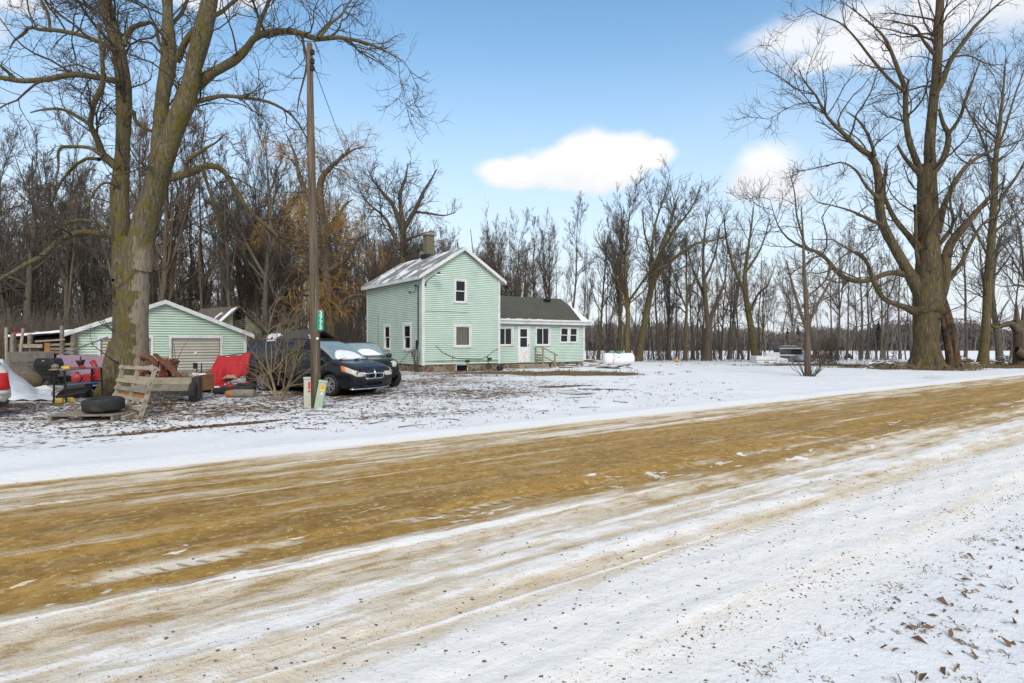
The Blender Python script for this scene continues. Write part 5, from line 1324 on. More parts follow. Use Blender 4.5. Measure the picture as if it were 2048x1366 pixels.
def window(par, org, dr, out, a0, a1, z0, z1, kind='hung', glass='window_glass', casing=.10):
    """a window as a part of its building: frame > sash, pane"""
    def pt(a, z, o): return (org[0] + dr[0] * a + out[0] * o, org[1] + dr[1] * a + out[1] * o, z)
    def bx(b, aa, ab, za, zb, o0, o1):
        vs = [pt(a, z, o) for z in (za, zb) for o in (o0, o1) for a in (aa, ab)]
        b.add(vs, [[0, 1, 3, 2], [4, 6, 7, 5], [0, 4, 5, 1], [2, 3, 7, 6], [0, 2, 6, 4], [1, 5, 7, 3]])
    f = MB(); c = casing
    bx(f, a0, a0 + c, z0 + c * .8, z1 - c, -.03, .045); bx(f, a1 - c, a1, z0 + c * .8, z1 - c, -.03, .045)
    bx(f, a0 - .01, a1 + .01, z1 - c, z1, -.03, .05); bx(f, a0 - .02, a1 + .02, z0, z0 + c * .8, -.03, .075)
    fo = f.build('window', M['trim'], par, bevel=.006)
    i0, i1, j0, j1 = a0 + c, a1 - c, z0 + c * .8, z1 - c
    s = MB(); w = .045
    def ring(aa, ab, za, zb, o):
        bx(s, aa, aa + w, za, zb, o - .02, o + .02); bx(s, ab - w, ab, za, zb, o - .02, o + .02); bx(s, aa + w, ab - w, zb - w, zb, o - .02, o + .02); bx(s, aa + w, ab - w, za, za + w, o - .02, o + .02)
    p = MB()
    def pane(aa, ab, za, zb, o): p.add([pt(aa, za, o), pt(ab, za, o), pt(ab, zb, o), pt(aa, zb, o)], [[0, 1, 2, 3]])
    mid = (j0 + j1) / 2; am = (i0 + i1) / 2
    if kind == 'hung':
        ring(i0, i1, mid - .02, j1, .005); ring(i0, i1, j0, mid + .025, -.035); pane(i0 + .01, i1 - .01, mid, j1 - .01, .0); pane(i0 + .01, i1 - .01, j0 + .01, mid, -.04)
    elif kind == 'slide':
        ring(i0, am + .02, j0, j1, .0); ring(am - .02, i1, j0, j1, -.035); pane(i0 + .01, am, j0 + .01, j1 - .01, -.005); pane(am, i1 - .01, j0 + .01, j1 - .01, -.04)
    else:
        ring(i0, i1, j0, j1, .0); pane(i0 + .01, i1 - .01, j0 + .01, j1 - .01, -.005)
    s.build('sash', M['white_paint'], fo); p.build('pane', M[glass], fo)
    return fo, (i0, i1, j0, j1), pt

def gable_roof(par, x0, x1, yr0, yr1, ze, zr, over, thick, mat, along='y', trim='trim', fascia=.19):
    """along='y': ridge runs in y midway between x0 and x1"""
    def q(a, b, z): return (a, b, z) if along == 'y' else (b, a, z)
    m = (x0 + x1) / 2; sl = (zr - ze) / (m - x0)
    rf = MB()
    for sgn, xe in ((-1, x0 - over), (1, x1 + over)):
        zed = ze - sl * over
        rf.prism([q(xe, yr0, zed), q(m, yr0, zr), q(m, yr0, zr + thick), q(xe, yr0, zed + thick)], Vector(q(0, yr1 - yr0, 0)))
    ro = rf.build('roof', M[mat], par)
    fa = MB()
    for xe in (x0 - over, x1 + over):
        o = -.016 if xe < m else .016
        fa.box(q(xe + o, (yr0 + yr1) / 2, ze - sl * over + thick * .5 - fascia * .35), (.03, yr1 - yr0 + .06, fascia) if along == 'y' else (yr1 - yr0 + .06, .03, fascia))
    for yy in (yr0 - .017, yr1 + .017):
        for xe in (x0 - over, x1 + over):
            zed = ze - sl * over
            fa.prism([q(xe, yy - .014, zed + thick + .012), q(m, yy - .014, zr + thick + .012), q(m, yy - .014, zr + thick - fascia), q(xe, yy - .014, zed + thick - fascia)], Vector(q(0, .028, 0)))
    # soffit boards
    fa.build('fascia', M[trim], ro)
    return ro

def corner(par, x, y, sx, sy, za, zb, w=.11):
    b = MB(); a, c, d = x + sx * .045, y + sy * .045, .02
    b.prism([(a, c, za), (x - sx * w, c, za), (x - sx * w, c - sy * d, za), (a - sx * d, c - sy * d, za), (a - sx * d, y - sy * w, za), (a, y - sy * w, za)], (0, 0, zb - za)); b.build('corner_trim', M['trim'], par)

def house():
    F = Frame(-4.85, 32.0, 35.0)
    h = thing('farmhouse', 'mint green clapboard farmhouse with a two-storey gable and low side wing', 'house', (-4.85, 32.0, 0), F.a)
    PZ = .105; z0 = .42; ze = 5.33; zr = 6.90; W = 5.0; D = 8.0
    rc = lambda a, b: (min(a[0], b[0]), max(a[0], b[0]), min(a[1], b[1]), max(a[1], b[1]))
    w1 = rc(F.front(907.6, 606, 0), F.front(933.8, 558.5, 0)); w2 = rc(F.front(906.5, 695.5, 0), F.front(943.5, 648, 0))
    w3 = rc(F.side(781.5, 700.5, 0), F.side(768.5, 649, 0)); w4 = rc(F.side(823.5, 702, 0), F.side(806.6, 646, 0))
    sh = lambda r: (r[0] + .05, r[1] - .05, r[2] + .05, r[3] - .05)
    b = MB()
    lap_wall(b, (0, 0), (1, 0), (0, -1), W, z0, ze, PZ, [sh(w1), sh(w2)], (W / 2, zr))
    lap_wall(b, (0, 0), (0, 1), (-1, 0), D, z0, ze, PZ, [sh(w3), sh(w4)])
    lap_wall(b, (W, 0), (0, 1), (1, 0), D, z0, ze, PZ)
    lap_wall(b, (0, D), (1, 0), (0, 1), W, z0, ze, PZ, (), (W / 2, zr))
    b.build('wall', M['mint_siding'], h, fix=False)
    b = MB()      # dark rooms behind the panes
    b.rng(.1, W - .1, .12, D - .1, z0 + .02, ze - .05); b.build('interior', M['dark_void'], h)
    b = MB(); b.rng(.03, W - .03, .03, D - .03, -.3, z0 - .012); b.build('foundation', M['field_stone'], h)
    for x, y in ((0, 0), (W, 0), (0, D), (W, D)):
        sx = -1 if x == 0 else 1; sy = -1 if y == 0 else 1
        corner(h, x, y, sx, sy, z0 - .02, ze - .03)
    ro = gable_roof(h, 0, W, -.26, D + .25, ze, zr, .30, .13, 'shingle_snowy')
    ch = MB(); ch.rng(2.5 - .27, 2.5 + .27, 4.2 - .27, 4.2 + .27, 6.3, 8.30); co = ch.build('chimney', M['chimney_block'], ro, bevel=.02)
    cp = MB(); cp.rng(2.5 - .36, 2.5 + .36, 4.2 - .36, 4.2 + .36, 8.302, 8.40); cp.rng(2.5 - .2, 2.5 + .2, 4.2 - .2, 4.2 + .2, 8.402, 8.52); cp.build('chimney_cap', M['concrete'], co, bevel=.02)
    fl = MB(); fl.rng(2.5 - .36, 2.5 + .36, 4.2 - .36, 4.2 + .36, 6.75, 7.12); fl.build('flashing', M['dark_metal'], co, bevel=.02)
    window(h, (0, 0), (1, 0), (0, -1), *w1, 'hung')
    wf, (i0, i1, j0, j1), pt = window(h, (0, 0), (1, 0), (0, -1), *w2, 'fixed', 'clear_glass', .14)
    c = MB(); rows = []
    for zz in (j0 + .06, j1 - .1):
        rows.append([pt(i0 + .12 + (i1 - i0 - .22) * k / 40, zz, -.075 + .035 * math.sin(k * .95) + .012 * math.sin(k * 2.7)) for k in range(41)])
    c.patch(rows); c.build('curtain', M['curtain'], wf, smooth=True)
    window(h, (0, 0), (0, 1), (-1, 0), *w3, 'hung', casing=.13)
    wf, (i0, i1, j0, j1), pt = window(h, (0, 0), (0, 1), (-1, 0), *w4, 'hung', casing=.15)
    sh_ = MB(); sh_.add([pt(i1 - .1, j1 - .08, .06), pt(i1 + .12, j1 + .02, .07), pt(i1 + .12, j1 - .62, .07), pt(i1 - .06, j1 - .72, .06)], [[0, 1, 2, 3]]); sh_.build('torn_flap', M['old_snow'], wf, solid=.01)
    # basement window, pipes and cables on the front
    bw = MB(); x0, _ = F.front(913, 735, 0); x1, _ = F.front(934, 735, 0); bw.rng(x0, x1, -.012, .02, .06, .37); bo = bw.build('basement_window', M['dark_void'], h)
    bt = MB(); bt.rng(x0 - .05, x0, -.02, .02, .05, .40); bt.rng(x1, x1 + .05, -.02, .02, .05, .40); bt.rng(x0, x1, -.02, .02, .371, .40); bt.build('frame', M['trim'], bo)
    fp = lambda px, py, o=-.045: (F.front(px, py, 0)[0], o, F.front(px, py, 0)[1])
    def cable(*pp, r=.012):
        q = MB(); q.tube(list(pp), r, 5); q.build('cable', M['dark_metal'], h)
    cable(fp(871, 692), fp(885, 705), fp(904, 714), fp(914, 717), fp(940, 718), fp(963, 718), fp(973, 713), fp(985, 703), fp(996, 697))
    cable(fp(849, 722), fp(880, 722.5), fp(905, 721.5), fp(930, 722), fp(950, 721.5), fp(996, 721))
    cable(fp(904.5, 711), fp(904.5, 722)); cable(fp(974, 712), fp(976, 729), r=.02); cable(fp(848, 622, -.03), fp(936, 625, -.03), r=.008); cable(fp(935, 735), fp(933, 722), fp(938, 724), fp(936, 719), r=.014)
    [MB().box(p, d).build('outlet_box', M['dark_metal'], h, bevel=.01) for p, d in ((fp(978, 717, -.08), (.22, .12, .12)), (fp(934, 722, -.06), (.28, .08, .1)))]
    # yard light on its arm
    a0 = F.front(850, 566, 0); l0 = F.front(866, 552, 0)
    lt = MB(); lt.tube([(a0[0], -.03, a0[1]), (a0[0] + .1, -.2, a0[1] + .18), (l0[0] - .1, -.55, l0[1] + .04), (l0[0], -.62, l0[1] + .1)], .022, 6); lt.box((a0[0], -.06, a0[1] - .1), (.09, .06, .12)); la = lt.build('yard_light', M['dark_metal'], h)
    lp = MB(); lp.lathe([(.05, .16), (.09, .10), (.12, .04)], (l0[0] + .02, -.64, l0[1]), k=14); lp.build('lamp_cap', M['dark_metal'], la, smooth=True)
    lp = MB(); lp.lathe([(.13, .035), (.23, -.02), (.235, -.04), (.10, -.05), (.01, -.06)], (l0[0] + .02, -.64, l0[1]), k=18); lp.build('lamp_shade', M['white_metal'], la, smooth=True)
    # service mast, weatherhead and meter on the side wall
    sp = lambda px, py, o=-.06: (o, F.side(px, py, 0)[0], F.side(px, py, 0)[1])
    ms = MB(); ms.tube([sp(834, 574, -.16), sp(836, 570, -.12), sp(838, 573), sp(838, 610), sp(838, 690)], .030, 6)
    mo = ms.build('service_mast', M['dark_metal'], h)
    ms = MB(); ms.box(sp(830, 706, -.09), (.14, .22, .36)); ms.lathe([(.11, 0), (.11, -.07), (.07, -.10), (.01, -.11)], sp(830, 703, -.16), axis='x', k=14); ms.build('meter_box', M['grey_metal'], mo, bevel=.01)
    ms = MB(); ms.box(sp(836, 690, -.08), (.08, .12, .5)); ms.tube([sp(836, 712), sp(837, 728, -.09), sp(833, 742, -.05)], .022, 5); ms.tube([sp(830, 712, -.08), sp(831, 742, -.06)], .02, 5); ms.build('conduit', M['dark_metal'], mo)
    ms = MB(); ms.tube([sp(822, 583, -.1), sp(828, 586, -.12), sp(833, 583, -.1), sp(836, 572, -.12)], .016, 5); ms.lathe([(.02, -.06), (.055, -.03), (.055, .03), (.02, .06)], sp(824, 585, -.14), k=10); ms.build('weatherhead', M['dark_metal'], mo)
    cable(sp(757, 628, -.03), sp(757, 700, -.03), sp(760, 727, -.03), r=.01); cable(sp(820, 703, -.03), sp(808, 717, -.03), sp(800, 727, -.03), r=.01)
    # ---- wing
    x0, x1, y0, y1 = 5.03, 13.3, 1.8, 7.5; zw = .315; zwe = 3.12; zwr = 4.72; yr = (y0 + y1) / 2
    wa = rc(F.front(993, 692.5, y0), F.front(1026.5, 653.5, y0)); wb = rc(F.front(1070, 692, y0), F.front(1100.5, 653.5, y0)); wc = rc(F.front(1119.5, 686.5, y0), F.front(1156, 654, y0)); dr = rc(F.front(1034.5, 721, y0), F.front(1059.5, 651.5, y0))
    b = MB(); sx = lambda r: (r[0] - x0 + .05, r[1] - x0 - .05, r[2] + .05, r[3] - .05)
    lap_wall(b, (x0, y0), (1, 0), (0, -1), x1 - x0, zw, zwe, PZ, [sx(wa), sx(wb), sx(wc), (dr[0] - x0 + .03, dr[1] - x0 - .03, dr[2] - .2, dr[3] - .03)])
    lap_wall(b, (x1, y0), (0, 1), (1, 0), y1 - y0, zw, zwe, PZ, (), (yr - y0, zwr)); lap_wall(b, (x0, y1), (1, 0), (0, 1), x1 - x0, zw, zwe, PZ)
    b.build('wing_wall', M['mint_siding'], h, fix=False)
    b = MB(); b.rng(x0 + .05, x1 - .1, y0 + .12, y1 - .1, zw + .02, zwe - .03); b.build('wing_interior', M['dark_void'], h)
    b = MB(); b.rng(x0 + .02, x1 - .03, y0 + .03, y1 - .03, -.4, zw - .012); b.build('wing_foundation', M['field_stone'], h)
    corner(h, x1, y0, 1, -1, zw - .02, zwe - .02)
    wr = gable_roof(h, y0, y1, x0 + .02, x1 + .28, zwe, zwr, .32, .13, 'shingle_mossy', along='x', fascia=.21); wr.name = 'wing_roof'
    v = MB(); vx = F.front(1091, 600, yr - .4)[0]; v.box((vx, yr - .55, zwr - .1), (.5, .42, .16), (R_(-29), 0, 0)); v.build('roof_vent', M['dark_metal'], wr, bevel=.03)
    sl = (zwr - zwe) / (yr - y0); sn = MB()   # snow left along the verge of the roof
    zed = lambda yy: zwe + sl * (yy - y0) + .134
    sn.prism([(x1 + .27, y0 - .3, zed(y0 - .3)), (x1 + .27, y0 + 1.9, zed(y0 + 1.9)), (x1 + .02, y0 + 1.2, zed(y0 + 1.2)), (x1 - .35, y0 + .1, zed(y0 + .1)), (x1 - .5, y0 - .3, zed(y0 - .3))], (0, 0, .04))
    sn.build('roof_snow', M['snow'], wr, bevel=.015)
    for q in range(7):
        sn = MB(); xx = x0 + .8 + q * .55 + (q % 3) * .2; sn.prism([(xx, y0 - .29, zed(y0 - .29)), (xx + .35, y0 - .29, zed(y0 - .29)), (xx + .3, y0 - .2, zed(y0 - .2)), (xx + .05, y0 - .2, zed(y0 - .2))], (0, 0, .03)); sn.build('roof_snow', M['snow'], wr, bevel=.015)
    gt = MB(); gt.prism([(x0 + .05, y0 - .345, zwe - .10), (x0 + .05, y0 - .46, zwe - .10), (x0 + .05, y0 - .46, zwe + .01), (x0 + .05, y0 - .345, zwe + .01)], (x1 + .3 - x0, 0, 0)); gt.build('gutter', M['trim'], wr)
    window(h, (0, y0), (1, 0), (0, -1), *wa, 'slide'); window(h, (0, y0), (1, 0), (0, -1), *wb, 'slide')
    mid = (wc[0] + wc[1]) / 2
    window(h, (0, y0), (1, 0), (0, -1), wc[0], mid - .003, wc[2], wc[3], 'hung', casing=.085); window(h, (0, y0), (1, 0), (0, -1), mid + .003, wc[1], wc[2], wc[3], 'hung', casing=.085)
    # storm door with a crossbuck below
    a, c, za, zb = dr; za = zw + .02
    df = MB(); df.rng(a, a + .09, y0 - .05, y0 + .05, za, zb); df.rng(c - .09, c, y0 - .05, y0 + .05, za, zb); df.rng(a + .0901, c - .0901, y0 - .05, y0 + .05, zb - .09, zb); fo = df.build('door_frame', M['trim'], h, bevel=.006)
    d = MB(); i0, i1 = a + .095, c - .095; j0, j1 = za + .01, zb - .095; yy0, yy1 = y0 - .02, y0 + .02; zm = j0 + (j1 - j0) * .44; zx = j0 + (j1 - j0) * .71
    d.rng(i0, i0 + .13, yy0, yy1, j0, j1); d.rng(i1 - .13, i1, yy0, yy1, j0, j1); d.rng(i0 + .13, i1 - .13, yy0, yy1, j1 - .13, j1); d.rng(i0 + .13, i1 - .13, yy0, yy1, zx - .03, zx + .03); d.rng(i0 + .13, i1 - .13, yy0, yy1, zm - .06, zm); d.rng(i0 + .13, i1 - .13, yy0, yy1, j0, j0 + .14); d.rng(i0 + .13, i1 - .13, yy0 + .012, yy1, j0 + .14, zm - .06)
    for p, q in (((i0 + .15, zm - .08), (i1 - .15, j0 + .16)), ((i0 + .15, j0 + .16), (i1 - .15, zm - .08))): d.bar((p[0], yy0 - .002, p[1]), (q[0], yy0 - .002, q[1]), .03, .07, (0, 0, 1))
    do = d.build('door', M['white_paint'], h, bevel=.004)
    gp = MB(); gp.rng(i0 + .12, i1 - .12, y0 + .001, y0 + .008, zx + .03, j1 - .12); gp.rng(i0 + .12, i1 - .12, y0 + .001, y0 + .008, zm, zx - .03); gp.build('pane', M['window_glass'], do)
    hd = MB(); hd.tube([(i1 - .05, yy0 - .01, zm + .05), (i1 - .05, yy0 - .05, zm + .07), (i1 - .05, yy0 - .01, zm + .18)], .012, 6); hd.build('handle', M['dark_metal'], do)
    # front step with its rail
    s = MB(); sx0 = F.front(1046, 730, y0 - .9)[0]; sx1 = F.front(1104, 730, y0 - .9)[0]
    s.rng(sx0 - .35, sx1, y0 - 1.0, y0 - .03, -.1, .26); s.rng(sx0 + .05, sx1 - .5, y0 - 1.4, y0 - 1.002, -.1, .08); so = s.build('front_step', M['concrete'], h, bevel=.02)
    r = MB(); rp = lambda px, yy: F.front(px, 700, yy)[0]
    xa, xb = rp(1071, y0 - .12), rp(1086, y0 - .95); yb = y0 - .95
    r.rng(xa, xa + .07, y0 - .12, y0 - .05, .26, 1.30); r.rng(xb - .04, xb + .05, yb - .04, yb + .05, .2, 1.28); xc = xb + .95
    r.rng(xc, xc + .08, yb - .04, yb + .05, -.05, .86); r.bar((xa, y0 - .1, 1.31), (xb + .05, yb, 1.31), .10, .04); r.bar((xb - .1, yb, 1.34), (xc + .25, yb, .80), .12, .04); r.bar((xb, yb + .06, .78), (xc + .08, yb + .06, .34), .04, .09)
    for q in range(3): r.bar((xa + .02, y0 - .12, .48 + q * .17), (xb, yb, .48 + q * .17), .025, .09)
    r.build('railing', M['old_wood'], so, bevel=.006)

def garage():
    F = Frame(-14.9, 33.0, 35.0)
    o = thing('garage', 'mint green two-bay garage with tan overhead doors behind the giant tree', 'garage', (-14.9, 33.0, 0), F.a)
    W = 7.8; D = 7.0; PZ = .13; z0 = .13; ze = 2.12; zr = 3.72
    rc = lambda a, b: (min(a[0], b[0]), max(a[0], b[0]), min(a[1], b[1]), max(a[1], b[1]))
    d2 = rc(F.front(338.5, 740, 0), F.front(444, 673, 0)); d1 = rc(F.front(196, 745, 0), F.front(306, 673, 0))
    b = MB(); hs = [(r[0] + W + .05, r[1] + W - .05, -1, r[3] - .05) for r in (d1, d2)]
    lap_wall(b, (-W, 0), (1, 0), (0, -1), W, z0, ze, PZ, hs, (W / 2, zr)); lap_wall(b, (-W, 0), (0, 1), (-1, 0), D, z0, ze, PZ); lap_wall(b, (0, 0), (0, 1), (1, 0), D, z0, ze, PZ); lap_wall(b, (-W, D), (1, 0), (0, 1), W, z0, ze, PZ, (), (W / 2, zr))
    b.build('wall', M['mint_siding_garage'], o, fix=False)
    b = MB(); b.rng(-W + .1, -.1, .25, D - .1, 0, ze - .05); b.build('interior', M['dark_void'], o)
    for x in (-W, 0):
        corner(o, x, 0, -1 if x else 1, -1, 0, ze - .03)
    b = MB(); b.rng(-W + .02, -.02, .0, D, -.3, z0 - .005); b.build('foundation', M['concrete'], o)
    gable_roof(o, -W, 0, -.30, D + .25, ze, zr, .36, .13, 'roof_snow', fascia=.2)
    for r in (d1, d2):
        b = MB(); b.rng(r[0] - .02, r[0] + .10, -.055, -.026, 0, r[3] - .10); b.rng(r[1] - .10, r[1] + .02, -.055, -.026, 0, r[3] - .10); b.rng(r[0] - .02, r[1] + .02, -.056, -.026, r[3] - .0995, r[3] + .02); fo = b.build('door_frame', M['trim'], o)
        d = MB(); n = 12; ph = (r[3] - .1) / n
        for k in range(n):
            d.add([(r[0] + .1, .06, k * ph + .003), (r[1] - .1, .06, k * ph + .003), (r[1] - .1, .085, (k + 1) * ph - .004), (r[0] + .1, .085, (k + 1) * ph - .004), (r[0] + .1, .095, k * ph + .003), (r[1] - .1, .095, k * ph + .003)], [[0, 1, 2, 3], [4, 5, 1, 0]])
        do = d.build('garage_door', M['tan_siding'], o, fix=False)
        if r is d2:
            hx, hz = F.front(391, 706, 0); k = MB(); k.box((hx, .045, hz), (.10, .04, .16), (0, .5, 0)); k.build('handle', M['white_metal'], do, bevel=.01)
    # rain pipe propped across the left bay
    a = P(130, 706, 25.5); c = P(216, 674, 26.5); b = MB(); b.bar((0, 0, 0), Vector(c) - Vector(a), .16, .07); q = b.build('downspout', M['grey_metal'], None, bevel=.01); q.location = a
    tag(q, 'long grey metal downspout slanting over the pink board towards the giant tree', 'downspout')

def loft_shed():
    cx, cy = -17.7, 38.0; a = R_(53); d = Vector((math.cos(a), math.sin(a), 0))
    o = thing('loft_shed', 'old weathered green shed with an open dark loft behind the garage corner', 'shed', (cx, cy, 0), a)
    hw = 1.72; D = 4.5; ze = 2.35; zr = 3.9
    fr = Frame(cx, cy, 53); x0 = fr.front(466, 640, 0)[0]; x1 = fr.front(491, 640, 0)[0]; zo = fr.front(480, 659, 0)[1]
    top = lambda x: zr - abs(x) / hw * (zr - ze)
    b = MB()
    b.prism([(-hw, 0, ze), (x0, 0, ze), (x0, 0, top(x0)), (-hw, 0, ze + .01)], (0, .04, 0)); b.prism([(x1, 0, ze - .1), (hw, 0, ze - .1), (hw, 0, ze), (x1, 0, top(x1))], (0, .04, 0)); b.rng(x0, x1, 0, .04, ze - .1, zo); b.rng(-hw, x0, .0, .04, ze - .1, ze - .001)
    b.build('loft_wall', M['green_wood'], o)
    b = MB(); xg = fr.front(494, 690, 0)[0]; b.rng(xg, hw - .02, .0, .05, -.1, ze - .102); b.build('plank_wall', M['grey_wood'], o)
    b = MB(); b.rng(-hw, -hw + .05, .05, D, -.1, ze); b.rng(hw - .05, hw, .05, D, -.1, ze); b.rng(-hw + .05, hw - .05, D - .05, D, -.1, ze); b.build('wall', M['grey_wood'], o)
    b = MB(); b.rng(-hw + .06, hw - .06, .35, D - .1, -.1, ze); b.build('interior', M['dark_void'], o)
    b = MB()
    for k in range(5):
        b.bar((x0 - .05, .2 + .05 * k, zo + .08 + k * .1), (x1 + .1, .25, zo + .16 + k * .13), .03, .05)
    b.bar((-.9, .15, 1.2), (xg, .2, 1.5), .03, .06); b.bar((-.9, .2, .6), (xg, .15, .45), .03, .06); b.build('loose_board', M['grey_wood'], o)
    rf = MB(); ov = .22; sl = (zr - ze) / hw
    for s in (-1, 1): rf.prism([(s * (hw + ov), -.35, ze - sl * ov), (0, -.35, zr), (0, -.35, zr + .07), (s * (hw + ov), -.35, ze - sl * ov + .07)], (0, D + .6, 0))
    ro = rf.build('roof', M['shingle_old'], o)
    s = MB(); s.prism([(-.12, -.2, zr - .12 * sl + .075), (-1.75, -.25, zr - 1.75 * sl + .075), (-1.7, .12, zr - 1.7 * sl + .075), (-.25, .25, zr - .25 * sl + .075)], (0, 0, .05)); s.build('roof_snow', M['snow'], ro, bevel=.01)
    # low grey-roofed shed beside it
    p0 = g(519, 36); p1 = g(618, 35.3); o2 = thing('low_shed', 'low shed with a dark grey shingled roof seen over the minivan', 'shed', p0, math.atan2(p1[1] - p0[1], p1[0] - p0[0]))
    L = math.hypot(p1[0] - p0[0], p1[1] - p0[1]); b = MB(); b.prism([(0, -.2, 1.72), (0, 1.7, 2.34), (0, 1.7, 2.42), (0, -.2, 1.80)], (L, 0, 0)); b.prism([(0, 1.72, 2.34), (0, 3.4, 1.8), (0, 3.4, 1.88), (0, 1.72, 2.42)], (L, 0, 0)); b.build('roof', M['shingle_mossy'], o2)
    b = MB(); b.rng(.1, L - .1, .0, .06, -.1, 1.74); b.rng(.1, L - .1, 3.2, 3.26, -.1, 1.8); b.rng(.1, .16, .06, 3.2, -.1, 1.8); b.rng(L - .16, L - .1, .06, 3.2, -.1, 1.8); b.build('wall', M['dark_wood'], o2)
    # snowy coil and stick on the eaves
    x, y, z = P(544, 676, 34.6); b = MB()
    for q, rr in enumerate((.27, .19, .11)): b.ring(rr, .035, (0, 0, 0), 'y', 22, 6)
    b.bar((.2, 0, -.05), (.55, 0, .05), .08, .14); b.bar((.3, 0, .22), (.6, 0, -.1), .06, .09); c = b.build('wire_coil', M['snow'], smooth=False); c.location = (x, y, z); c.rotation_euler = (R_(-35), R_(-20), R_(10)); tag(c, 'snow covered wire coil lying at the edge of the low shed roof', 'coil')
    b = MB(); a0 = Vector(P(617, 669, 34.4)); a1 = Vector(P(625, 681, 34.6)); b.bar((0, 0, 0), a1 - a0, .06, .05); b.bar((.05, 0, -.2), (.3, .1, -.42), .05, .05); c = b.build('snowy_stick', M['snow'], bevel=.01); c.location = a0; tag(c, 'snowy stick leaning on the low shed roof beside the utility pole', 'stick')

def lumber_shelter():
    o = thing('lumber_shelter', 'open lean-to of rough posts and planks with a snowy sagging roof', 'shelter', (-22.4, 26.6, 0))
    a = Vector(P(8, 676, 26.5)) - o.location; c = Vector(P(152, 664, 28.6)) - o.location; back = Vector((-1.7, 2.9, .15))
    b = MB(); b.add([a, c, c + back, a + back], [[0, 1, 2, 3]]); rf = b.build('roof', M['dark_metal'], o, solid=.05)
    b = MB(); n = 14; r = random.Random(4); rows = []
    for j in range(6):
        rows.append([a.lerp(c, k / n) + back * (j / 5) * .98 + Vector((0, 0, .05 + .03 * r.random() + (.03 if 0 < j < 5 else -.01))) for k in range(n + 1)])
    b.patch(rows); b.build('roof_snow', M['snow'], rf, smooth=True, solid=.03)
    gp = lambda px, py, Y: Vector(P(px, py, Y)) - o.location
    for px, Y, w, top in ((26, 26.4, .16, 668), (60, 27, .14, 668), (124, 27.6, .13, 652), (148, 28.4, .18, 664)):
        b = MB(); b.bar(gp(px, 745, Y), gp(px, top, Y), w, w, (0, 1, 0)); b.build('post', M['grey_wood'], o, bevel=.01)
    b = MB()
    for k in range(6): b.bar(gp(18, 684 + k * 7, 28.6), gp(155, 675 + k * 8, 30.2), .05, .2)
    b.build('back_planks', M['dark_wood'], o)
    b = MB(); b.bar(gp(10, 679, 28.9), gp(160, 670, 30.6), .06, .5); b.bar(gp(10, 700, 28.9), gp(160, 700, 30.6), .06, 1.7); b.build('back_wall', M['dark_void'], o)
    b = MB()
    for (p0, q0, Y0), (p1, q1, Y1), w in (((36, 692, 26.8), (85, 692, 27.0), .17), ((98, 690, 27.3), (147, 688, 28.0), .11), ((98, 698, 27.3), (147, 698, 28.0), .13), ((98, 704, 27.3), (147, 706, 28.0), .10), ((70, 683, 27), (130, 679, 27.6), .08)): b.bar(gp(p0, q0, Y0), gp(p1, q1, Y1), .05, w)
    b.build('rails', M['old_wood'], o, bevel=.006)
    b = MB(); b.bar(gp(94.5, 710, 26.9), gp(94.5, 686, 26.9), .24, .05, (0, 1, 0)); b.build('orange_plank', M['orange_wood'], o, bevel=.006)
    b = MB(); b.bar(gp(40, 702, 27.2), gp(88, 702, 27.4), .8, .42); b.build('bin', M['dark_wood'], o, bevel=.01)
    # leaning posts in front
    for p, q, w, lab, nm in (((14, 716, 25), (12, 655, 25), .14, 'thin upright grey pole at the shelter end near the white car', 'pole'), ((34, 712, 24.6), (46, 657, 24.8), .13, 'pale leaning pole crossing the shelter roof below the red sheet', 'pole')):
        A, B = Vector(P(*p)), Vector(P(*q)); B0 = A.lerp(B, 1.0); A.z = 0; b = MB(); b.tube([Vector((0, 0, -.05)), (B0 - A) * .5, B0 - A], [w / 2, w * .45, w * .4], 7); c_ = b.build('wooden_pole', M['old_wood'], smooth=True); c_.location = A; tag(c_, lab, 'pole', 'poles by the lumber shelter')
    b = MB(); x, y, z = P(46, 676, 27.9); rows = [[(-.55 + 1.1 * k / 8, .5 * j, .24 - .05 * j + .02 * math.sin(k)) for k in range(9)] for j in range(2)]; rows.insert(0, [(-.55 + 1.1 * k / 8, -.02, .0) for k in range(9)]); b.patch(rows); s = b.build('red_sheet', M['red_paint'], solid=.03); s.location = (x, y, z); tag(s, 'folded red metal sheet lying on the snowy shelter roof', 'sheet')
# ================================================================== vehicles
def hermite(xs, ys, x):
    xs = np.asarray(xs, float); ys = np.asarray(ys, float); x = np.asarray(x, float)
    h = np.diff(xs); dl = np.diff(ys) / h; m = np.zeros_like(ys)
    for i in range(1, len(xs) - 1):
        if dl[i - 1] * dl[i] > 0: m[i] = 2 * dl[i - 1] * dl[i] / (dl[i - 1] + dl[i])
    m[0], m[-1] = dl[0], dl[-1]
    i = np.clip(np.searchsorted(xs, x) - 1, 0, len(xs) - 2); t = (x - xs[i]) / h[i]
    return ((2 * t**3 - 3 * t**2 + 1) * ys[i] + (t**3 - 2 * t**2 + t) * h[i] * m[i] + (-2 * t**3 + 3 * t**2) * ys[i + 1] + (t**3 - t**2) * h[i] * m[i + 1])

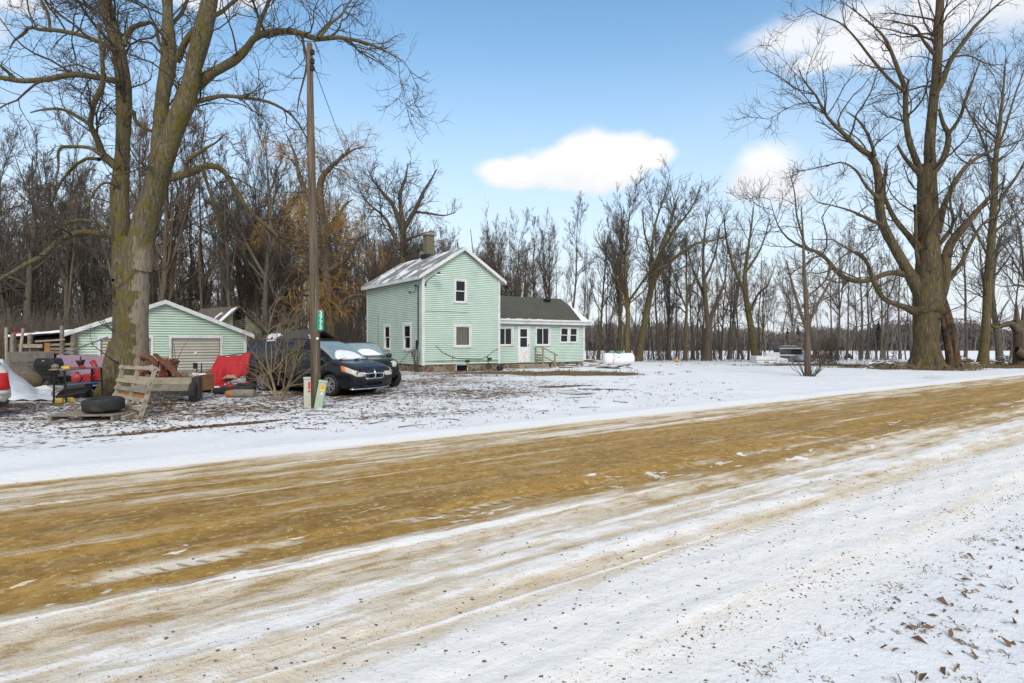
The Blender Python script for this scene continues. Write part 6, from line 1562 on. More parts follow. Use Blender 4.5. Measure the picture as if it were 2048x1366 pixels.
class Shell:
    """a car body lofted along its length: x to the front, half section mirrored"""
    def __init__(s, st):
        s.st = np.array(st, float)          # x, zbottom, zbelt, ztop, wbottom, wbelt, wtop
    def sec(s, x):
        q = [float(hermite(s.st[:, 0], s.st[:, k], x)) for k in range(1, 7)]
        zb, zl, zt, wb, wl, wt = q
        return [(0, zb), (wb * .85, zb), (wb, zb + .07), (wl + .015, zb + (zl - zb) * .42), (wl + .01, zb + (zl - zb) * .80), (wl - .02, zl), (wl + (wt - wl) * .5 + .012, zl + (zt - zl) * .48), (wt, zt - (zt - zl) * .11), (wt * .86, zt - (zt - zl) * .022), (wt * .5, zt), (0, zt)]
    def pt(s, x, u, side=1, off=0.0):
        P_ = s.sec(x); i = min(int(u), len(P_) - 2); f = u - i
        y = P_[i][0] * (1 - f) + P_[i + 1][0] * f; z = P_[i][1] * (1 - f) + P_[i + 1][1] * f
        if off:
            dy = P_[i + 1][0] - P_[i][0]; dz = P_[i + 1][1] - P_[i][1]; l = math.hypot(dy, dz) or 1
            e = .04; Q0 = s.sec(x - e); Q1 = s.sec(x + e)
            g0 = np.array([Q0[i][k] * (1 - f) + Q0[i + 1][k] * f for k in (0, 1)]); g1 = np.array([Q1[i][k] * (1 - f) + Q1[i + 1][k] * f for k in (0, 1)])
            tx = Vector((2 * e, g1[0] - g0[0], g1[1] - g0[1])); tu = Vector((0, dy / l, dz / l)); n = tu.cross(tx).normalized()
            if n.y < 0 and u < 8.5 or (u >= 8.5 and n.z < 0): n = -n
            return Vector((x + n.x * off, side * (y + n.y * off), z + n.z * off))
        return Vector((x, side * y, z))
    def body(s, name, mat, par, arches, n=64):
        x0, x1 = s.st[0, 0], s.st[-1, 0]; xs = np.unique(np.concatenate([np.linspace(x0, x1, n), s.st[:, 0]])); rings = []
        for x in xs:
            h = s.sec(x); rings.append([(x, y, z) for y, z in h] + [(x, -y, z) for y, z in h[-2:0:-1]])
        k = len(rings[0]); b = MB(); vs = [p for r in rings for p in r]
        fs = [[i * k + j, i * k + (j + 1) % k, (i + 1) * k + (j + 1) % k, (i + 1) * k + j] for i in range(len(xs) - 1) for j in range(k)]
        fs += [list(range(k))[::-1], [(len(xs) - 1) * k + j for j in range(k)]]
        b.add(vs, fs); o = b.build(name, mat, par)
        cut = []
        for ax, r, w in arches:
            c = MB(); c.lathe([(r, -3), (r, 3)], (ax, 0, r * .93), axis='y', k=28); co = c.build('cutter', mat, par); cut.append(co)
            for side in (1, -1):
                pass
        try:
            # open the wheel arches (only through the outer 0.3 m on each side)
            for (ax, r, w), co in zip(arches, cut):
                c = MB()
                for side in (1, -1): c.lathe([(r, side * (w - .30)), (r, side * (w + .3))], (ax, 0, r * .93), axis='y', k=28)
                me = bpy.data.meshes.new('cutter'); me.from_pydata(c.v, [], c.f); bm = bmesh.new(); bm.from_mesh(me); bmesh.ops.recalc_face_normals(bm, faces=bm.faces); bm.to_mesh(me); bm.free()
                old = co.data; co.data = me
                m = o.modifiers.new('arch', 'BOOLEAN'); m.operation = 'DIFFERENCE'; m.object = co; m.solver = 'EXACT'
            dg = bpy.context.evaluated_depsgraph_get(); dg.update()
            me = bpy.data.meshes.new_from_object(o.evaluated_get(dg)); o.modifiers.clear(); o.data = me
        finally:
            for co in cut: bpy.data.objects.remove(co)
        smooth_by_angle(o, 42); o.data.materials.clear(); o.data.materials.append(mat)
        return o
    def skin(s, name, mat, par, quad, nx=8, nu=5, off=.006, sides=(1, -1), solid=0, smooth=True):
        """a panel lying on the shell: quad = (x at low-rear, low-front, high-rear, high-front), (u low, u high)"""
        (a0, a1, b0, b1), (u0, u1) = quad
        for sd in sides:
            rows = []; b = MB()
            for j in range(nu + 1):
                f = j / nu; u = u0 + (u1 - u0) * f; xa = a0 + (b0 - a0) * f; xb = a1 + (b1 - a1) * f
                rows.append([s.pt(xa + (xb - xa) * i / nx, u, sd, off) for i in range(nx + 1)])
            b.patch(rows); o = b.build(name, mat, par, smooth=smooth, solid=solid)
        return o
    def top(s, name, mat, par, x0, x1, u0, off=.006, nx=8, x0c=None, x1c=None):
        """a panel across the top (windscreen, bonnet)"""
        b = MB(); rows = []
        x0c = x0 if x0c is None else x0c; x1c = x1 if x1c is None else x1c
        for i in range(nx + 1):
            row = []
            for j in range(-6, 7):
                f = abs(j) / 6; u = u0 + (9.98 - u0) * (1 - f); xa = x0c + (x0 - x0c) * f * f; xb = x1c + (x1 - x1c) * f * f
                row.append(s.pt(xa + (xb - xa) * i / nx, u, 1 if j >= 0 else -1, off))
            rows.append(row)
        b.patch(rows); return b.build(name, mat, par, smooth=True)

def wheel(par, c, side, r=.345, w=.22, spokes=10, turn=0.0, rim='rim'):
    e = bpy.data.objects.new('wheel', None); link(e, par); e.location = c; e.rotation_euler = (0, 0, turn)
    s = side; t = MB()
    t.lathe([(r * .66, -w * .46), (r * .86, -w * .5), (r * .97, -w * .42), (r, -w * .25), (r, w * .25), (r * .97, w * .42), (r * .86, w * .5), (r * .66, w * .46)], axis='y', k=36)
    t.build('tyre', M['rubber'], e, smooth=True, bevel=0)
    d = MB(); d.lathe([(r * .70, s * w * .40), (r * .70, s * w * .50), (r * .64, s * w * .51), (r * .63, s * w * .3), (.02, s * w * .25)], axis='y', k=36)
    a = MB(); a.lathe([(r * .715, s * w * .44), (r * .70, s * w * .53), (r * .64, s * w * .53), (r * .62, s * w * .36)], axis='y', k=36)
    for k in range(spokes):
        an = 2 * PI * k / spokes + (.09 if k % 2 else -.09); q = Vector((math.cos(an), 0, math.sin(an))); y = Vector((0, s * w * .46, 0))
        a.bar(q * r * .10 + y, q * r * .66 + y * 1.02, .034, .03, (0, 1, 0))
    a.lathe([(.001, s * w * .52), (r * .10, s * w * .50), (r * .17, s * w * .46), (r * .17, s * w * .3)], axis='y', k=16)
    d.build('hub', M['dark_metal'], e, smooth=False)
    a.build('rim', M[rim], e)
    return e

def minivan():
    hd = R_(-28.5); xf, xr = 4.16, 1.08
    # front wheel lands at px 662 / 18.55 m, near side; local y negative side is the viewer's
    f = Vector(g(662, 18.55)); c, s = math.cos(hd), math.sin(hd); loc = f - Vector((c * xf - s * -.90, s * xf + c * -.90, 0)); loc.z = -.01
    o = thing('minivan', 'dark navy minivan with a chrome cross grille parked behind the leafless shrub', 'minivan', loc, hd)
    st = [(0.0, .45, .98, 1.22, .74, .84, .60), (.05, .36, 1.02, 1.45, .84, .93, .66), (.22, .26, 1.05, 1.63, .93, .98, .70), (.6, .22, 1.05, 1.71, .96, .995, .72), (1.4, .20, 1.04, 1.75, .97, 1.0, .73), (2.6, .20, 1.02, 1.75, .97, 1.0, .73), (3.05, .20, 1.01, 1.715, .97, 1.0, .72),
          (3.45, .20, 1.00, 1.57, .97, .995, .735), (3.85, .20, .99, 1.34, .965, .99, .77), (4.12, .20, .975, 1.15, .96, .985, .80), (4.3, .20, .955, 1.085, .955, .98, .80), (4.7, .20, .90, 1.015, .93, .95, .77), (4.95, .22, .83, .955, .91, .925, .74), (5.08, .25, .77, .90, .87, .88, .71), (5.15, .32, .69, .83, .81, .82, .66)]
    S = Shell(st); S.body('body', M['navy_paint'], o, [(xr, .385, .985), (xf, .385, .985)])
    for ax in (xr, xf):
        for sd in (1, -1): wheel(o, (ax, sd * .885, .345), sd)
    for ax in (xr, xf): MB().lathe([(.38, -.66), (.38, .66)], (ax, 0, .36), axis='y', k=24).build('wheel_well', M['dark_void'], o)
    # glass
    S.top('windshield', M['frosted_glass'], o, 3.12, 4.10, 7.25, .008, 10, 3.10, 4.22)
    sn = MB(); rows = []
    for i in range(7):
        row = []
        for j in range(11):
            v = -0.62 + 1.10 * j / 10; hgt = .36 * (1 - abs((j - 5.5) / 5.5) ** 2.2) * (1 if j < 6 else .95) + .05; x = 4.20 - .05 * abs(v) - hgt * (i / 6) * 1.15; u = 9.98 - 2.4 * min(abs(v) / .8, 1); row.append(S.pt(x, u, 1 if v > 0 else -1, .018 + .03 * math.sin(PI * i / 6)))
        rows.append(row)
    sn.patch(rows); sn.build('windshield_snow', M['snow'], o, smooth=True, solid=.02)
    S.skin('side_window', M['car_glass'], o, ((3.0, 3.80, 2.96, 3.22), (5.25, 6.8)), off=.008)
    S.skin('side_window', M['car_glass'], o, ((1.75, 2.9, 1.72, 2.88), (5.25, 6.8)), off=.008)
    S.skin('side_window', M['car_glass'], o, ((.55, 1.65, .62, 1.62), (5.25, 6.8)), off=.008)
    b = MB(); b.patch([[S.pt(.012 + .085 * k / 4, 5.4 + 1.5 * k / 4, sd, .012) for sd in (1, -1)] for k in range(5)]); b.build('rear_window', M['car_glass'], o)
    # seams, handles, mouldings, roof rails
    b = MB()
    for x in (1.70, 2.93, 3.95):
        for sd in (1, -1): b.tube([S.pt(x + (.18 if x > 3.9 else 0) * 0, u, sd, .002) for u in (2.2, 3, 4, 4.9)], .006, 4)
    b.build('door_seam', M['dark_void'], o)
    for x in (1.9, 3.05):
        for sd in (1, -1): b = MB(); b.tube([S.pt(x, 4.3, sd, .01), S.pt(x + .06, 4.3, sd, .035), S.pt(x + .2, 4.3, sd, .035), S.pt(x + .25, 4.3, sd, .01)], .014, 6); b.build('door_handle', M['navy_paint'], o, smooth=True)
    for sd in (1, -1):
        b = MB(); b.tube([(.7, sd * .62, 1.72), (.8, sd * .62, 1.79), (2.7, sd * .62, 1.80), (2.85, sd * .61, 1.73)], .018, 6); b.build('roof_rail', M['dark_metal'], o, smooth=True)
        b = MB(); p = S.pt(3.66, 5.3, sd, .02); b.lathe([(.01, -.13), (.09, -.10), (.11, 0), (.09, .10), (.01, .13)], p + Vector((.02, sd * .13, .06)), axis='y', k=12); b.bar(p, p + Vector((.02, sd * .1, .03)), .07, .04); b.build('mirror', M['navy_paint'], o, smooth=True)
        # fender lip
        for ax in (xr, xf):
            b = MB(); b.tube([(ax + .40 * math.cos(a), sd * (.965 if ax < 3 else .962), .36 + .40 * math.sin(a)) for a in np.linspace(-.25, PI + .25, 15)], .020, 6); b.build('fender_lip', M['navy_paint'], o, smooth=True)
    # front face
    for sd in (1, -1):
        b = MB(); b.patch([[S.pt(4.82 + .32 * k / 8 - .10 * f, 4.1 + 1.4 * f, sd, .012) for k in range(9)] + [(5.168 - .03 * f, sd * yy, .615 + .17 * f) for yy in (.74, .65, .57 - .04 * f, .50 - .06 * f)] for f in (0, .25, .5, .75, 1)]); hl = b.build('headlight', M['lamp_glass'], o, smooth=True, solid=.012)
        S.skin('turn_signal', M['amber_glass'], hl, ((4.68, 4.815, 4.58, 4.715), (4.1, 5.5)), 4, 4, .012, (sd,), .01)
    gr = MB(); zt, zb = .86, .54; X = lambda y, z: 5.165 - .05 * (y / .55) ** 2 - .55 * max(0, z - .72) - .01
    gr.patch([[(X(y * (1 - .22 * (1 - k / 5)), zb + (zt - zb) * k / 5) - .01, y * (1 - .22 * (1 - k / 5)), zb + (zt - zb) * k / 5) for y in np.linspace(-.50, .50, 13)] for k in range(6)]); go = gr.build('grille', M['dark_void'], o, smooth=True, solid=.03)
    ch = MB(); q = lambda y, z, o_=.022: (X(y, z) + o_, y, z)
    def strip(pts, r): ch.tube(pts, r, 6)
    strip([q(y, zt - .01) for y in np.linspace(-.5, .5, 9)], .020); strip([q(y, zb) for y in np.linspace(-.39, .39, 9)], .022); strip([q(-.5, zt - .01), q(-.46, .70), q(-.39, zb)], .020); strip([q(.5, zt - .01), q(.46, .70), q(.39, zb)], .020)
    strip([q(y, .70) for y in np.linspace(-.47, .47, 9)], .026); strip([q(0, zt - .02), q(0, .70), q(0, zb)], .030)
    ch.build('grille_cross', M['chrome'], go, smooth=True)
    b = MB(); b.patch([[(5.15 - .10 * (y / .9) ** 2, y, .33 + .12 * k) for y in np.linspace(-.6, .6, 11)] for k in (0, .5, 1)]); b.build('air_intake', M['dark_void'], o, smooth=True, solid=.03)
    b = MB(); b.tube([(5.17 - .22 * (abs(y) / .9) ** 2.8, y, .23) for y in np.linspace(-.9, .9, 15)], .022, 6); b.build('chrome_strip', M['chrome'], o, smooth=True)
    b = MB(); b.tube([(5.10 - .20 * (abs(y) / .9) ** 2.8, y, .29) for y in np.linspace(-.88, .88, 15)], .07, 8); b.build('bumper', M['navy_paint'], o, smooth=True)
    b = MB()
    for y0_, y1_ in ((-.62, .0), (.0, .6)):
        b.tube([S.pt(4.24, 9.9 - 2.3 * min(abs(y0_) / .8, 1), -1 if y0_ < 0 else 1, .03), S.pt(4.16, 9.9 - .9, -1 if y0_ < 0 else 1, .035), S.pt(4.08, 9.95 - 2.2 * abs(y1_) / .8, 1, .03)], .010, 4)
    b.build('wiper', M['black_plastic'], o)
    return o, S

def black_car():
    hd = R_(-54); c, s = math.cos(hd), math.sin(hd); xf, xr = 3.62, .86
    f = Vector(g(786, 22.3)); loc = f - Vector((c * xf - s * .80, s * xf + c * .80, 0)); loc.z = 0.0
    o = thing('small_suv', 'black small off-roader with round headlights half hidden behind the minivan', 'car', loc, hd)
    st = [(0, .50, 1.0, 1.3, .72, .80, .60), (.05, .40, 1.03, 1.5, .80, .86, .66), (.3, .30, 1.05, 1.62, .84, .88, .68), (1.2, .27, 1.05, 1.68, .86, .895, .70), (2.2, .27, 1.05, 1.67, .86, .895, .70), (2.5, .27, 1.05, 1.60, .86, .895, .70), (2.85, .27, 1.04, 1.36, .86, .89, .72), (3.1, .27, 1.03, 1.17, .86, .885, .74), (3.3, .27, 1.02, 1.12, .86, .88, .74), (3.8, .30, .97, 1.08, .80, .82, .70), (4.15, .42, .92, 1.03, .74, .78, .66), (4.25, .55, .80, .92, .70, .74, .60)]
    S = Shell(st); S.body('body', M['black_paint'], o, [(xr, .39, .88), (xf, .42, .86)])
    for ax, t in ((xr, 0), (xf, R_(22))):
        for sd in (1, -1): wheel(o, (ax, sd * .80, .35), sd, .355, .22, 7, t)
    for ax in (xr, xf): MB().lathe([(.385, -.56), (.385, .56)], (ax, 0, .365), axis='y', k=24).build('wheel_well', M['dark_void'], o)
    S.top('windshield', M['frosted_glass'], o, 2.44, 3.06, 7.3, .008, 8, 2.42, 3.16)
    sn = MB(); rows = []
    for i in range(6):
        row = []
        for j in range(9):
            v = -.45 + .95 * j / 8; hg = .30 * (1 - abs((j - 4) / 4) ** 2) + .04; u = 9.98 - 2.4 * min(abs(v) / .74, 1); row.append(S.pt(3.12 - .05 * abs(v) - hg * i / 5, u, 1 if v > 0 else -1, .015 + .03 * math.sin(PI * i / 5)))
        rows.append(row)
    sn.patch(rows); sn.build('windshield_snow', M['snow'], o, smooth=True, solid=.02)
    S.skin('side_window', M['car_glass'], o, ((1.5, 2.75, 1.5, 2.45), (5.25, 6.8)), off=.008); S.skin('side_window', M['car_glass'], o, ((.3, 1.4, .4, 1.4), (5.25, 6.8)), off=.008)
    for sd in (1, -1):
        b = MB(); b.lathe([(.125, -.06), (.125, .02), (.09, .05), (.01, .06)], (4.20, sd * .56, .86), axis='x', k=20); hl = b.build('headlight', M['lamp_glass'], o, smooth=True)
        b = MB(); b.ring(.13, .02, (4.21, sd * .56, .86), 'x', 20, 6); b.build('bezel', M['chrome'], hl, smooth=True)
        b = MB(); b.lathe([(.05, 0), (.05, .03), (.01, .04)], (4.14, sd * .73, .84), axis='x', k=12); b.build('marker_light', M['lamp_glass'], o, bevel=.01)
        for ax in (xr, xf): b = MB(); b.tube([(ax + .41 * math.cos(a), sd * .84, .365 + .41 * math.sin(a)) for a in np.linspace(-.1, PI + .1, 13)], .035, 6); b.build('fender_flare', M['black_plastic'], o, smooth=True)
        b = MB(); b.lathe([(.01, -.12), (.08, -.09), (.10, 0), (.08, .09), (.01, .12)], S.pt(2.82, 5.3, sd, .02) + Vector((0, sd * .12, .06)), axis='y', k=10); b.build('mirror', M['black_plastic'], o, smooth=True)
    b = MB()
    for k in range(7): b.box((4.24, -.27 + .09 * k, .84), (.03, .045, .20))
    b.build('grille', M['dark_void'], o, bevel=.008)
    b = MB(); b.tube([(4.24 - .2 * (abs(y) / .8) ** 2.5, y, .62) for y in np.linspace(-.72, .72, 13)], .085, 8); b.build('bumper', M['black_plastic'], o, smooth=True)

def white_car():
    # mostly outside the picture: its tail comes in at the edge
    hd = R_(222); c, s = math.cos(hd), math.sin(hd)
    corner = Vector(g(12, 13.2)); loc = corner - Vector((c * .05 - s * .86, s * .05 + c * .86, 0)); loc.z = 0
    o = thing('white_car', 'white car whose tail with a tall red lamp enters at the edge', 'car', loc, hd)
    st = [(0, .42, .92, 1.02, .66, .78, .62), (.05, .34, .98, 1.10, .78, .86, .66), (.25, .28, 1.00, 1.30, .84, .90, .68), (.8, .26, 1.00, 1.52, .86, .91, .68), (1.6, .26, .99, 1.60, .87, .92, .68), (2.6, .26, .98, 1.58, .87, .92, .68), (3.2, .26, .96, 1.25, .87, .91, .72), (3.5, .26, .94, 1.05, .86, .90, .74), (4.3, .3, .8, .88, .8, .84, .68), (4.55, .42, .62, .7, .7, .72, .6)]
    S = Shell(st); S.body('body', M['car_white'], o, [(.85, .37, .9), (3.6, .37, .9)])
    for ax in (.85, 3.6):
        for sd in (1, -1): wheel(o, (ax, sd * .80, .33), sd, .335, .2, 8)
    for ax in (.85, 3.6): MB().lathe([(.365, -.58), (.365, .58)], (ax, 0, .35), axis='y', k=20).build('wheel_well', M['dark_void'], o)
    S.top('rear_window', M['car_glass'], o, .12, .78, 7.3, .008, 6); S.skin('side_window', M['car_glass'], o, ((.55, 1.7, .75, 1.7), (5.25, 6.8)), off=.008); S.skin('side_window', M['car_glass'], o, ((1.8, 3.1, 1.8, 2.75), (5.25, 6.8)), off=.008)
    for sd in (1, -1):
        b = MB(); b.patch([[(-.012 - .0 + .02 * k, sd * .70, .62 + .095 * k), (.0 + .012 * k, sd * (.80), .62 + .095 * k), (.06, sd * .872, .62 + .095 * k), (.18, sd * .912, .62 + .095 * k), (.42, sd * .92, .62 + .095 * k)] for k in range(5)]); tl = b.build('taillight', M['red_glass'], o, smooth=True, solid=.06)
        b = MB(); b.patch([[(-.01, sd * .70, .52 + .09 * k), (.01, sd * .80, .52 + .09 * k), (.07, sd * .866, .52 + .09 * k), (.18, sd * .908, .52 + .09 * k), (.42, sd * .915, .52 + .09 * k)] for k in range(2)]); b.build('reverse_lens', M['lamp_glass'], tl, smooth=True, solid=.06)
    b = MB(); b.tube([(.02 + .18 * (abs(y) / .84) ** 3, y, .46) for y in np.linspace(-.88, .88, 13)], .09, 8); b.build('bumper', M['car_white'], o, smooth=True)
    b = MB(); b.tube([(.06 + .18 * (abs(y) / .84) ** 3, y, .30) for y in np.linspace(-.86, .86, 13)], .09, 8); b.build('valance', M['black_plastic'], o, smooth=True)
    # dark pickup behind, under the sheet
    q = g(-150, 19.5); o = thing('pickup', 'dark teal pickup cab with a black mirror behind the white car tail', 'pickup', (q[0], q[1], 0), R_(-38))
    st = [(0, .5, 1.0, 1.5, .8, .86, .68), (.1, .42, 1.05, 1.70, .86, .9, .70), (.9, .4, 1.06, 1.78, .88, .92, .72), (1.5, .4, 1.06, 1.66, .88, .92, .72), (1.95, .4, 1.05, 1.3, .88, .92, .75), (2.2, .4, 1.04, 1.14, .88, .91, .78), (2.9, .42, .98, 1.08, .86, .88, .76), (3.3, .5, .84, .98, .8, .82, .7)]
    S = Shell(st); S.body('body', M['teal_paint'], o, [(2.55, .4, .9)])
    for sd in (1, -1): wheel(o, (2.55, sd * .8, .37), sd, .37, .22, 6)
    for sd in (1, -1): wheel(o, (.4, sd * .7, .37), sd, .37, .22, 6)
    S.top('windshield', M['frosted_glass'], o, 1.5, 2.1, 7.3, .008); S.skin('side_window', M['car_glass'], o, ((.3, 1.85, .3, 1.5), (5.25, 6.8)), off=.008)
    for sd in (1, -1): b = MB(); b.box(S.pt(1.75, 5.4, sd, .02) + Vector((.02, sd * .2, .12)), (.10, .22, .28)); b.bar(S.pt(1.75, 5.3, sd), S.pt(1.75, 5.4, sd) + Vector((0, sd * .12, .08)), .04, .04); b.build('mirror', M['black_plastic'], o, bevel=.03)

# ================================================================== junk and fittings of the yard
def mk(name, label, cat, b, mat, loc, rz=0, rot=None, group=None, **kw):
    o = b.build(name, M[mat] if isinstance(mat, str) else mat, None, **kw); o.location = loc; o.rotation_euler = rot if rot else (0, 0, rz)
    return tag(o, label, cat, group)

def tyre_mesh(R, w, hole=.62):
    b = MB(); b.lathe([(R * hole, 0), (R * .8, -.01), (R * .95, .02), (R, w * .2), (R, w * .8), (R * .95, w - .02), (R * .8, w + .01), (R * hole, w), (R * (hole - .04), w * .8), (R * (hole - .04), w * .2), (R * hole, 0)], k=36)
    return b

def utility_pole():
    x, y, z = g(632.5, 15.0); top = Vector(P(619, 87, 15.0)); o = thing('utility_pole', 'tall weathered wooden utility pole standing between two green pedestals', 'utility pole', (x, y, z))
    t = top - Vector((x, y, z)); b = MB(); b.tube([Vector((0, 0, -.3)), t * .25 + Vector((.01, 0, 0)), t * .5, t * .75 + Vector((-.01, 0, 0)), t], [.122, .118, .108, .092, .070], 20); b.build('pole', M['pole_wood'], o, smooth=True)
    for k, py in enumerate((104, 122, 136)):
        p = Vector(P(625, py, 14.95)) - Vector((x, y, z)); b = MB(); b.lathe([(.03, -.07), (.06, -.05), (.045, -.01), (.062, .02), (.03, .07)], p, k=12); b.bar(p + Vector((-.10, .03, 0)), p, .03, .03); b.build('insulator', M['dark_metal'], o, smooth=False)
    b = MB(); p = Vector(P(640, 712, 14.88)) - Vector((x, y, z)); b.bar(Vector((.05, -.112, .9)), Vector((.02, -.110, 3.0)), .03, .012); b.build('guard_strip', M['grey_wood'], o)
    b = MB(); p = Vector(P(635, 677, 14.87)) - Vector((x, y, z)); b.lathe([(.001, -.02), (.03, -.01), (.03, .01), (.001, .02)], p, axis='y', k=10); b.build('tag_disc', M['white_metal'], o)
    b = MB(); p0 = Vector(P(635, 620, 14.86)) - Vector((x, y, z)); p1 = Vector(P(645, 620, 14.84)) - Vector((x, y, z)); b.bar(p0, p1, .01, .03); b.build('red_tape', M['sticker_red'], o)
    # house number blade
    sp = P(640.6, 641, 14.84); s = thing('number_sign', 'green vertical house number blade fixed to the utility pole', 'sign', sp, R_(24))
    b = MB(); b.box((0, 0, 0), (.155, .010, .50)); b.build('plate', M['sign_green'], s, bevel=.004)
    for k, ch in enumerate('3775'):
        cu = bpy.data.curves.new('digit', 'FONT'); cu.body = ch; cu.size = .145; cu.align_x = 'CENTER'; cu.align_y = 'CENTER'; cu.extrude = .001; cu.offset = .003
        tmp = link(bpy.data.objects.new('digit', cu)); cu.materials.append(M['sign_white']); bpy.context.view_layer.update(); me = bpy.data.meshes.new_from_object(tmp.evaluated_get(bpy.context.evaluated_depsgraph_get())); bpy.data.objects.remove(tmp); d = link(bpy.data.objects.new('digit', me), s); d.location = (.01, -.0065, .175 - k * .117); d.rotation_euler = (R_(90), 0, 0)
    # pedestals
    def pedestal(px, py0, py1, Y, mat, tilt, label):
        x, y, z = g(px, Y); h = (py1 - py0) / FPX * Y; q = thing('pedestal', label, 'pedestal', (x, y, z - .02), R_(8), 'telecom pedestals by the utility pole', rot=(0, tilt, R_(8)))
        b = MB(); b.rng(-.10, .10, -.085, .085, .0, h - .05); b.build('post', M[mat], q, bevel=.03, seg=3)
        b = MB(); b.rng(-.112, .112, -.097, .097, h - .06, h); b.build('cap', M[mat], q, bevel=.025, seg=3)
        if tilt: b = MB(); b.rng(-.11, .11, -.095, .095, 0, .03); b.build('skirt', M['grey_metal'], q, bevel=.01)
        b = MB(); b.lathe([(.001, 0), (.012, 0), (.012, .006), (.001, .006)], (.04, -.093, .10), axis='y', k=8); b.build('lock', M['dark_metal'], q)
        return q, h
    q, h = pedestal(616.5, 757, 820, 15.05, 'pedestal_tan', 0, 'upright pale pedestal with red stickers on the pole\'s near side')
    b = MB(); b.rng(.012, .066, -.0885, -.086, h - .30, h - .12); so = b.build('sticker', M['sticker_red'], q); b = MB(); b.lathe([(.035, 0), (.035, .0025), (.001, .0025)], (.04, -.0885, h - .36), axis='y', k=12); b.build('sticker', M['sticker_red'], q)
    m = MB()
    for k in range(4): m.rng(.020, .058, -.0895, -.0884, h - .16 - k * .036, h - .150 - k * .036)
    m.build('print', M['rust'], so)
    q, h = pedestal(636.5, 755, 813, 14.9, 'pedestal_green', R_(10), 'leaning green pedestal with a yellow sticker beside the pole')
    b = MB(); b.lathe([(.055, 0), (.055, .0025), (.001, .0025)], (.03, -.0885, h - .22), axis='y', k=12); b.rng(-.02, .065, -.089, -.086, h - .20, h - .10); so = b.build('sticker', M['sticker_yellow'], q); m = MB()
    for k in range(3): m.rng(-.005, .052, -.0925, -.0894, h - .135 - k * .035, h - .122 - k * .035)
    m.build('print', M['rust'], so)
    b = MB(); b.add([(.03, -.088, h - .29), (.075, -.088, h - .36), (.03, -.088, h - .335), (-.015, -.088, h - .37)], [[0, 1, 2, 3]]); b.build('arrow', M['sticker_white'], q, solid=.002)
    # service drop to the house and a spare line
    F = Frame(-4.85, 32.0, 35.0); yy, zz = F.side(822, 583, 0); e = Vector((-4.85 + F.n[0] * yy, 32.0 + F.n[1] * yy, zz)) + Vector((-.12, -.08, 0)); a = Vector(P(626, 128, 14.93)); b = MB(); pts = []
    for k in range(25):
        f = k / 24; p = a.lerp(e, f); p.z -= 1.2 * 4 * f * (1 - f) * .45; pts.append(p - a)
    b.tube(pts, .009, 5); mk('power_cable', 'black service cable sagging from the utility pole to the house', 'cable', b, 'black_plastic', a)
    a = Vector(P(617, 150, 14.95)); b = MB(); pts = []
    for k in range(9): f = k / 8; pts.append(Vector((-.12 * f, 0, -2.1 * f)) + Vector((.03 * math.sin(f * 3), 0, 0)))
    b.tube(pts, .0035, 4); mk('hanging_wire', 'thin loose wire hanging down beside the upper utility pole', 'wire', b, 'dark_metal', a)

